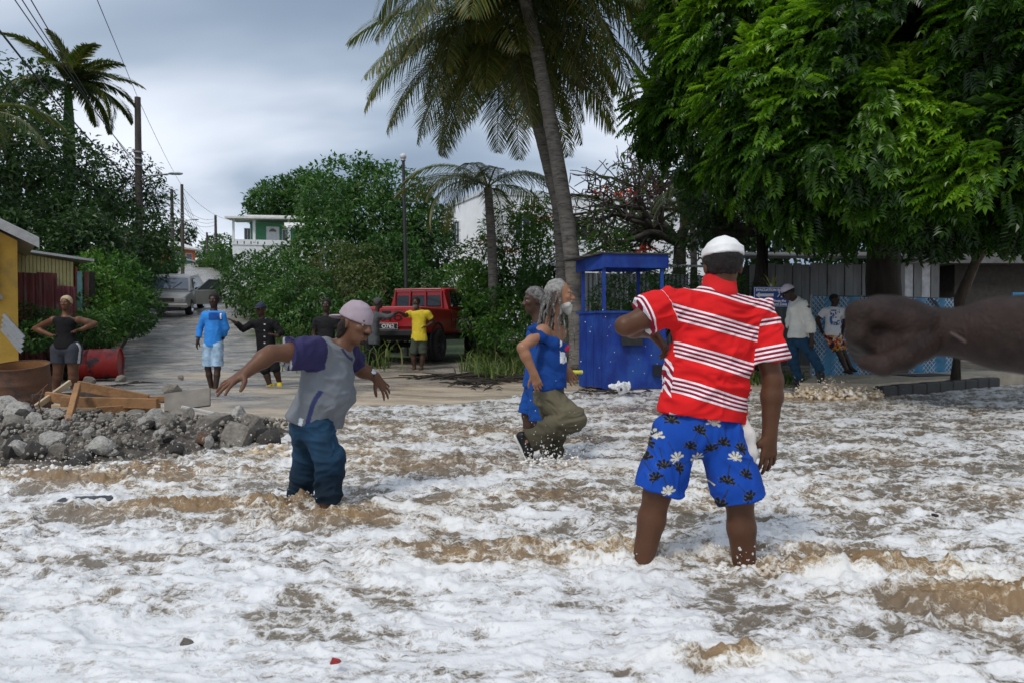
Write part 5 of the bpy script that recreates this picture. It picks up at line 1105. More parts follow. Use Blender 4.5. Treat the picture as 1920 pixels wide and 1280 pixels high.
def chain_fence():
    A, B = P(1520,690,13.5), P(1785,665,14.6); A = V(A[0],A[1],0); B = V(B[0],B[1],0); X_ = unit(B-A); L = np.linalg.norm(B-A); N_ = np.cross(X_, V(0,0,1)); g = gz1(A[0],A[1])+.0; top = P(1520,556,13.5)[2]; h = top-g
    r = thing('chain_link_fence', 'chain-link fence backed with blue sheeting behind the leaning boy', 'fence', (A[0],A[1],g))
    nx_, nz_ = 70, 12; t = np.linspace(0,1,nx_); z = np.linspace(0,1,nz_); TT, ZZ = np.meshgrid(t, z); pts = A + TT[...,None]*X_*L + (g+.05+ZZ*(h-.05))[...,None]*V(0,0,1) + (-.03+.02*np.sin(TT*40)+.02*noise2(TT*14, ZZ*4, 5))[...,None]*(-N_) ; pts[...,2] += .03*noise2(TT*9, ZZ*0, 6)*(ZZ > .9)
    bs = put('blue_sheeting', pts.reshape(-1,3), grid_faces(nz_, nx_), pmat('blue_sheet',(.055,.23,.40),.6,.25,3,.3,30,col2=(.02,.09,.18),c2=(.5,.7),c2scale=2), r, True)
    mb = MB(); pitch = .105; n = int((L+h)/pitch)
    for k in range(n):
        for sg in (1,-1):
            u0 = k*pitch - (h if sg == 1 else 0); u1 = u0 + (h if sg == 1 else -h)
            if sg == -1: u0, u1 = k*pitch, k*pitch-h
            z0, z1 = 0., h
            def clip(u): return u
            if sg == 1:
                if u0 < 0: z0 = -u0; u0 = 0
                if u1 > L: z1 = h-(u1-L); u1 = L
            else:
                if u0 > L: z0 = u0-L; u0 = L
                if u1 < 0: z1 = h+u1; u1 = 0
            if z1-z0 < .05: continue
            mb.tube([A+X_*u0+V(0,0,g+z0)+N_*(.03+.004*sg), A+X_*u1+V(0,0,g+z1)+N_*(.03+.004*sg)], .0085, 3, False)
    mb.build('wire_mesh', pmat('galv_wire',(.55,.62,.68),.5,.1,5,0), r, kind='stuff')
    for u in np.linspace(0, L, 4): mb = MB(); p = A+X_*u+N_*.0; mb.tube([p+V(0,0,g-.1), p+V(0,0,top+.03)], .026, 8); mb.build('post', STEEL, r, True)
    mb = MB(); mb.tube([A+V(0,0,top), A+X_*L*.5+V(0,0,top+.02), A+X_*L+V(0,0,top)], .018, 6); mb.build('top_rail', pmat('dark_rail',(.03,.04,.06),.5), r, True)
    q = A+X_*L*.80; mb = MB(); mb.slab([q+V(0,0,top+.02)+N_*.06, q+X_*.5+V(0,0,top-.42)+N_*.06, q+X_*.2+V(0,0,top-.05)+N_*.06], N_*.01); mb.build('torn_tarpaulin', pmat('dark_tarp',(.012,.016,.03),.6), r)
chain_fence()
def walkway():
    pts = [(1500,716,11.2,),(1640,716,11.0),(1860,700,13.2),(2200,690,15.5),(2200,670,17),(1780,680,14.2),(1530,694,13.0)]
    top = [P(px,py,d) for px,py,d in pts]; z = .20
    mb = MB(); mb.slab([V(q[0],q[1],-.05) for q in top], V(0,0,z+.05)); o = mb.build('pavement', pmat('tan_concrete',(.46,.39,.29),.9,.2,3,.4,40,col2=(.22,.19,.15),c2=(.55,.75),c2scale=2), None); tag(o, kind='structure')
    a, b = top[1], top[2]; n = 9; X_ = (V(b[0],b[1],0)-V(a[0],a[1],0))
    km = pmat('dark_kerb',(.035,.033,.03),.6,.3,4,.4)
    for k in range(n):
        p = V(a[0],a[1],0)+X_*(k+.5)/n; mb = MB(); ang = math.atan2(X_[1],X_[0]); mb.box((p[0],p[1]-.10,.055), (np.linalg.norm(X_)/n-.012,.16,.22+.015*(k%2)), rotz(ang+.02*math.sin(k*3)), .02); mb.build('kerb_stone', km, o)
    mb = MB(); c = V(a[0]*.4+b[0]*.6, a[1]*.4+b[1]*.6+.75, z+.012); mb.box(c, (1.1,.55,.016), rotz(.35)); mb.build('drain_cover', pmat('drain_iron',(.06,.055,.05),.7), o)
walkway()
# --- poles, lamp, wires
def pole(px, ptop, d, r0, label, arms=(), base=None, lamp=None):
    x = (px-960)/FPX*d; t = P(px, ptop, d); g = gz1(x, t[1]); r = thing('utility_pole', label, 'pole', (t[0], t[1], g-.2), 'utility poles up the lane')
    mb = MB(); mb.tube([(t[0],t[1],g-.3),(t[0]+.02,t[1],(g+t[2])/2),(t[0],t[1],t[2])], [r0,r0*.9,r0*.75], 10); mb.build('shaft', WOODP, r, True)
    for z, l in arms:
        mb = MB(); mb.box((t[0],t[1]-.12,z), (l,.10,.10), rotz(.5)); ar = mb.build('crossarm', WOODP, r)
        for k in (-.42,0,.42): q = V(t[0],t[1]-.12,z+.05)+rotz(.5)@V(l*k,0,0); mb = MB(); mb.lathe(q, (0,0,1), [(.03,0),(.05,.03),(.03,.07),(.05,.10),(.0,.14)], 8); mb.build('insulator', pmat('insulator',(.25,.2,.17),.3), ar, True)
    for q in range(3): mb = MB(); mb.lathe((t[0],t[1],t[2]-2.2-.25*q), (0,0,1), [(r0*.9,0),(r0*1.1,0),(r0*1.1,.06),(r0*.9,.06)], 10); mb.build('metal_band', STEEL, r, True)
    if lamp:
        e = P(lamp[0], lamp[1], d-.3); s_ = V(t[0],t[1],e[2]-.22); mb = MB(); mb.tube([s_, s_*.6+e*.4+V(0,0,.10), e], .03, 6); la = mb.build('lamp_arm', STEEL, r, True)
        mb = MB(); mb.loft([[e+V(x_, w_*math.cos(a)*1.0, hh*math.sin(a)) for a in np.linspace(0,6.283,9)[:-1]] for x_, w_, hh in ((-.12,.04,.03),(0,.10,.055),(.28,.11,.06),(.42,.05,.03))]); mb.build('lamp_head', pmat('lamp_grey',(.35,.38,.40),.4), la, True)
    return t
T0 = pole(258, 183, 27, .15, 'tall timber telegraph pole carrying a curved street lamp arm', lamp=(322,326))
T1 = pole(322, 356, 48, .14, 'plain timber telegraph pole just beyond the shrub on the lane'); T2 = pole(341, 346, 52, .14, 'timber telegraph pole with a small street lamp before the orange house', lamp=(362,412)); T3 = pole(388, 436, 84, .15, 'short distant telegraph pole beside the white bungalow'); T4 = pole(404, 404, 66, .15, 'slim telegraph pole beside the veranda house')
def wire(a, b, sag, label, r=.012, group='overhead wires along the lane'):
    t = np.linspace(0,1,22)[:,None]; p = np.asarray(a)*(1-t)+np.asarray(b)*t; p[:,2] -= sag*4*(t*(1-t))[:,0]; mb = MB(); mb.tube(p, r, 5, True); o = mb.build('power_line', pmat('wire_black',(.012,.012,.013),.6,.1,3,0), None, True); tag(o, label, 'wire', group)
near = 'thin black overhead wire sweeping from the telegraph pole towards the sea'; far_ = 'thin black overhead wire strung between the telegraph poles up the lane'
def sub(p, dz, dx=0): return np.asarray(p)+V(dx,0,dz)
wire(T0, P(178,-10,14), .0, 'single thin wire rising steeply from the top of the tall telegraph pole', .009)
ORD = ('topmost', 'second', 'third', 'lowest')
for k, (px, py) in enumerate(((22,-8),(36,-8),(52,-10))): wire(sub(T0,-2.6-.12*k), P(px,py,11), .15, ('lowest','middle','highest')[k]+' of three parallel wires sweeping over the royal palm to the tall telegraph pole', .010)
wire(sub(T0,-3.4), P(-12,44,9), .25, 'thick black cable sweeping down past the royal palm', .016)
wire(sub(T0,-3.9), P(-12,120,9), .3, 'thin cable just below the thick black one crossing the dark trees', .009); wire(sub(T0,-4.6), P(-14,150,9), .35, 'lowest thin cable crossing the dark trees to the tall telegraph pole', .008)
wire(sub(T0,-5.2), P(120,420,18), .9, 'slack service cable looping from the telegraph pole towards the shed', .013)
for k in range(4): wire(sub(T0,-2.2-.35*k), sub(T1,-.3-.35*k), .5, ORD[k]+' of four wires between the street lamp pole and the plain pole beyond the shrub', .012)
wire(T0, sub(T2,-.1), .2, 'wire joining the tops of the street lamp pole and the small-lamp pole', .010)
for k in range(3): wire(sub(T1,-.4-.4*k), sub(T4,-.3-.3*k), .7, ('top','middle','bottom')[k]+' wire between the plain pole and the slim pole near the veranda house', .014); wire(sub(T2,-.3-.4*k), sub(T3,-.2-.3*k), .8, ('top','middle','bottom')[k]+' wire between the small-lamp pole and the short distant pole', .014)
wire(sub(T2,-.2), P(436,414,57), .5, 'service wire running from a telegraph pole to the veranda house', .012)
def ball_lamp():
    d = 20.5; t = P(756,294,d); g = gz1(t[0], t[1]); r = thing('lamp_post', 'slim dark lamp post with a white globe behind the red pickup', 'lamp post', (t[0],t[1],g)); b = P(762,560,d)
    mb = MB(); mb.tube([(b[0],b[1],g-.1),(b[0],b[1],b[2]),(t[0],t[1],t[2])], [.065,.06,.045], 10); mb.build('post', pmat('dark_steel',(.03,.03,.032),.5), r, True)
    v, f = ico(3); put('globe', t + v*.10, f, pmat('globe_white',(.55,.56,.57),.25,.15,4,0), r, True)
    mb = MB(); mb.lathe(t-V(0,0,.12), (0,0,1), [(.05,-.03),(.075,0),(.06,.05)], 12); mb.build('collar', STEEL, r, True)
ball_lamp()

# ================================================================== drums, timber and rubble
RUST = pmat('rusted_steel', (.13,.062,.035), .75, .3, 4, .3, 40, col2=(.05,.035,.03), c2=(.45,.65), c2scale=4); RUSTI = pmat('rust_inside', (.26,.12,.045), .85, .3, 5, .3)
def drum(c, axis, label, mat, rad=.29, h=.86, open_=False, tilt=None):
    r = thing('oil_drum', label, 'drum', tuple(c)); a = unit(axis); prof = [(0,0),(rad*.97,0),(rad,.015)]
    for z in np.linspace(.03, h-.03, 22): prof.append((rad + .014*(math.exp(-((z-h*.34)/.02)**2)+math.exp(-((z-h*.67)/.02)**2)), z))
    prof += [(rad*1.02,h-.01),(rad*1.02,h)]
    if open_: prof += [(rad*.985,h),(rad*.985,h-.02)]
    else: prof += [(rad*.97,h),(rad*.96,h-.02),(0,h-.02)]
    mb = MB(); mb.lathe(c, a, prof, 32); mb.build('shell', mat, r, True)
    if open_: mb = MB(); mb.lathe(c, a, [(rad*.984,h-.004),(rad*.97,.02),(0,.02)], 32); mb.build('lining', RUSTI, r, True)
    mb = MB(); mb.lathe(np.asarray(c)+a*(h-.006), a, [(rad*.99,0),(rad*1.035,.0),(rad*1.035,.014),(rad*.99,.014),(rad*.99,0)], 32); mb.build('rim', mat, r, True); return r
c = P(40,756,8.3); drum((c[0],c[1]+.08,.06), (.02,-.17,1), 'open rusty brown steel drum standing beside the rubble heap', RUST, .29, .58, True)
c = P(146,668,13.6); g = gz1(c[0],c[1]); REDD = pmat('red_drum', (.34,.018,.016), .42, .2, 3, .15, 40, col2=(.03,.02,.02), c2=(.5,.62), c2scale=3.2)
dr = drum((c[0]-.05,c[1],g+.31), (.95,.30,.04), 'red oil drum with black scorch marks lying on its side behind the woman', REDD, .30, .80)
def plank(a, b, w_, t_, label, mat=LUMB, name='plank', roll=0):
    a, b = np.asarray(a), np.asarray(b); z = unit(b-a); F_ = frame(z, (0,0,1)); L = np.linalg.norm(b-a); Rm = np.stack([z, F_[:,0], F_[:,1]], 1) @ euler(roll,0,0)
    mb = MB(); mb.box((a+b)/2, (L, w_, t_), Rm, .004); o = mb.build(name, mat); return tag(o, label, 'plank')
plank(P(116,752,6.9), P(296,756,6.7), .05, .10, 'long brown timber lying flat across the rubble under the crossed boards')
plank(P(144,722,7.0), P(278,748,7.2), .05, .10, 'brown board sloping down from the top of the upright stake')
plank(P(146,724,6.75), P(118,828,5.9), .05, .09, 'upright orange-brown stake leaning in the rubble heap')
plank(P(86,742,7.3), P(150,752,7.3), .05, .10, 'short brown board end beside the rusty drum'); plank(P(100,766,7.1), P(196,768,7.0), .06, .10, 'yellowish board tucked under the long timber', LUMB2)
plank(P(280,748,7.3), P(354,744,7.4), .05, .06, 'thin dark batten beyond the long timber'); plank(P(132,716,7.6), P(40,782,6.9), .03, .06, 'pale batten slanting from the stake towards the drum', LUMB2)
plank(P(340,762,6.6), P(498,794,6.9), .028, .028, 'long thin white stick lying over the rubble end', pmat('white_stick',(.6,.58,.54),.6,.15,6,.1)); plank(P(20,820,5.8), P(58,822,5.8), .14, .03, 'broken orange-brown board in the rubble beside the surf')
mb = MB(); q = P(330,760,7.0); mb.box(q+V(.12,0,.06), (.44,.03,.20), euler(-.5,-.12,.2), .004); tag(mb.build('panel', pmat('grey_ply',(.20,.18,.155),.8)), 'grey square panel lying at the far edge of the rubble', 'panel')
plank(P(0,800,6.0)+V(0,0,0), P(62,760,6.5), .03, .03, 'thin dark pole jutting from the rubble', WOODP); plank(P(125,800,6.2), P(190,768,6.6), .035, .035, 'slanted grey pole half buried in the rubble', WOODP)
plank(P(150,738,7.6), P(330,752,7.7), .05, .05, 'weathered long batten lying behind the crossed boards', WOODP)
plank(P(180,770,6.6), P(300,762,7.0), .05, .08, 'short reddish board wedged beside the long timber')
plank(P(60,742,7.4), P(180,736,7.9), .04, .04, 'grey batten lying between the drum and the stake', WOODP)
STONE = [pmat('rubble_pale', (.46,.44,.40), .9, .3, 6, .8, 30, col2=(.10,.09,.08), c2=(.5,.72), c2scale=5), pmat('rubble_grey', (.25,.225,.19), .85, .35, 6, .8, 30, col2=(.30,.28,.25), c2=(.55,.72), c2scale=9), pmat('rubble_dark', (.062,.056,.050), .7, .35, 7, .8, 30, col2=(.2,.19,.17), c2=(.58,.72), c2scale=12), pmat('brick_red', (.17,.085,.05), .85, .4, 6, .6, 30, col2=(.06,.05,.04), c2=(.45,.65), c2scale=8)]
ROCKS = []
for k in range(9):
    v, f = ico(3); rr = np.random.default_rng(50+k); v = v.copy()
    for _ in range(11): n_ = unit(rr.normal(size=3)); dd = rr.uniform(.45,.85); o_ = v@n_; v = v - np.maximum(o_-dd,0)[:,None]*n_
    v = v*(1+.07*noise3(v*3+k, k)+.035*noise3(v*8+k, k+3))[:,None]; ROCKS.append(mesh_np('rock', v, f, False))
def rubble():
    c = P(250,800,6.3); r = thing('rubble_heap', 'heap of broken concrete, stones and black earth at the water edge', 'rubble heap', (c[0],c[1],0)); rr = np.random.default_rng(9)
    nx_, ny_ = 190, 110; xs_ = np.linspace(-6.4,-1.7,nx_); ys_ = np.linspace(4.5,8.6,ny_); XX, YY = np.meshgrid(xs_, ys_)
    fr_ = np.interp(XX, [-6.4,-4.3,-3.2,-2.7,-2.2,-1.7], [4.85,4.95,5.1,5.5,6.4,7.2]); bk = np.interp(XX, [-6.4,-5,-3.5,-2.6,-1.7], [7.6,7.7,7.4,7.4,7.3])
    t = np.clip((YY-fr_)/np.maximum(bk-fr_,.3), -.3, 1.3); hmax = np.interp(XX, [-6.4,-5,-4,-3.2,-2.6,-2.1,-1.7], [.32,.31,.27,.25,.20,.10,.0]); hh = hmax*np.clip(np.sin(np.clip(t,0,1)*math.pi), 0, 1)**.6
    def mz(x, y):
        a = np.interp(x, [-6.4,-4.3,-3.2,-2.7,-2.2,-1.7], [4.85,4.95,5.1,5.5,6.4,7.2]); b_ = np.interp(x, [-6.4,-5,-3.5,-2.6,-1.7], [7.6,7.7,7.4,7.4,7.3]); t_ = np.clip((y-a)/max(b_-a,.3),0,1)
        return float(np.interp(x, [-6.4,-5,-4,-3.2,-2.6,-2.1,-1.7], [.32,.31,.27,.25,.20,.10,.0])*math.sin(t_*math.pi)**.6 if 0 < t_ < 1 else 0), t_
    ZZ = gz(XX,YY)*(hh > 0)*.5 - .08 + hh*1.05 + (.05*fbm2(XX*4,YY*4,4,3)+.035*np.abs(noise2(XX*11,YY*11,5))+.02*noise2(XX*25,YY*25,6))*np.clip(hh/.12,0,1)
    put('earth_mound', np.stack([XX,YY,ZZ],-1).reshape(-1,3), grid_faces(ny_,nx_), pmat('black_earth',(.095,.082,.068),.75,.4,9,1.,45,col2=(.30,.27,.23),c2=(.56,.66),c2scale=26), r, True)
    def rock(x, y, z, s, mt, sq=None):
        me = ROCKS[rr.integers(0,9)]; o = bpy.data.objects.new('rock', me); COL.objects.link(o); o.parent = r; o.location = (x-c[0], y-c[1], z); o.rotation_euler = tuple(rr.uniform(0,6.28,3)); a = sq if sq is not None else rr.uniform(.6,1.1,3); o.scale = (s*a[0],s*a[1],s*a[2])
        if not o.data.materials: o.data.materials.append(STONE[0])
        o.material_slots[0].link = 'OBJECT'; o.material_slots[0].material = STONE[mt]
    # the big pale lumps picked out in the photograph
    for px, py, d, s, mt in ((10,775,6.6,.16,0),(105,790,6.3,.11,0),(100,775,6.4,.10,0),(30,795,6.2,.13,0),(62,800,6.0,.11,0),(82,812,5.9,.09,0),(45,768,6.5,.11,0),(205,765,6.9,.07,0),(350,785,6.5,.13,1),(315,800,6.2,.14,1),(395,800,6.3,.22,1),(440,815,6.1,.20,1),(385,830,5.9,.09,3),(230,818,5.9,.09,0),(300,828,5.8,.09,0),(235,842,5.6,.09,1),(280,870,5.3,.06,3),(20,815,5.8,.12,1),(150,870,5.2,.12,2),(60,850,5.3,.13,2),(20,850,5.3,.15,2),(420,850,5.7,.12,1),(330,850,5.6,.10,2),(470,800,6.5,.14,1),(500,820,6.2,.12,2),(200,800,6.1,.09,1),(260,800,6.2,.08,1)):
        p = P(px,py,d); rock(p[0],p[1],max(p[2]-s*.3, mz(p[0],p[1])[0]-.02),s,mt)
    k = 0
    while k < 260:
        x, y = rr.uniform(-6.2,-1.85), rr.uniform(4.8,7.8); z, t_ = mz(x,y)
        if not .02 < t_ < .98: continue
        s = float(np.clip(rr.lognormal(-2.95,.5), .02, .15)); rock(x,y,z+s*.15-.03,s, int(rr.choice([0,1,1,2,2,2,3], p=[.36,.2,.16,.10,.09,.08,.01]))); k += 1
    # small grit
    n = 2600; v, f = ico(1); vs, fs = [], []; cnt = 0
    while cnt < n:
        x, y = rr.uniform(-6.2,-1.8), rr.uniform(4.8,8.0); z, t_ = mz(x,y)
        if not 0.01 < t_ < .99: continue
        s = rr.uniform(.008,.024); vs.append(v*s*rr.uniform(.6,1.2,3)+V(x,y,z+s*.3)); fs.append(f+cnt*len(v)); cnt += 1
    put('grit', np.concatenate(vs), np.concatenate(fs), STONE[1], r, False, 'stuff')
    # bent reinforcement rods
    for px, py in ((50,765),(70,755),(85,765),(60,790)):
        p = P(px,py,6.3); mb = MB(); mb.tube([p-V(0,0,.15), p+V(rr.normal(0,.05),rr.normal(0,.05),.05), p+V(rr.normal(0,.1),rr.normal(0,.1),.17)], .005, 5); mb.build('steel_rod', RUST, r, True)
rubble()
# lone stones and debris on the road
for px, py, d, s, lab in ((322,713,10.9,.17,'square grey concrete block standing alone on the sandy road'),(225,686,13.2,.12,'dark fist-sized stone on the road beside the red drum'),(339,678,13.8,.08,'small dark stone beside the blue-shirted young man'),(165,689,12.6,.12,'pale broken stone under the red drum'),(205,705,11.5,.05,'little brown stone on the sandy road')):
    p = P(px,py,d); me = ROCKS[random.randrange(9)].copy(); o = bpy.data.objects.new('stone', me); COL.objects.link(o); me.materials.clear(); me.materials.append(STONE[1]); o.location = (p[0],p[1],gz1(p[0],p[1])+s*.5); o.scale = (s*1.15,s*.9,s*.8); o.rotation_euler = (.1,.1,random.random()*3); tag(o, lab, 'stone')
def debris(px, py, d, n, spread, ln, label, mat, rad=.012, name='driftwood'):
    c = P(px,py,d); c[2] = gz1(c[0],c[1]); r = thing(name, label, 'debris', tuple(c)); rr = np.random.default_rng(int(px))
    for k in range(n):
        a = rr.normal(0,.5) + (math.pi if rr.random() < .5 else 0); b = c + V(rr.normal(0,spread[0]), rr.normal(0,spread[1]), .02+rr.uniform(0,.08)); l = ln*rr.uniform(.4,1.1); u = V(math.cos(a),math.sin(a),rr.normal(0,.10)); sd = V(-u[1],u[0],0)*rr.normal(0,.15)*l
        mb = MB(); mb.tube([b-u*l/2, b+sd+V(0,0,.02), b+u*l/2], [rad*.6,rad*rr.uniform(.8,1.6),rad*.4], 5); mb.build('twig', mat, r, True)
debris(885,712,12.4,26,(.22,.10),.35,'tangle of dark seaweed and twigs on the gravel',DARKW,.014,'seaweed_tangle'); debris(880,690,14.0,34,(.75,.16),.9,'long line of dark driftwood branches along the gravel edge',BARKD,.018); debris(960,700,13.2,26,(.5,.18),.8,'driftwood sticks heaped behind the long-haired man',BARKD,.018); debris(915,725,11.6,8,(.18,.04),.2,'small wet strand of weed on the gravel',DARKW,.01,'seaweed_strand'); debris(250,690,12.2,3,(.2,.03),.7,'thin dark stick lying on the road by the red drum',BARKD,.012,'stick'); debris(470,650,15,3,(.3,.03),.6,'dark stick lying across the lane',BARKD,.016,'stick')
debris(1120,722,11.2,26,(.5,.12),.3,'dark litter of leaves along the foot of the booth',BARKD,.012,'leaf_litter'); debris(1650,600,14.9,0,(.1,.1),.3,'x',BARKD) if False else None
mb = MB(); a, b = P(1062,697,11.7), P(1092,697,11.8); mb.tube([a-V(.25,0,0), b], .035, 10); tag(mb.build('pipe', pmat('yellow_pipe',(.50,.47,.06),.5), None, True), 'yellow-green pipe end sticking out beside the blue booth', 'pipe')
def crumpled():
    c = P(1170,727,10.9); pr = [el(c+V(rng.normal(0,.09),rng.normal(0,.04),.03), [.09,.05,.03], euler(*rng.uniform(0,2,3))) for _ in range(6)]
    v, f = sdf_mesh(pr, .01, 0, wrinkle(.016, 3, (30,30,30))); tag(put('plastic_bag', v, f, pmat('white_plastic',(.66,.67,.68),.4,.1,5,.2), None, True), 'crumpled white plastic bag at the surf edge below the booth', 'bag')
crumpled()
def slipper():
    p = P(160,940,pxy(160,940)[1]); x, y = pxy(162,940); pr = [rc(V(x-.12,y,.008), V(x+.14,y+.02,.018), .055, .045, .02, V(0,0,1), .35)]; v, f = sdf_mesh(pr, .008, 1, wrinkle(.006,3,(20,20,20))); tag(put('dark_cloth', v, f, pmat('dark_cloth_wet',(.03,.035,.045),.4), None, True), 'dark wet scrap of cloth floating in the foam below the rubble', 'cloth')
slipper()
for px, py, s, m_, lab in ((627,1255,.018,REDD,'tiny red plastic bit floating in the foreground foam'),(348,1218,.022,STONE[1],'grey lump put in for a dark hole in the foreground foam'),(1540,897,.025,BLKL,'small black seed floating in the foam right of the shorts'),(1752,975,.022,BLKL,'small black husk floating on the open foam')):  # the grey lump stands in for a dark bump-like hole in the foam
    x, y = pxy(px,py); me = ROCKS[2].copy(); me.materials.clear(); me.materials.append(m_); o = bpy.data.objects.new('flotsam', me); COL.objects.link(o); o.location = (x,y,.028); o.scale = (s*1.3,s,s*.6); tag(o, lab, 'flotsam')
# junk beside the road on the left
def junk():
    c = P(195,602,15.4); g = gz1(c[0],c[1]); r = thing('scrap_pile', 'dumped grey scrap metal in the weeds beside the lane', 'scrap', (c[0],c[1],g)); rr = np.random.default_rng(2)
    for k in range(7): mb = MB(); mb.box(c*V(1,1,0)+V(rr.normal(0,.25),rr.normal(0,.12),g+.18+rr.uniform(0,.2)), (rr.uniform(.2,.5),.03,rr.uniform(.12,.3)), euler(*rr.uniform(-.7,.7,3))); mb.build('scrap_piece', (BLKP,STEEL,GALV)[k%3], r)
junk()
# ================================================================== people
CLOTH = colmat('cloth', .85, .35, 220, .10)
DENIM = colmat('denim', .8, .5, 320, .22, vscale=14)
LEATHER = colmat('shoe_stuff', .6, .2, 120, .1)
def skinmat(name, col):
    return pmat(name, col, .46, .18, 9, .15, 130, spec=.28)
SK_DARK = skinmat('skin_dark', (.060,.030,.019)); SK_MID = skinmat('skin_brown', (.125,.056,.030)); SK_LIGHT = skinmat('skin_tan', (.30,.145,.082)); SK_DEEP = skinmat('skin_deep', (.042,.024,.017))
SK_RED = skinmat('skin_warm', (.095,.040,.020))
EYEW = pmat('eye_white', (.38,.35,.32), .45, .05, 5, 0); EYED = pmat('eye_dark', (.02,.012,.008), .4, .05, 5, 0)
HAIRM = pmat('hair_black', (.012,.010,.009), .7, .4, 60, .9, 220); HAIRG = pmat('hair_grey', (.22,.21,.20), .7, .5, 40, .9, 200, col2=(.03,.028,.025), c2=(.45,.65), c2scale=30)
HAIRW = pmat('hair_white', (.62,.60,.56), .7, .2, 40, .9, 200); HAIRB = pmat('hair_blond', (.62,.50,.30), .75, .25, 60, .9, 220)
def plane(p0, n): return (np.asarray(p0), unit(n))

def head_prims(c, F, U, s=1.0, hat=False, beard=0, thin=1.0):
    """c: skull centre; F face direction; U up"""
    F = unit(F); U = unit(np.asarray(U) - F*np.dot(F, U)); L = np.cross(U, F)
    M = np.stack([L, F, U], 1)
    def at(l, f, u): return c + (L*l + F*f + U*u)*s
    pr = [el(at(0,-.012,.022), np.array([.076,.094,.092])*s, M, .02), el(at(0,.022,-.045), np.array([.060*thin,.068,.082])*s, M, .03), el(at(0,.055,-.092), np.array([.030,.030,.026])*s, M, .03),
          rc(at(0,.082,.012), at(0,.112,-.030), .010*s, .0155*s, .014), el(at(.014,.098,-.033), np.array([.012,.014,.010])*s, M, .008), el(at(-.014,.098,-.033), np.array([.012,.014,.010])*s, M, .008),
          rc(at(-.04,.078,.026), at(.04,.078,.026), .011*s, .011*s, .015), el(at(.040,.068,-.022), np.array([.022,.02,.018])*s, M, .02), el(at(-.040,.068,-.022), np.array([.022,.02,.018])*s, M, .02),
          rc(at(-.018,.086,-.062), at(.018,.086,-.062), .0085*s, .0085*s, .008), rc(at(-.015,.085,-.074), at(.015,.085,-.074), .009*s, .009*s, .008),
          el(at(.032,.094,.004), np.array([.015,.014,.010])*s, M, .010, sub=True), el(at(-.032,.094,.004), np.array([.015,.014,.010])*s, M, .010, sub=True),
          el(at(.078,-.012,-.012), np.array([.010,.020,.032])*s, M, .008), el(at(-.078,-.012,-.012), np.array([.010,.020,.032])*s, M, .008)]
    return pr, M, at
def eyes(root, at, M, s):
    for sg in (1,-1):
        c = at(.031*sg, .0735, .002)
        v, f = ico(2); e = put('eye', c + (v*np.array([.0125,.0115,.0075])*s) @ M.T, f, EYEW, root, True)
        put('iris', at(.0305*sg, .0805, .002) + (v*np.array([.0065,.0050,.0062])*s) @ M.T, f, EYED, e, True)
def hand_prims(w, d, nrm, side=1, spread=.25, curl=.35, s=1.0, thumb_out=.8, bend=None):
    """w wrist, d direction of the palm, nrm back-of-hand normal, side: thumb side (+1/-1 along d x nrm)"""
    d = unit(d); nrm = unit(np.asarray(nrm) - d*np.dot(nrm, d)); x = np.cross(d, nrm)*side
    pr = []
    pc = w + d*.012*s; pe = w + d*.085*s
    pr += [rc(w, w+d*.03*s, .027*s, .032*s, .02, nrm, .68)]
    for i, o in enumerate((.028,.010,-.010,-.028)):
        pr.append(rc(w + d*.02*s + x*o*.55*s, w + d*(.088-.006*abs(i-1))*s + x*o*s, .0135*s, .0125*s, .012))
    for i, (o, L) in enumerate(((.030,.075),(.0105,.084),(-.0105,.078),(-.029,.060))):
        b = w + d*(.088-.006*abs(i-1))*s + x*o*s; ang = spread*(1.2-i)*.55
        dd = unit(d*math.cos(ang) + x*math.sin(ang)); cu = curl*(1+.15*i); r = .0098*s*(1 if i < 3 else .88)
        cur = b; th = cu*.35
        for sgm, fr in enumerate((.45,.30,.25)):
            dv = dd*math.cos(th) - nrm*math.sin(th); nx_ = cur + dv*L*fr*s
            pr.append(rc(cur, nx_, r, r*.90, .004)); cur = nx_; r *= .90; th += cu
    b = w + d*.022*s + x*.022*s; td = unit(d*(1-thumb_out*.55) + x*thumb_out - nrm*.35); m = b + td*.042*s; e2 = unit(td + d*.45)
    pr += [rc(b, m, .0165*s, .0125*s, .012), rc(m, m+e2*.032*s, .0118*s, .0105*s, .005), rc(m+e2*.032*s, m+e2*.032*s+unit(e2+d*.3)*.024*s, .0105*s, .0088*s, .004)]
    return pr
def foot_prims(a, toe, s=1.0, rise=0):
    t = unit(toe-a); t2 = unit(V(t[0],t[1],0)) if abs(t[2]) < .9 else t
    dn = unit(V(0,0,-1) - t*np.dot(V(0,0,-1), t)); h = a - t*.050*s
    return [rc(h + dn*.032*s, a + t*.09*s + dn*.042*s, .034*s, .032*s, .03), rc(a + t*.08*s + dn*.045*s, a + t*.165*s + dn*.055*s, .034*s, .024*s, .03, dn, .7), rc(a, a + t*.06*s + dn*.03*s, .036*s, .034*s, .03)]

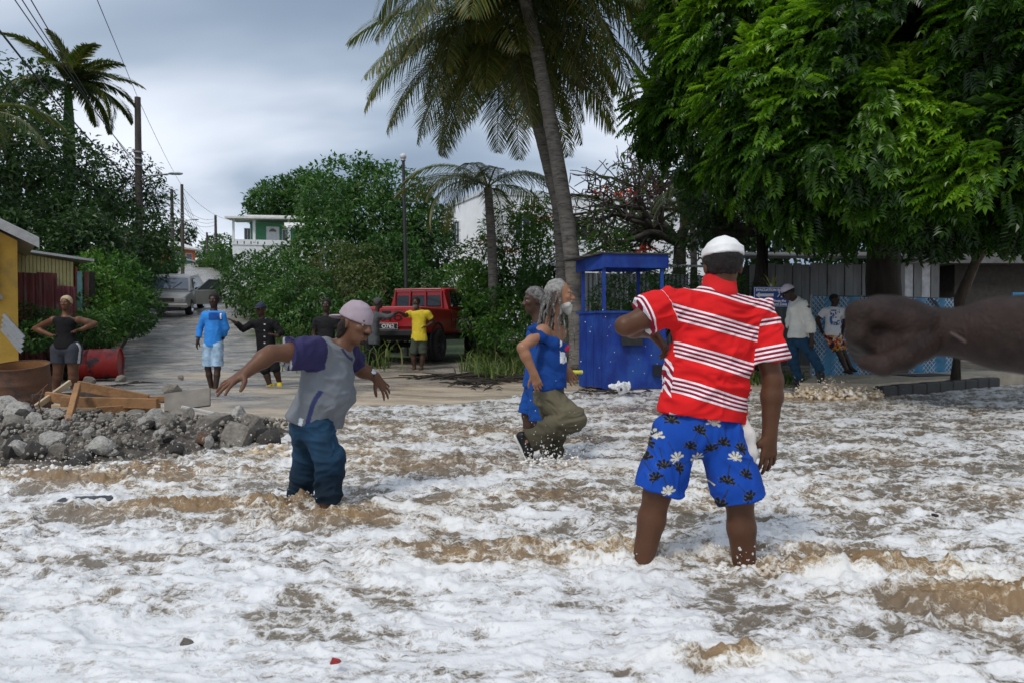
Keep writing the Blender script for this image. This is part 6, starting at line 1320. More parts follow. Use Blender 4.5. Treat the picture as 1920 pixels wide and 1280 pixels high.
def build_person(label, d, J, F, B, skin, vox=.010, group=None, hs=1.0, torso=(.160,.135,.155), flat=.66, shirt=None, pants=None, hair=None, hat=None, shoes=None, arm=(.050,.042,.030), leg=(.085,.058,.040), hand=None, U=(0,0,1), belly=None, beard=None, sub_feet=True, extra=None, neck_r=.056, facedetail=True, headsize=1.0):
    """J: joints as photo pixels (px, py, depth offset)"""
    j = {k: P(v[0], v[1], d+v[2]) if len(v) == 3 else np.asarray(v[:3]) for k, v in J.items()}
    base = min(j['anL'][2], j['anR'][2])
    root = thing('person', label, 'person', tuple(V(j['pel'][0], j['pel'][1], base-.08)), group)
    B = unit(B); lat = unit(j['shL']-j['shR'])
    mid = (j['shL']+j['shR'])/2
    hipax = unit(j['hipL']-j['hipR']) if np.linalg.norm(j['hipL']-j['hipR']) > .05 else lat
    spine = unit(mid-j['pel']); wf = unit(B - spine*np.dot(B, spine))
    waist = j.get('waist', j['pel']*.62 + mid*.38 )
    tr, tw, tp = torso
    def torso_pr(o=0.0, kw=None, cuts=(), lo=1.0):
        top = mid - spine*.085*hs
        pr = [rc(top, waist, tr+o, tw+o, .04, wf, flat, cuts), rc(waist, j['pel'], tw+o, tp+o, .05, wf, flat+.08, cuts),
              rc(j['shL']*.86+j['shR']*.14 - spine*.01, j['shR']*.86+j['shL']*.14 - spine*.01, .062*hs+o, .062*hs+o, .05, cuts=cuts),
              rc(mid + spine*.0, mid + (j['neck']-mid)*.8, .085*hs+o*.5, .060*hs+o*.4, .05, cuts=cuts)]
        if belly: pr.append(el(P(belly[0], belly[1], d+belly[2]), np.array(belly[3])+o, None, .06, cuts))
        return pr
    def arm_pts(s): return [j['sh'+s], j['el'+s], j['wr'+s]]
    def leg_pts(s): return [j['hip'+s], j['kn'+s], j['an'+s]]
    # ---- body
    U_ = np.asarray(U, float)
    hp, HM, hat_at = head_prims(j['head'], F, U_, hs*headsize)
    body = torso_pr(-.012)
    body += [rc(j['neck']-spine*.03, j['head'] - HM[:,2]*.05*hs - HM[:,1]*.015*hs, neck_r*hs, (neck_r-.004)*hs, .03)] + hp
    for s in 'LR':
        a, e, w = arm_pts(s); 
        body += [el(a, [.062*hs]*3, None, .03)] + [rc(a, a*.45+e*.55, arm[0]*1.05, arm[0]*.98, .02), rc(a*.45+e*.55, e, arm[0]*.98, arm[1]*.98, .02), rc(e, e*.7+w*.3, arm[1], arm[1]*1.06, .02), rc(e*.7+w*.3, w, arm[1]*1.06, arm[2], .02)]
        hd = (hand or {}).get(s, {}); tip = j.get('fg'+s); dr = (tip-w) if tip is not None else (w-e)
        nr = np.asarray(hd.get('n', np.cross(dr, B) if abs(unit(dr)@B) < .9 else V(0,0,1)), float)
        if np.linalg.norm(np.cross(unit(dr), unit(nr))) < .2: nr = V(1,0,.3)
        body += hand_prims(w, dr, nr, hd.get('side', 1), hd.get('spread', .3), hd.get('curl', .4), hs*hd.get('s', 1.), hd.get('thumb', .7))
        h_, k_, n_ = leg_pts(s)
        body += [rc(h_, k_, leg[0], leg[1]*1.02, .03), rc(k_, k_*.68+n_*.32, leg[1]*1.0, leg[1]*1.05, .025), rc(k_*.68+n_*.32, n_, leg[1]*1.05, leg[2], .02)]
        toe = j.get('toe'+s, n_ + V(B[0],B[1],-.0)*.2)
        body += foot_prims(n_, toe, hs)
    v, f = sdf_mesh(body, vox, 1)
    put('body', v, f, skin, root, True)
    if facedetail: eyes(root, hat_at, HM, hs*headsize)
    # ---- clothes
    def limb_cloth(pts, t, r0, r1, r2, k=.025, flare=0):
        """cloth along a two-bone limb as far as t (0..2), cut square at its hem"""
        a, e, w = pts; pr = []
        if t <= 1:
            end = a + (e-a)*t; n = unit(e-a); rr = r0 + (r1-r0)*t + flare
            pr.append(rc(a, a+(e-a)*(t+.15), r0, rr+(rr-r0)*.15/max(t,.2), k, cuts=[plane(end, n)]))
        else:
            end = e + (w-e)*(t-1); n = unit(w-e); rr = r1 + (r2-r1)*(t-1) + flare
            pr.append(rc(a, e, r0, r1, k)); pr.append(rc(e, e+(w-e)*min(t-1+.12, 1.3), r1, rr, k, cuts=[plane(end, n)]))
        return pr
    if shirt:
        o = shirt.get('off', .014); hem = shirt.get('hem'); cuts = []
        if hem is not None:
            if len(hem) == 3: p0, n = P(hem[0][0], hem[0][1], d), np.cross(P(hem[1][0],hem[1][1],d)-P(hem[0][0],hem[0][1],d), V(0,1,0)) ; n = n if n[2] < 0 else -n; n = unit(n + V(0,hem[2],0))
            cuts = [plane(p0, n)]
        else: cuts = [plane(j['pel'] - spine*shirt.get('drop', .06), -spine)]
        cc = plane(j['neck']+(j['head']-j['neck'])*shirt.get('collar', -.05), unit(j['head']-j['neck']))
        pr = torso_pr(o, cuts=cuts+[cc])
        pr.append(rc(j['pel'], j['pel']-spine*.12, tp+o+shirt.get('flare', .0), tp+o+shirt.get('flare', .01), .05, wf, flat+.1, cuts))
        for s in 'LR':
            t = shirt.get('sleeve', .6)
            if isinstance(t, dict): t = t[s]
            if t > 0: pr += limb_cloth(arm_pts(s), t, arm[0]+.022+shirt.get('loose', 0)*.5, arm[1]+.014+shirt.get('loose', 0), arm[2]+.014+shirt.get('loose', 0), .03, shirt.get('cuff', .006))
        if shirt.get('strap'):           # a tank top: cut shoulders away
            for s_ in shirt['strap']: pr.append(s_)
        for e_ in shirt.get('add', []): pr.append(e_)
        v, f = sdf_mesh(pr, shirt.get('vox', vox), 1, wrinkle(shirt.get('wr', .008), shirt.get('seed', 3), shirt.get('wsc', (8,8,11))))
        c = shirt['col']; cols = c(v, j) if callable(c) else np.tile(np.array(c, float), (len(v),1))
        at = shirt['attr'](v, j) if 'attr' in shirt else None
        put(shirt.get('name', 'shirt'), v, f, shirt.get('mat', CLOTH), root, True, cols=cols, attrs=at)
    if pants:
        o = pants.get('off', .012); t = pants['t']; t = t if isinstance(t, dict) else dict(L=t, R=t)
        lr = pants.get('r', (leg[0]+.016, leg[1]+.026, leg[2]+.03))
        cw = [plane(j['pel'] + spine*pants.get('rise', .07), spine)]
        pr = [rc(waist, j['pel'], tw+o, tp+o, .04, wf, flat+.08, cw), rc(j['hipL'], j['hipR'], lr[0], lr[0], .03, cuts=cw)]
        for s in 'LR': pr += limb_cloth(leg_pts(s), t[s], lr[0], lr[1], lr[2], pants.get('k', .018), pants.get('flare', .004))
        for e_ in pants.get('add', []): pr.append(e_)
        v, f = sdf_mesh(pr, pants.get('vox', vox), 1, wrinkle(pants.get('wr', .008), pants.get('seed', 13), pants.get('wsc', (8,8,10))))
        c = pants['col']; cols = c(v, j) if callable(c) else np.tile(np.array(c, float), (len(v),1))
        put(pants.get('name', 'shorts'), v, f, pants.get('mat', CLOTH), root, True, cols=cols)
    if hair:
        kind, mt = hair; U2 = HM[:,2]; pr = []
        sz = np.array([.086,.102,.100])*hs*headsize
        pc = plane(hat_at(0,.055,.055), HM[:,1]*.8 - U2*.75); pc2 = plane(hat_at(0,-.02,-.055), -U2)
        if hat: sz = sz*.97; pc = plane(hat_at(0,0,.034), U2)
        if kind in ('short','curly'):
            pr = [el(hat_at(0,-.016,.028), sz*(1.02 if kind == 'short' else 1.06), HM, .01, [pc, pc2])]
        if pr:
            v, f = sdf_mesh(pr, min(vox,.007), 1, lambda q: .004*noise3(q*90, 4)+.003*noise3(q*45, 8)); put('hair', v, f, mt, root, True)
    if beard:
        mt, ln = beard
        pr = [el(hat_at(0,.040,-.088), np.array([.058,.062,.042+ln*.3])*hs, HM, .01), rc(hat_at(-.022,.094,-.050), hat_at(.022,.094,-.050), .008*hs, .008*hs, .01), el(hat_at(0,.070,-.105-ln*.4), np.array([.032,.034,.035+ln])*hs, HM, .02), el(hat_at(0,.10,-.068), np.array([.02,.022,.010])*hs, HM, .004, sub=True)]
        v, f = sdf_mesh(pr, min(vox,.007), 1, lambda q: .004*noise3(q*80, 4)); put('beard', v, f, mt, root, True)
    if hat:
        hat(root, hat_at, HM, hs*headsize, vox)
    if shoes:
        for s in 'LR':
            n_ = j['an'+s]; toe = j.get('toe'+s, n_ + V(B[0],B[1],0)*.2)
            if shoes.get('only', 'LR').find(s) < 0: continue
            shoe(root, n_, toe, hs*.92, shoes['col'], shoes['sole'], shoes.get('kind', 'shoe'), vox)
    if extra: extra(root, j, hat_at, HM)
    return root, j, hat_at, HM
def shoe(root, a, toe, s, col, sole, kind, vox):
    t = unit(toe-a); h = a - t*.06*s; dn = unit(V(0,0,-1) - t*np.dot(V(0,0,-1), t))
    if kind == 'shoe':
        pr = [rc(h+dn*.03, a+t*.10*s+dn*.045, .047*s, .045*s, .03), rc(a+t*.08*s+dn*.05, a+t*.19*s+dn*.06, .046*s, .034*s, .03, dn, .75), rc(a+dn*(-.02), a+t*.07*s+dn*.03, .052*s, .045*s, .03)]
        pr = [dict(p, cuts=[plane(a+dn*.082*s, dn), plane(a-dn*.03*s, -dn)]) for p in pr]
        v, f = sdf_mesh(pr, min(vox,.008), 1); o = put('shoe', v, f, LEATHER, root, True, cols=np.tile(np.array(col,float), (len(v),1)))
    pr = [rc(h+dn*.085*s, a+t*.19*s+dn*.085*s, .046*s, .044*s, .02, cuts=[plane(a+dn*.094*s, dn), plane(a+dn*.072*s, -dn)])]
    v, f = sdf_mesh(pr, min(vox,.007), 1); put('sole', v, f, LEATHER, root, True, cols=np.tile(np.array(sole,float), (len(v),1)))
def hat_cap(col, brim=True, back=False, beanie=False, brimcol=None, low=.0):
    def f(root, at, HM, s, vox):
        L, F, U = HM[:,0], HM[:,1], HM[:,2]; sg = -1 if back else 1
        tilt = unit(-U + F*.14*sg*(0 if beanie else 1))
        pr = [el(at(0,-.012,.030), np.array([.091,.110,.108 if not beanie else .100])*s, HM, .01, [plane(at(0,0,.030+low), tilt)])]
        if beanie: pr.append(rc(at(0,-.012,.04+low), at(0,-.012,.055+low), .094*s, .093*s, .006, F, 1.16, cuts=[plane(at(0,0,.030+low), -U), plane(at(0,0,.068+low), U)]))
        vx = min(vox,.007); v, fc = sdf_mesh(pr, vx, 1, wrinkle(.004, 5, (14,14,14))); hat = put('cap', v, fc, CLOTH, root, True, cols=np.tile(np.array(col,float), (len(v),1)))
        if brim:
            pr = [el(at(0,.115*sg,.026+low), np.array([.078,.082,.012])*s, HM @ euler(-.22*sg,0,0), .01, [plane(at(0,.06*sg,0), -F*sg)])]
            v, fc = sdf_mesh(pr, min(vx,.005), 1); put('visor', v, fc, CLOTH, hat, True, cols=np.tile(np.array(brimcol or col,float), (len(v),1)))
    return f
# ------------------------------------------------------------------ the cast
FOOTZ = {}
# --- man in the red striped polo, seen from behind
def polo_col(v, j): return np.tile(V(.62,.012,.014), (len(v),1))
def polo_attr(v, j):
    def segd(a, b):
        ba = b-a; t = np.clip(((v-a)@ba)/(ba@ba), 0, 1.3); return np.linalg.norm(v-a-t[:,None]*ba, axis=1), t*np.linalg.norm(ba)
    st = v[:,2] + .27*(v[:,0]-j['pel'][0]) + .012*noise3(v*V(5,5,5), 2)
    st2 = np.zeros(len(v)); slv = np.zeros(len(v))
    for s, o in (('L',1),('R',-1)):
        a, e = j['sh'+s], j['el'+s]; u = unit(e-a); other = j['sh'+('R' if s == 'L' else 'L')]
        al = (v-a)@u; inn = (v-a)@unit(other-a); side = (inn < .10); m = np.clip((al-.03)*60+.5, 0, 1)*np.clip((.02-inn)*60+.5, 0, 1); st2 = np.where(inn < .12, -al + (.300 if s == 'L' else .325), st2); slv = np.maximum(slv, m)
    return dict(st=st, st2=st2, slv=slv)
def polo_mat():
    m = bpy.data.materials.new('polo_stripes'); m.use_nodes = True; nt = m.node_tree; b = nt.nodes['Principled BSDF']; b.inputs['Roughness'].default_value = .85; b.inputs['Specular IOR Level'].default_value = .2
    at = nn(nt, 'ShaderNodeAttribute', attribute_name='st'); at2 = nn(nt, 'ShaderNodeAttribute', attribute_name='st2'); at3 = nn(nt, 'ShaderNodeAttribute', attribute_name='slv'); gt = nn(nt, 'ShaderNodeMath', operation='GREATER_THAN', x1=.5); lk(nt, at3.outputs['Fac'], gt.inputs[0])
    sel = nn(nt, 'ShaderNodeMix', data_type='FLOAT'); lk(nt, gt.outputs[0], sel.inputs[0]); lk(nt, at.outputs['Fac'], sel.inputs[2]); lk(nt, at2.outputs['Fac'], sel.inputs[3])
    mm = nn(nt, 'ShaderNodeMath', operation='DIVIDE', x1=.158); lk(nt, sel.outputs[0], mm.inputs[0])
    ad = nn(nt, 'ShaderNodeMath', operation='ADD', x1=.30); lk(nt, mm.outputs[0], ad.inputs[0])
    fr = nn(nt, 'ShaderNodeMath', operation='FRACT'); lk(nt, ad.outputs[0], fr.inputs[0])
    cr = nn(nt, 'ShaderNodeValToRGB'); cr.color_ramp.interpolation = 'CONSTANT'; e = cr.color_ramp.elements
    W_, D_, R_ = (.78,.74,.76,1), (.26,.008,.03,1), (.64,.012,.014,1)
    e[0].position = 0; e[0].color = W_; e[1].position = .42; e[1].color = R_
    for p, q in ((.055,D_),(.12,W_),(.175,D_),(.24,W_),(.295,D_),(.36,W_)): k = e.new(p); k.color = q
    lk(nt, fr.outputs[0], cr.inputs[0])
    tc = nn(nt, 'ShaderNodeTexCoord'); n = nn(nt, 'ShaderNodeTexNoise'); n.inputs['Scale'].default_value = 5; n.inputs['Detail'].default_value = 6; lk(nt, tc.outputs['Object'], n.inputs['Vector'])
    mr = nn(nt, 'ShaderNodeMapRange'); mr.inputs['From Min'].default_value = .3; mr.inputs['From Max'].default_value = .7; mr.inputs['To Min'].default_value = .82; mr.inputs['To Max'].default_value = 1.12; lk(nt, n.outputs['Fac'], mr.inputs['Value'])
    mu = nn(nt, 'ShaderNodeMixRGB', blend_type='MULTIPLY'); mu.inputs[0].default_value = 1; lk(nt, cr.outputs[0], mu.inputs[1]); lk(nt, mr.outputs[0], mu.inputs[2]); lk(nt, mu.outputs[0], b.inputs['Base Color'])
    n3 = nn(nt, 'ShaderNodeTexNoise'); n3.inputs['Scale'].default_value = 260; lk(nt, tc.outputs['Object'], n3.inputs['Vector'])
    bp = nn(nt, 'ShaderNodeBump'); bp.inputs['Strength'].default_value = .35; bp.inputs['Distance'].default_value = .005; lk(nt, n3.outputs['Fac'], bp.inputs['Height']); lk(nt, bp.outputs[0], b.inputs['Normal'])
    return m
MOTIFS = [(1338,788,1),(1262,785,0),(1290,772,0),(1312,803,0),(1233,815,1),(1222,830,0),(1296,833,0),(1268,855,1),(1357,826,0),(1332,838,0),(1378,853,1),(1392,838,0),(1244,868,0),(1276,876,0),(1228,892,0),(1330,908,1),(1363,897,0),(1398,885,0),(1252,917,1),(1354,943,0),(1310,858,1),(1214,858,0),(1399,925,0),(1382,780,0)]
def lotus(v, j):
    """white and black lotus flowers printed on blue board shorts, plus their thin stalks"""
    col = np.tile(V(.006,.060,.36), (len(v),1)); rr = np.random.default_rng(4)
    back = v[:,1] < j['pel'][1] + .06
    def stamp(cx, cz, sel, white, ang, R_):
        x = v[:,0]-cx; z = v[:,2]-cz; ca, sa = math.cos(ang), math.sin(ang); x, z = x*ca+z*sa, -x*sa+z*ca
        r = np.hypot(x, z+.012); th = np.arctan2(z+.012, x)
        pet = np.abs(np.cos(th*4.5)); lim = R_*(.50+.50*pet)*np.where(np.sin(th) > -.35, 1, .35)
        ins = sel & (r < lim); edge = ins & ((pet < .42) | (r > lim*.93)) & (r > R_*.25)
        stem = sel & (np.abs(x) < .0022) & (z > R_*.6) & (z < R_*2.0)
        if white: col[ins] = (.62,.60,.52); col[edge] = (.05,.05,.05)
        else: col[ins] = (.008,.008,.009); col[edge & (rr.random(len(v)) < .8)] = (.10,.10,.09)
        col[stem] = (.02,.03,.06)
    for px, py, wh in MOTIFS:
        c = P(px, py, 2.95); stamp(c[0], c[2], back, wh, rr.normal(0, .45), .036 if wh else .034)
    for _ in range(22):
        stamp(j['pel'][0]+rr.uniform(-.3,.3), j['pel'][2]+rr.uniform(-.4,.05), ~back, rr.random() < .35, rr.normal(0,.5), .035)
    return col
def red_extra(root, j, at, HM):
    # damp cloth tucked into the waistband
    pr = chain([P(1392,782,3.02), P(1404,815,2.99), P(1412,850,2.99), P(1413,868,3.0)], [.022,.024,.022,.014], w=V(0,1,0), f=.5)
    v, f = sdf_mesh(pr, .006, 1, wrinkle(.006, 9, (40,40,10))); put('tucked_cloth', v, f, CLOTH, root, True, cols=np.tile(V(.62,.58,.54), (len(v),1)))
    pr = [rc(j['neck']-V(0,0,.02), j['neck']+V(.005,.01,.052), .080, .070, .02, cuts=[plane(j['neck']+V(0,0,.055), V(.1,.1,1))])]
    v, f = sdf_mesh(pr, .006, 1); put('collar', v, f, CLOTH, root, True, cols=np.tile(V(.60,.014,.016), (len(v),1)))
build_person('man in red striped polo and blue flowered shorts, back turned, wading in foam', 3.05,
    dict(head=(1354,497,0), neck=(1348,540,.0), shL=(1262,572,0), elL=(1172,611,-.02), wrL=(1222,622,.20), fgL=(1250,655,.22), shR=(1422,590,0), elR=(1449,712,-.03), wrR=(1443,815,-.02), fgR=(1440,880,-.02),
         pel=(1312,792,.0), waist=(1326,705,.0), hipL=(1265,812,0), knL=(1232,925,.0), anL=(1200,1075,.04), hipR=(1353,815,0), knR=(1386,935,-.02), anR=(1399,1105,-.02)),
    V(.05,1,-.12), V(.05,1,-.1), SK_RED, vox=.0055, hs=1.0, torso=(.172,.158,.150), flat=.64, arm=(.052,.043,.031), leg=(.083,.058,.042), U=(0,.12,1),
    shirt=dict(name='polo_shirt', col=polo_col, attr=polo_attr, mat=polo_mat(), sleeve=dict(L=.62, R=.72), hem=((1240,768),(1390,790),0), off=.014, wr=.021, wsc=(6,6,11), seed=21, cuff=.016, loose=.016, vox=.005, collar=.12, flare=.026),
    pants=dict(name='board_shorts', rise=.035, off=.002, t=dict(L=.93, R=1.0), r=(.103,.098,.08), col=lotus, vox=.0038, wr=.014, wsc=(8,8,4), flare=.014, k=.012),
    hair=('curly', HAIRM), hat=hat_cap((.74,.74,.73), False, beanie=True, low=.005), hand=dict(R=dict(n=(.3,-1,0), side=1, spread=.15, curl=.22, s=1.05), L=dict(n=(0,-.5,1), side=-1, spread=.2, curl=.5)), extra=red_extra, headsize=.98)

# --- man with the turned cap, striding to the right with his arms out
def capshirt(v, j):
    col = np.tile(V(.165,.178,.195), (len(v),1)); st = noise3(v*V(4,4,4), 8)
    col *= (1+.14*st)[:,None]
    for s in 'LR':
        a, e = j['sh'+s], j['el'+s]; u = unit(e-a); al = (v-a)@u; q = np.linalg.norm(v-a-np.clip(al,0,1)[:,None]*u, axis=1)
        nav = ((al > -.055) & (q < .115)) | ((al > .06) & (q < .18)); col[nav] = (.030,.026,.085); cuff = nav & (al > .155); col[cuff] = (.30,.31,.33)
    # piping and side panel
    sp = unit(j['neck']-j['pel']); t = (v-j['pel'])@sp; xx = (v-j['pel'])[:,0] - t*(j['neck']-j['pel'])[0]/np.linalg.norm(j['neck']-j['pel'])
    near = v[:,1] < j['pel'][1] + .05
    b1 = near & (np.abs(xx - (.005 + .30*(t-.1)**2*3)) < .013) & (t < .24); col[b1] = (.035,.045,.12)
    b2 = near & (np.abs(xx + .033 - .25*(t-.1)**2*3) < .011) & (t < .05); col[b2] = (.72,.74,.76)
    b3 = near & (np.abs((v-j['neck'])@unit(V(.55,0,.28))-.02) < .006) & ((v-j['neck'])[:,2] < .0) & ((v-j['neck'])[:,2] > -.12); col[b3] = (.04,.045,.11)
    return col
def denim(v, j):
    n = noise3(v*V(3,3,3), 4)*.5 + .5*noise3(v*V(14,14,5), 6)
    c = np.array([.010,.042,.085])[None]*(1+.45*n)[:,None]; wetl = sstep(.35, .1, v[:,2])[:,None]
    return c*(1-.62*wetl)
def cap_extra(root, j, at, HM):
    w_, e_ = j['wrL'], j['elL']; u = unit(w_-e_); c = w_ - u*.025
    mb = MB(); mb.lathe(c, u, [(.034,-.011),(.036,-.011),(.036,.011),(.034,.011)], 20); wt = mb.build('watch_strap', pmat('black_rubber', (.012,.012,.013), .5, .1, 10, .1), root, 'all')
    nr = unit(np.cross(u, V(0,1,.0)))*1.0; nr = nr if nr[2] > 0 else -nr; nr = unit(nr + V(0,-.9,0)); c2 = c + nr*.035
    mb = MB(); mb.lathe(c2, nr, [(.0,-.003),(.021,-.003),(.021,.006),(.017,.008),(0,.008)], 20); mb.build('watch_face', pmat('steel', (.45,.46,.48), .25, .1, 10, 0, metal=.9), wt, 'all')
    # loose hair under the cap
    pr = [el(at(0,-.045,-.035), np.array([.078,.06,.06]), HM, .02), rc(at(-.07,-.03,-.02), at(-.05,-.06,-.10), .03, .018), rc(at(.07,-.03,-.02), at(.05,-.06,-.10), .03, .018)]
    v, f = sdf_mesh(pr, .006, 1, lambda q: .004*noise3(q*70, 3)); put('hair', v, f, pmat('hair_brown', (.022,.013,.009), .6, .4, 50, .9, 200), root, True)
    pr = [rc(at(-.024,.095,-.050), at(.024,.095,-.050), .006, .006), el(at(0,.074,-.098), np.array([.024,.024,.018]), HM)]
    v, f = sdf_mesh(pr, .005, 1, lambda q: .002*noise3(q*120, 3)); put('moustache', v, f, HAIRM, root, True)
    for sg in (1,-1):
        pr = [rc(at(.016*sg,.090,.024), at(.046*sg,.080,.026), .0045, .004)]; v, f = sdf_mesh(pr, .004, 0); put('eyebrow', v, f, HAIRM, root, True)
build_person('man in grey shirt, wet jeans and backward cap leaning forward with arms spread', 4.1,
    dict(head=(668,606,0), neck=(640,652,.02), shR=(588,660,-.17), elR=(508,662,-.34), wrR=(462,697,-.44), fgR=(425,720,-.50), shL=(645,664,.17), elL=(672,690,.30), wrL=(704,706,.34), fgL=(728,735,.38),
         pel=(588,795,.02), waist=(610,735,.0), hipR=(595,806,-.09), knR=(617,858,-.14), anR=(616,965,-.12), toeR=(660,985,-.12), hipL=(577,806,.09), knL=(578,858,.12), anL=(556,965,.16), toeL=(600,985,.16)),
    V(.86,-.42,-.22), V(.94,-.28,-.2), SK_MID, vox=.006, hs=1.0, torso=(.165,.160,.148), flat=.74, arm=(.056,.045,.031), leg=(.088,.064,.044), U=(.25,0,1), belly=(618,738,-.02,(.125,.140,.15)),
    shirt=dict(name='sports_shirt', col=capshirt, sleeve=.60, hem=((532,772),(640,806),0), off=.016, wr=.019, wsc=(6,6,7), seed=33, cuff=.014, loose=.022, vox=.0055, collar=.02, flare=.02),
    pants=dict(name='jeans', t=1.75, col=denim, mat=DENIM, r=(.098,.090,.070), vox=.006, wr=.016, wsc=(7,7,13), k=.010),
    hat=hat_cap((.36,.29,.33), True, back=True, low=-.012), hand=dict(R=dict(n=(-.3,-.45,.75), side=-1, spread=.75, curl=.16, s=1.12, thumb=.9), L=dict(n=(.5,-.5,.55), side=1, spread=.6, curl=.2)), extra=cap_extra)

# --- older man with long grey locks, torn blue vest and khaki trousers, high-stepping
def vestcol(v, j):
    col = np.tile(V(.005,.045,.22), (len(v),1)); c = P(1062,632,5.45)
    x = v-c; pr = (x[:,0] > -.05) & (np.abs(x[:,2]+.06) < .15); n = noise3(v*22, 3)
    col[pr & (n > .02)] = (.75,.75,.76); col[pr & (n < -.45)] = (.45,.02,.06); return col
def old_extra(root, j, at, HM):
    rr = np.random.default_rng(3); L, F, U = HM[:,0], HM[:,1], HM[:,2]
    # hair swept off the forehead, then separate locks
    pr = [el(at(0,-.03,.035), np.array([.088,.098,.092]), HM, .01, [plane(at(0,.035,.07), F*.9-U*.45), plane(at(0,0,-.06), -U)])]
    v, f = sdf_mesh(pr, .006, 1, lambda q: .007*noise3(q*38, 4)+.004*noise3(q*90,5)); put('hair', v, f, pmat('hair_silver', (.34,.33,.31), .7, .35, 40, .9, 160), root, True)
    for k in range(26):
        a = rr.uniform(.45*math.pi, 1.55*math.pi) if k < 22 else rr.choice([.42,-.42])*math.pi
        s0 = at(math.sin(a)*.080, math.cos(a)*.085-.02, rr.uniform(-.01,.05)); ln = rr.uniform(.22,.42) if k < 22 else rr.uniform(.25,.34)
        p = [s0, s0 + V(math.sin(a)*.0,0,-.06) + unit(s0-at(0,0,0))*.018]
        out_ = unit((s0-at(0,0,0))*V(1,1,0)); 
        for q in range(1,6): p.append(p[1] + V(0,0,-ln*q/5) + out_*(.02+.014*q*rr.uniform(.3,1)) + V(rr.normal(0,.008), rr.normal(0,.008), 0))
        mb = MB(); mb.tube(p, [.011,.012,.011,.010,.009,.007,.003], 6); mb.build('lock_of_hair', HAIRG if k % 3 else pmat('hair_brown_lock', (.05,.035,.025), .8, .4, 60, .6), root, 'all')
    for p0, p1 in (((1072,590,-.05),(1078,655,-.02)),((1056,590,-.1),(1060,650,-.14))):
        a, b = P(p0[0],p0[1],5.6+p0[2]), P(p1[0],p1[1],5.6+p1[2]); mb = MB(); mb.tube([a, a*.5+b*.5+V(.01,-.01,0), b], [.007,.006,.002], 5); mb.build('thin_plait', HAIRG, root, 'all')
    for sg in (1,-1):
        pr = [rc(at(.016*sg,.090,.024), at(.046*sg,.080,.024), .005, .005)]; v, f = sdf_mesh(pr, .004, 0); put('eyebrow', v, f, HAIRW, root, True)
build_person('older man with long grey locks, blue vest and khaki trousers high-stepping through foam', 5.6,
    dict(head=(1050,552,0), neck=(1036,596,.0), shR=(1018,622,-.15), elR=(979,652,-.26), wrR=(1001,700,-.26), fgR=(1010,726,-.25), shL=(1050,622,.17), elL=(1040,665,.27), wrL=(1062,690,.22), fgL=(1072,706,.2),
         pel=(1030,722,.0), waist=(1034,680,0), hipR=(1028,742,-.08), knR=(1073,783,-.12), anR=(990,826,-.12), toeR=(1014,874,-.12), hipL=(1030,742,.10), knL=(1046,800,.16), anL=(1030,862,.16), toeL=(1062,872,.16)),
    V(.99,-.12,-.04), V(.97,-.2,0), SK_LIGHT, vox=.007, hs=1.0, torso=(.150,.135,.140), flat=.72, arm=(.044,.040,.030), leg=(.082,.06,.042), U=(.08,0,1),
    shirt=dict(name='vest', col=vestcol, sleeve=0, hem=((1000,728),(1072,722),0), off=.014, wr=.015, wsc=(6,6,7), seed=43, collar=-1.15, flare=.01,
        strap=[*chain([P(994,616,5.37), P(1014,630,5.40), P(1036,642,5.43), P(1058,652,5.50)], [.026,.034,.040,.04], k=.03, w=V(.15,1,0), f=.38)]),
    pants=dict(name='trousers', t=dict(L=1.95,R=1.97), col=lambda v, j: V(.105,.092,.058)[None]*(1+.35*noise3(v*5,3))[:,None]*(1-.45*sstep(.45,.2,v[:,2]))[:,None], r=(.118,.108,.088), wr=.024, wsc=(6,6,9), k=.010, rise=.02),
    beard=(HAIRW, .02), shoes=dict(col=(.012,.012,.013), sole=(.62,.61,.58)), hand=dict(R=dict(n=(-.2,-1,.2), side=1, curl=.45, spread=.1)), extra=old_extra)

# --- man half hidden behind him
build_person('grey-haired man in blue shirt and shorts half hidden behind the long-haired man', 6.4,
    dict(head=(1001,563,0), neck=(1010,600,.0), shR=(1000,628,.18), elR=(990,668,.22), wrR=(1000,700,.18), shL=(1030,628,-.16), elL=(1040,672,-.2), wrL=(1046,700,-.22),
         pel=(1008,712,0), hipR=(1004,728,.09), knR=(990,778,.08), anR=(1000,842,.1), hipL=(1012,728,-.09), knL=(1012,790,-.1), anL=(1040,842,-.1)),
    V(-.95,-.25,-.1), V(-.9,-.2,0), SK_DARK, vox=.009, hs=1.0, torso=(.15,.14,.15),
    shirt=dict(name='t_shirt', col=(.006,.06,.27), sleeve=.6), pants=dict(t=.98, col=(.006,.06,.27), r=(.105,.10,.08)), hair=('short', HAIRG))

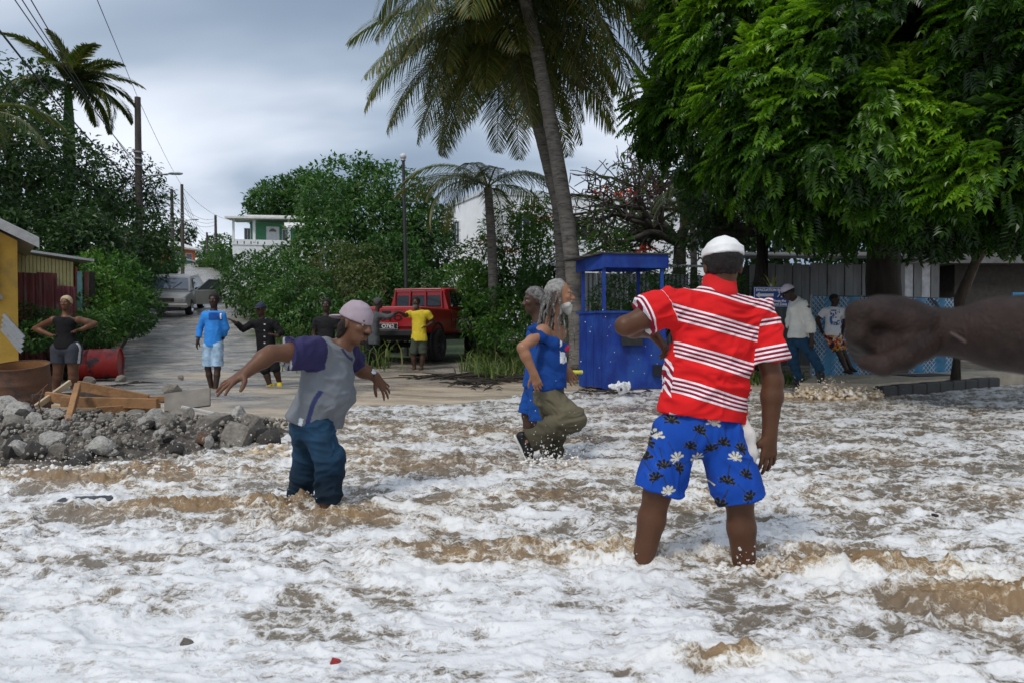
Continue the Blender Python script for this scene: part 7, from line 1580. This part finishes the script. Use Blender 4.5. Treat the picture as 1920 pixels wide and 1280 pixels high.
# --- woman with short bleached hair, hands on hips
def sidestripe(base, off, wcol=(.7,.7,.7)):
    def f(v, j):
        col = np.tile(np.array(base, float), (len(v),1))
        for s in 'LR':
            u = unit(j['hipL']-j['hipR'])*(1 if s == 'L' else -1); t = np.clip(((v-j['hip'+s])@(j['kn'+s]-j['hip'+s]))/((j['kn'+s]-j['hip'+s])@(j['kn'+s]-j['hip'+s])), -.3, 1.2)
            ax = j['hip'+s] + t[:,None]*(j['kn'+s]-j['hip'+s]); l = (v-ax)@u; fr = (v-ax)[:,1]
            col[(l > .07) & (np.abs(fr+.035) < .022) & (np.abs(np.abs(fr+.035)-.012) < .007)] = wcol
        return col
    return f
build_person('woman with cropped bleached hair, black sleeveless top, hands on hips', 11.6,
    dict(head=(124,568,0), neck=(123,590,.02), shR=(100,600,0), elR=(66,616,.06), wrR=(96,629,-.06), fgR=(107,630,-.1), shL=(147,600,0), elL=(178,607,.08), wrL=(151,618,-.02), fgL=(143,619,-.08),
         pel=(125,650,0), waist=(123,625,.0), hipR=(112,655,0), knR=(109,697,0), anR=(104,733,.02), hipL=(138,655,0), knL=(137,697,0), anL=(139,731,.05)),
    V(.12,-1,.02), V(.1,-1,0), SK_MID, vox=.010, hs=1.0, torso=(.148,.130,.175), flat=.74, arm=(.056,.044,.03), leg=(.122,.072,.045), belly=(124,650,.08,(.185,.15,.13)),
    shirt=dict(name='tank_top', col=(.006,.006,.007), sleeve=0, drop=.02, off=.010, wr=.004, collar=-.25),
    pants=dict(name='cycling_shorts', t=.62, col=sidestripe((.045,.047,.062), .1), r=(.136,.105,.07), off=.012, wr=.003, rise=.12), hair=('short', HAIRB))

# --- the young men on the road
def bluetop(v, j):
    col = np.tile(V(.035,.24,.68), (len(v),1)); c = P(398,593,11.6); x = v-c
    fr = v[:,1] < j['pel'][1]; col[fr & (np.abs(x[:,0]) < .11) & (np.abs(x[:,2]) < .065)] = (.012,.075,.30); col[fr & (np.abs(x[:,0]-.085) < .012) & (np.abs(x[:,2]-.005) < .05)] = (.7,.75,.8)
    return col
build_person('young man in sky blue long-sleeved top and pale denim shorts on the road', 11.8,
    dict(head=(401,563,0), neck=(401,583,.0), shR=(384,591,0), elR=(375,616,.03), wrR=(371,638,-.03), fgR=(368,650,-.05), shL=(417,591,.0), elL=(424,615,.06), wrL=(418,634,.16), fgL=(410,640,.18),
         pel=(399,643,0), hipR=(391,648,0), knR=(390,690,0), anR=(397,728,.02), toeR=(396,738,-.18), hipL=(408,648,0), knL=(408,690,-.03), anL=(404,731,-.1), toeL=(410,742,-.3)),
    V(.05,-1,.0), V(.05,-1,0), SK_DEEP, vox=.010, hs=.98, torso=(.132,.118,.125), arm=(.042,.037,.028), leg=(.072,.05,.037),
    shirt=dict(name='long_sleeved_top', col=bluetop, sleeve=1.75, off=.012, wr=.007, drop=.05, loose=.0), pants=dict(name='denim_shorts', t=.92, col=lambda v, j: V(.32,.45,.58)[None]*(1+.35*noise3(v*9,3))[:,None], mat=DENIM, r=(.098,.094,.08)),
    hair=('short', HAIRM), shoes=dict(col=(.02,.02,.02), sole=(.03,.03,.03), kind='sandal'))
def jacketdots(v, j):
    col = np.tile(V(.006,.006,.007), (len(v),1)); n = (np.abs(((v[:,2]*9) % 1)-.5) < .07) & (np.abs((v[:,0]-j['pel'][0])) < .012) & (v[:,1] < j['pel'][1]); col[n] = (.5,.5,.5); return col
build_person('young man in black jacket and navy cap holding out one palm, yellow trainers', 12.4,
    dict(head=(489,580,0), neck=(492,598,.02), shR=(474,606,0), elR=(456,617,-.05), wrR=(440,604,-.15), fgR=(430,598,-.2), shL=(514,606,.0), elL=(528,624,-.02), wrL=(519,630,-.2), fgL=(512,627,-.24),
         pel=(500,652,0), hipR=(492,656,0), knR=(498,694,0), anR=(506,722,.02), toeR=(490,732,-.1), hipL=(508,656,0), knL=(517,690,0), anL=(524,717,.1), toeL=(526,726,-.1)),
    V(-.15,-1,.05), V(0,-1,0), SK_DARK, vox=.010, hs=.98, torso=(.15,.13,.135),
    shirt=dict(name='jacket', col=jacketdots, sleeve=1.85, off=.022, wr=.010, drop=.02), pants=dict(t=1.02, col=(.010,.010,.012), r=(.096,.086,.07)), hat=hat_cap((.03,.038,.065), True), shoes=dict(col=(.55,.42,.03), sole=(.7,.66,.5)))
build_person('smiling young man in dark top standing behind the man in grey', 13.2,
    dict(head=(612,572,0), neck=(611,592,.0), shR=(593,601,0), elR=(588,625,0), wrR=(592,648,-.05), shL=(630,601,0), elL=(636,625,0), wrL=(634,648,-.05), pel=(612,655,0), hipR=(604,660,0), knR=(603,692,0), anR=(603,722,0), hipL=(620,660,0), knL=(621,692,0), anL=(622,722,0)),
    V(.1,-1,0), V(0,-1,0), SK_DEEP, vox=.011, hs=1.0, shirt=dict(name='t_shirt', col=(.012,.012,.014), sleeve=.6), pants=dict(t=1.0, col=(.02,.02,.025)), hair=('short', HAIRM))
# --- two men talking at the tail of the pickup
build_person('bearded man in yellow t-shirt and green shorts leaning at the red pickup', 16.0,
    dict(head=(780,567,0), neck=(783,583,.02), shR=(769,588,0), elR=(760,592,-.1), wrR=(750,586,-.25), fgR=(744,584,-.3), shL=(802,588,.0), elL=(812,604,.08), wrL=(800,612,-.06), fgL=(792,613,-.1),
         pel=(786,634,0), hipR=(779,638,0), knR=(775,664,0), anR=(777,690,.02), hipL=(792,638,0), knL=(793,664,0), anL=(790,690,0)),
    V(-.25,-1,.02), V(-.15,-1,0), SK_DARK, vox=.012, hs=1.0, shirt=dict(name='t_shirt', col=(.62,.47,.035), sleeve=.6, off=.02, loose=.012), pants=dict(t=.95, col=(.055,.065,.048), r=(.102,.096,.08)), hair=('curly', HAIRM), beard=(HAIRG, .02), shoes=dict(col=(.1,.03,.02), sole=(.1,.035,.03), kind='sandal'))
build_person('man in grey hooded top and black trousers with one hand on the tailgate', 16.3,
    dict(head=(710,568,0), neck=(706,585,.0), shR=(690,592,.05), elR=(686,612,.1), wrR=(694,628,.0), shL=(716,592,-.05), elL=(728,595,-.15), wrL=(742,588,-.25), fgL=(748,586,-.28),
         pel=(701,640,0), hipR=(695,644,0), knR=(694,670,0), anR=(696,694,.02), hipL=(707,644,0), knL=(707,670,0), anL=(709,694,0)),
    V(.8,.2,0), V(.7,.3,0), SK_DEEP, vox=.012, hs=1.0, shirt=dict(name='hooded_top', col=(.075,.08,.085), sleeve=1.85, off=.022), pants=dict(name='trousers', t=1.9, col=(.007,.007,.009)), hair=('curly', pmat('hood', (.07,.068,.07), .9, .2, 20, .3)), shoes=dict(col=(.02,.02,.02), sole=(.1,.1,.1)))
# --- man in the white jacket stumbling by the fence, boy against the fence
def jprint(v, j):
    col = np.tile(V(.66,.65,.60), (len(v),1)); c = P(1511,566,11.2); x = v-c
    m_ = (v[:,1] < c[1]+.15) & ((x[:,0]/.075)**2 + (x[:,2]/.11)**2 < 1) & (noise3(v*V(34,10,34), 5) > .05); col[m_] = (.03,.03,.035); return col
build_person('man in white printed jacket, jeans and pale cap bent over beside the evacuation sign', 11.3,
    dict(head=(1478,548,0), neck=(1490,560,.02), shR=(1487,572,.14), elR=(1482,600,.16), wrR=(1482,622,.05), shL=(1507,572,-.14), elL=(1519,606,-.2), wrL=(1522,636,-.2), fgL=(1522,648,-.2),
         pel=(1497,630,0), waist=(1499,605,0), hipR=(1488,640,.08), knR=(1487,678,.08), anR=(1500,716,.1), toeR=(1518,722,.1), hipL=(1504,640,-.08), knL=(1524,668,-.12), anL=(1541,700,-.12), toeL=(1546,716,-.12)),
    V(-.8,.2,-.55), V(-.4,.5,-.2), SK_DEEP, vox=.010, hs=1.0, torso=(.165,.15,.15), U=(-.5,.1,.85),
    shirt=dict(name='jacket', col=jprint, sleeve=1.6, off=.03, wr=.010, wsc=(7,7,9), drop=.02, loose=.02, flare=.02), pants=dict(name='jeans', t=1.85, col=denim, mat=DENIM, r=(.10,.08,.066), wr=.012), hat=hat_cap((.5,.45,.52), True, brimcol=(.03,.03,.04)), hair=('short', HAIRM), shoes=dict(col=(.02,.02,.02), sole=(.05,.05,.05)))
def boyshirt(v, j):
    col = np.tile(V(.72,.73,.76), (len(v),1)); c = P(1562,596,13.0); x = v-c; m_ = (v[:,1] < j['pel'][1]) & (np.abs(x[:,0]) < .10) & (np.abs(x[:,2]) < .15); n = noise3(v*V(24,6,30), 5)
    col[m_ & (n > .1)] = (.05,.13,.32); col[m_ & (n < -.3)] = (.06,.03,.06); return col
def boyshorts(v, j):
    q = np.floor(v*V(24,24,24) + 1.2*np.stack([noise3(v*20,1),noise3(v*20,2),noise3(v*20,3)],-1)); h = _h2(q[:,0].astype(np.int64)+500, (q[:,2]*7+q[:,1]*3).astype(np.int64)+500, 3) % 5
    pal = np.array([(.50,.07,.02),(.65,.58,.5),(.03,.02,.05),(.55,.25,.02),(.28,.02,.02)]); return pal[h]
build_person('boy in white printed t-shirt and multicoloured shorts leaning on the blue fence', 13.0,
    dict(head=(1565,562,0), neck=(1563,576,.02), shR=(1546,583,0), elR=(1532,600,.08), wrR=(1542,623,.1), fgR=(1548,628,.1), shL=(1578,583,.05), elL=(1584,603,.15), wrL=(1580,622,.2), pel=(1561,624,0), hipR=(1554,628,0), knR=(1574,662,-.05), anR=(1588,694,-.1), hipL=(1568,628,0), knL=(1582,660,0), anL=(1596,690,-.05)),
    V(.55,-.85,0), V(.3,-1,0), SK_DEEP, vox=.010, hs=.86, torso=(.135,.12,.125), arm=(.042,.036,.026), leg=(.075,.05,.036),
    shirt=dict(name='t_shirt', col=boyshirt, sleeve=.62, off=.018, drop=.05), pants=dict(t=.82, col=boyshorts, r=(.092,.098,.08), flare=.01), hair=('short', HAIRM))

# --- the person beside the photographer: bare arm with a clenched fist reaching into view
def arm_person():
    root = thing('person', 'bare dark arm with clenched fist thrust in beside the foam, scar on forearm', 'person', (1.25,.72,-.3))
    d = .86
    w_, el_ = P(1752,622,d), P(1975,628,d-.06); sh = V(1.08,.60,1.30)
    fist = P(1660,622,d)
    u = unit(fist-w_); up = V(0,0,1); nr = V(0,-1,0)
    pr = [rc(w_, el_*.6+w_*.4, .0255, .040, .02, V(0,1,0), .9), rc(el_*.6+w_*.4, el_, .041, .047, .02), rc(el_, sh, .046, .058, .02), el(sh, [.07]*3)]
    pr += [rc(w_, P(1700,618,d), .0245, .032, .02, V(0,1,0), .85), el(P(1660,615,d+.005), [.040,.036,.036], None, .02), rc(P(1705,600,d-.004), P(1645,585,d-.004), .020, .019, .02)]
    for i, (dy, r) in enumerate(((-.022,.0125),(-.001,.0128),(.020,.0122),(.038,.0105))):
        o = i*13; k0 = P(1642,582+o*.5,d+dy*.8); k1 = P(1612+i*2,588+o,d+dy*.8-.004); k2 = P(1606+i*3,628+o,d+dy*.8-.006); k3 = P(1636,650+o*.7,d+dy*.8-.004); k4 = P(1662,646,d+dy)
        pr += [rc(k0,k1,r*1.2,r*1.28,.010), el(k1, [r*1.32]*3, None, .006), rc(k1,k2,r*1.14,r*1.10,.0035), rc(k2,k3,r*1.10,r*.98,.0035), rc(k3,k4,r*.98,r*.92,.0035)]
    pr += chain([P(1730,648,d-.022), P(1690,672,d-.040), P(1655,684,d-.046), P(1622,680,d-.042)], [.019,.0150,.0128,.0098], k=.008)
    for i in range(3): pr.append(rc(P(1642,582+i*9,d-.032), P(1735,603+i*7,d-.026), .005, .0035, .008))
    pr += [rc(V(1.22,.70,1.22), V(1.24,.72,.75), .16, .14, .05, V(0,1,0), .65), rc(V(1.24,.72,.75), V(1.24,.72,.6), .14, .15, .05), rc(V(1.22,.70,1.36), V(1.2,.74,1.5), .055, .052, .03), rc(V(1.06,.62,1.31), V(1.4,.8,1.31), .06, .06, .05)]
    for s in (-.09, .09): pr += chain([V(1.24+s,.72,.6), V(1.24+s,.74,.15), V(1.24+s,.72,-.25)], [.085,.056,.042])
    pr += chain([V(1.42,.8,1.30), V(1.5,.85,1.02), V(1.48,.95,.78)], [.055,.045,.032])
    h_, M_, at = head_prims(V(1.19,.78,1.585), V(-.6,.8,0), V(0,0,1)); pr += h_
    v, f = sdf_mesh(pr, .0042, 1); 
    m = pmat('skin_near', (.020,.011,.0085), .55, .35, 24, .35, 260, spec=.2, col2=(.036,.022,.018), c2=(.5,.7), c2scale=40); put('body', v, f, m, root, True)
    a, b = P(1783,624,d-.0365), P(1822,647,d-.041); n_ = V(0,-1,.1)
    pr = [rc(a, b, .0018, .0026, .003)]; v, f = sdf_mesh(pr, .0012, 1); put('scar', v, f, pmat('scar', (.085,.06,.05), .6, .1, 30, .1), root, True)
    pr = [rc(V(1.24,.72,.80), V(1.24,.72,.55), .155, .165, .05, V(0,1,0), .8)] + [rc(V(1.24+s,.72,.58), V(1.24+s,.735,.2), .105, .095, .02, cuts=[plane(V(0,0,.22), V(0,0,-1))]) for s in (-.09,.09)]
    v, f = sdf_mesh(pr, .012, 1); put('shorts', v, f, CLOTH, root, True, cols=np.tile(V(.03,.03,.04), (len(v),1)))
    pr = [rc(V(1.22,.70,1.20), V(1.24,.72,.72), .175, .16, .05, V(0,1,0), .68), rc(V(1.12,.65,1.32), V(1.34,.77,1.32), .065, .065, .05)]
    v, f = sdf_mesh(pr, .012, 1); put('vest', v, f, CLOTH, root, True, cols=np.tile(V(.25,.25,.26), (len(v),1)))
arm_person()
# ================================================================== thrown water
sr = np.random.default_rng(77)
def splash(label, c, n, spread, up, rad, mat, vox=.010, lump=(), dirn=(0,0,0), drops=60, dspread=None, dh=None, group=None):
    """tongues of water on short ballistic arcs around c, with loose drops"""
    c = np.asarray(c, float); r = thing('water_splash', label, 'splash', tuple(c), group); pr = []
    for k in range(n):
        # a clot of froth low down, breaking into smaller beads as it rises
        a = sr.uniform(0, 2*math.pi); q = math.sqrt(sr.uniform(0,1)); b = c + V(math.cos(a)*spread[0]*q, math.sin(a)*spread[1]*q, -.015); hgt = up*sr.uniform(.15,1.0)*(1-.5*q); lean = V(sr.normal(0,.35), sr.normal(0,.25), 0) + np.asarray(dirn)
        m = 4
        for i in range(m):
            t = (i+sr.uniform(0,.8))/m; rr_ = rad*(1.35-1.05*t)*sr.uniform(.6,1.25); pr.append(el(b + V(0,0,hgt*t) + lean*hgt*t + sr.normal(size=3)*rad*.5, np.array([1.25,1.0,.9])*rr_, None, rad*.45))
    for p, s in lump: pr.append(el(p, s, None, .03))
    v, f = sdf_mesh(pr, vox, 1, lambda q: rad*.45*noise3(q*(.6/rad), 6)+rad*.22*noise3(q*(1.5/rad), 7)); put('froth', v, f, mat, r, True, kind='stuff')
    ds = dspread or (spread[0]*1.5, spread[1]*1.5); h_ = dh or up*1.3; v, f = ico(1); vs, fs = [], []
    for k in range(drops):
        s = float(np.clip(sr.lognormal(-5.6,.4), .002, .008)); p = c + V(sr.normal(0,ds[0]*.6), sr.normal(0,ds[1]*.6), abs(sr.normal(0,h_*.55))+.02); vs.append(v*s*V(1,1,sr.uniform(.8,1.6))+p); fs.append(f+k*len(v))
    put('drops', np.concatenate(vs), np.concatenate(fs), SPRAY, r, True, kind='stuff')
def wl(px, py, z=.02): x, y = pxy(px,py,z); return V(x,y,z)
splash('brown and white surge breaking against the rubble heap', wl(150,893), 90, (.62,.14), .24, .018, FROTH, .009, drops=130, dspread=(.7,.2), dh=.24)
splash('low surge fingering over the black earth', wl(330,885), 50, (.5,.14), .14, .016, FROTH, .009, drops=60, dspread=(.6,.2), dh=.14)
splash('muddy wash at the rubble end behind the man in jeans', wl(520,850), 22, (.3,.22), .13, .030, FROTHB, .012, drops=80)
splash('water thrown up round the legs of the man in jeans', wl(600,945), 46, (.36,.12), .10, .013, FROTH, .008, drops=160, dspread=(.5,.15), dh=.10, dirn=(.2,-.3,0))
splash('white spray kicked up by the long-haired man', wl(1040,868), 70, (.26,.14), .22, .011, FROTH, .006, drops=170, dspread=(.35,.2), dh=.22, dirn=(.25,0,.0))
splash('foam collar round the left leg of the man in red', wl(1210,1042), 44, (.15,.07), .07, .010, FROTHB, .005, drops=40, dspread=(.15,.06), dh=.08)
splash('sheet of foam thrown by the right leg of the man in red', wl(1415,1062), 60, (.20,.09), .10, .010, FROTH, .005, drops=60, dspread=(.25,.08), dh=.10, dirn=(.25,-.35,0))
splash('brown splash around the man in the white jacket and the boy', V(*P(1565,722,10.6)[:2],.03), 150, (.75,.25), .42, .026, FROTHB, .012, drops=300, dspread=(.8,.2), dh=.35)
# drops flying in front of the booth and the wading men
def flying():
    r = thing('flying_drops', 'scattered bright water drops in the air before the blue booth', 'water drops', tuple(P(1090,650,5.3))); v, f = ico(1); vs, fs = [], []
    for k in range(95):
        px, py = sr.uniform(960,1250), sr.uniform(560,830); d = sr.uniform(4.7,6.2); s = float(np.clip(sr.lognormal(-5.7,.3),.002,.005)); vs.append(v*s+P(px,py,d)); fs.append(f+k*len(v))
    put('drops', np.concatenate(vs), np.concatenate(fs), SPRAY, r, True, kind='stuff')
flying()
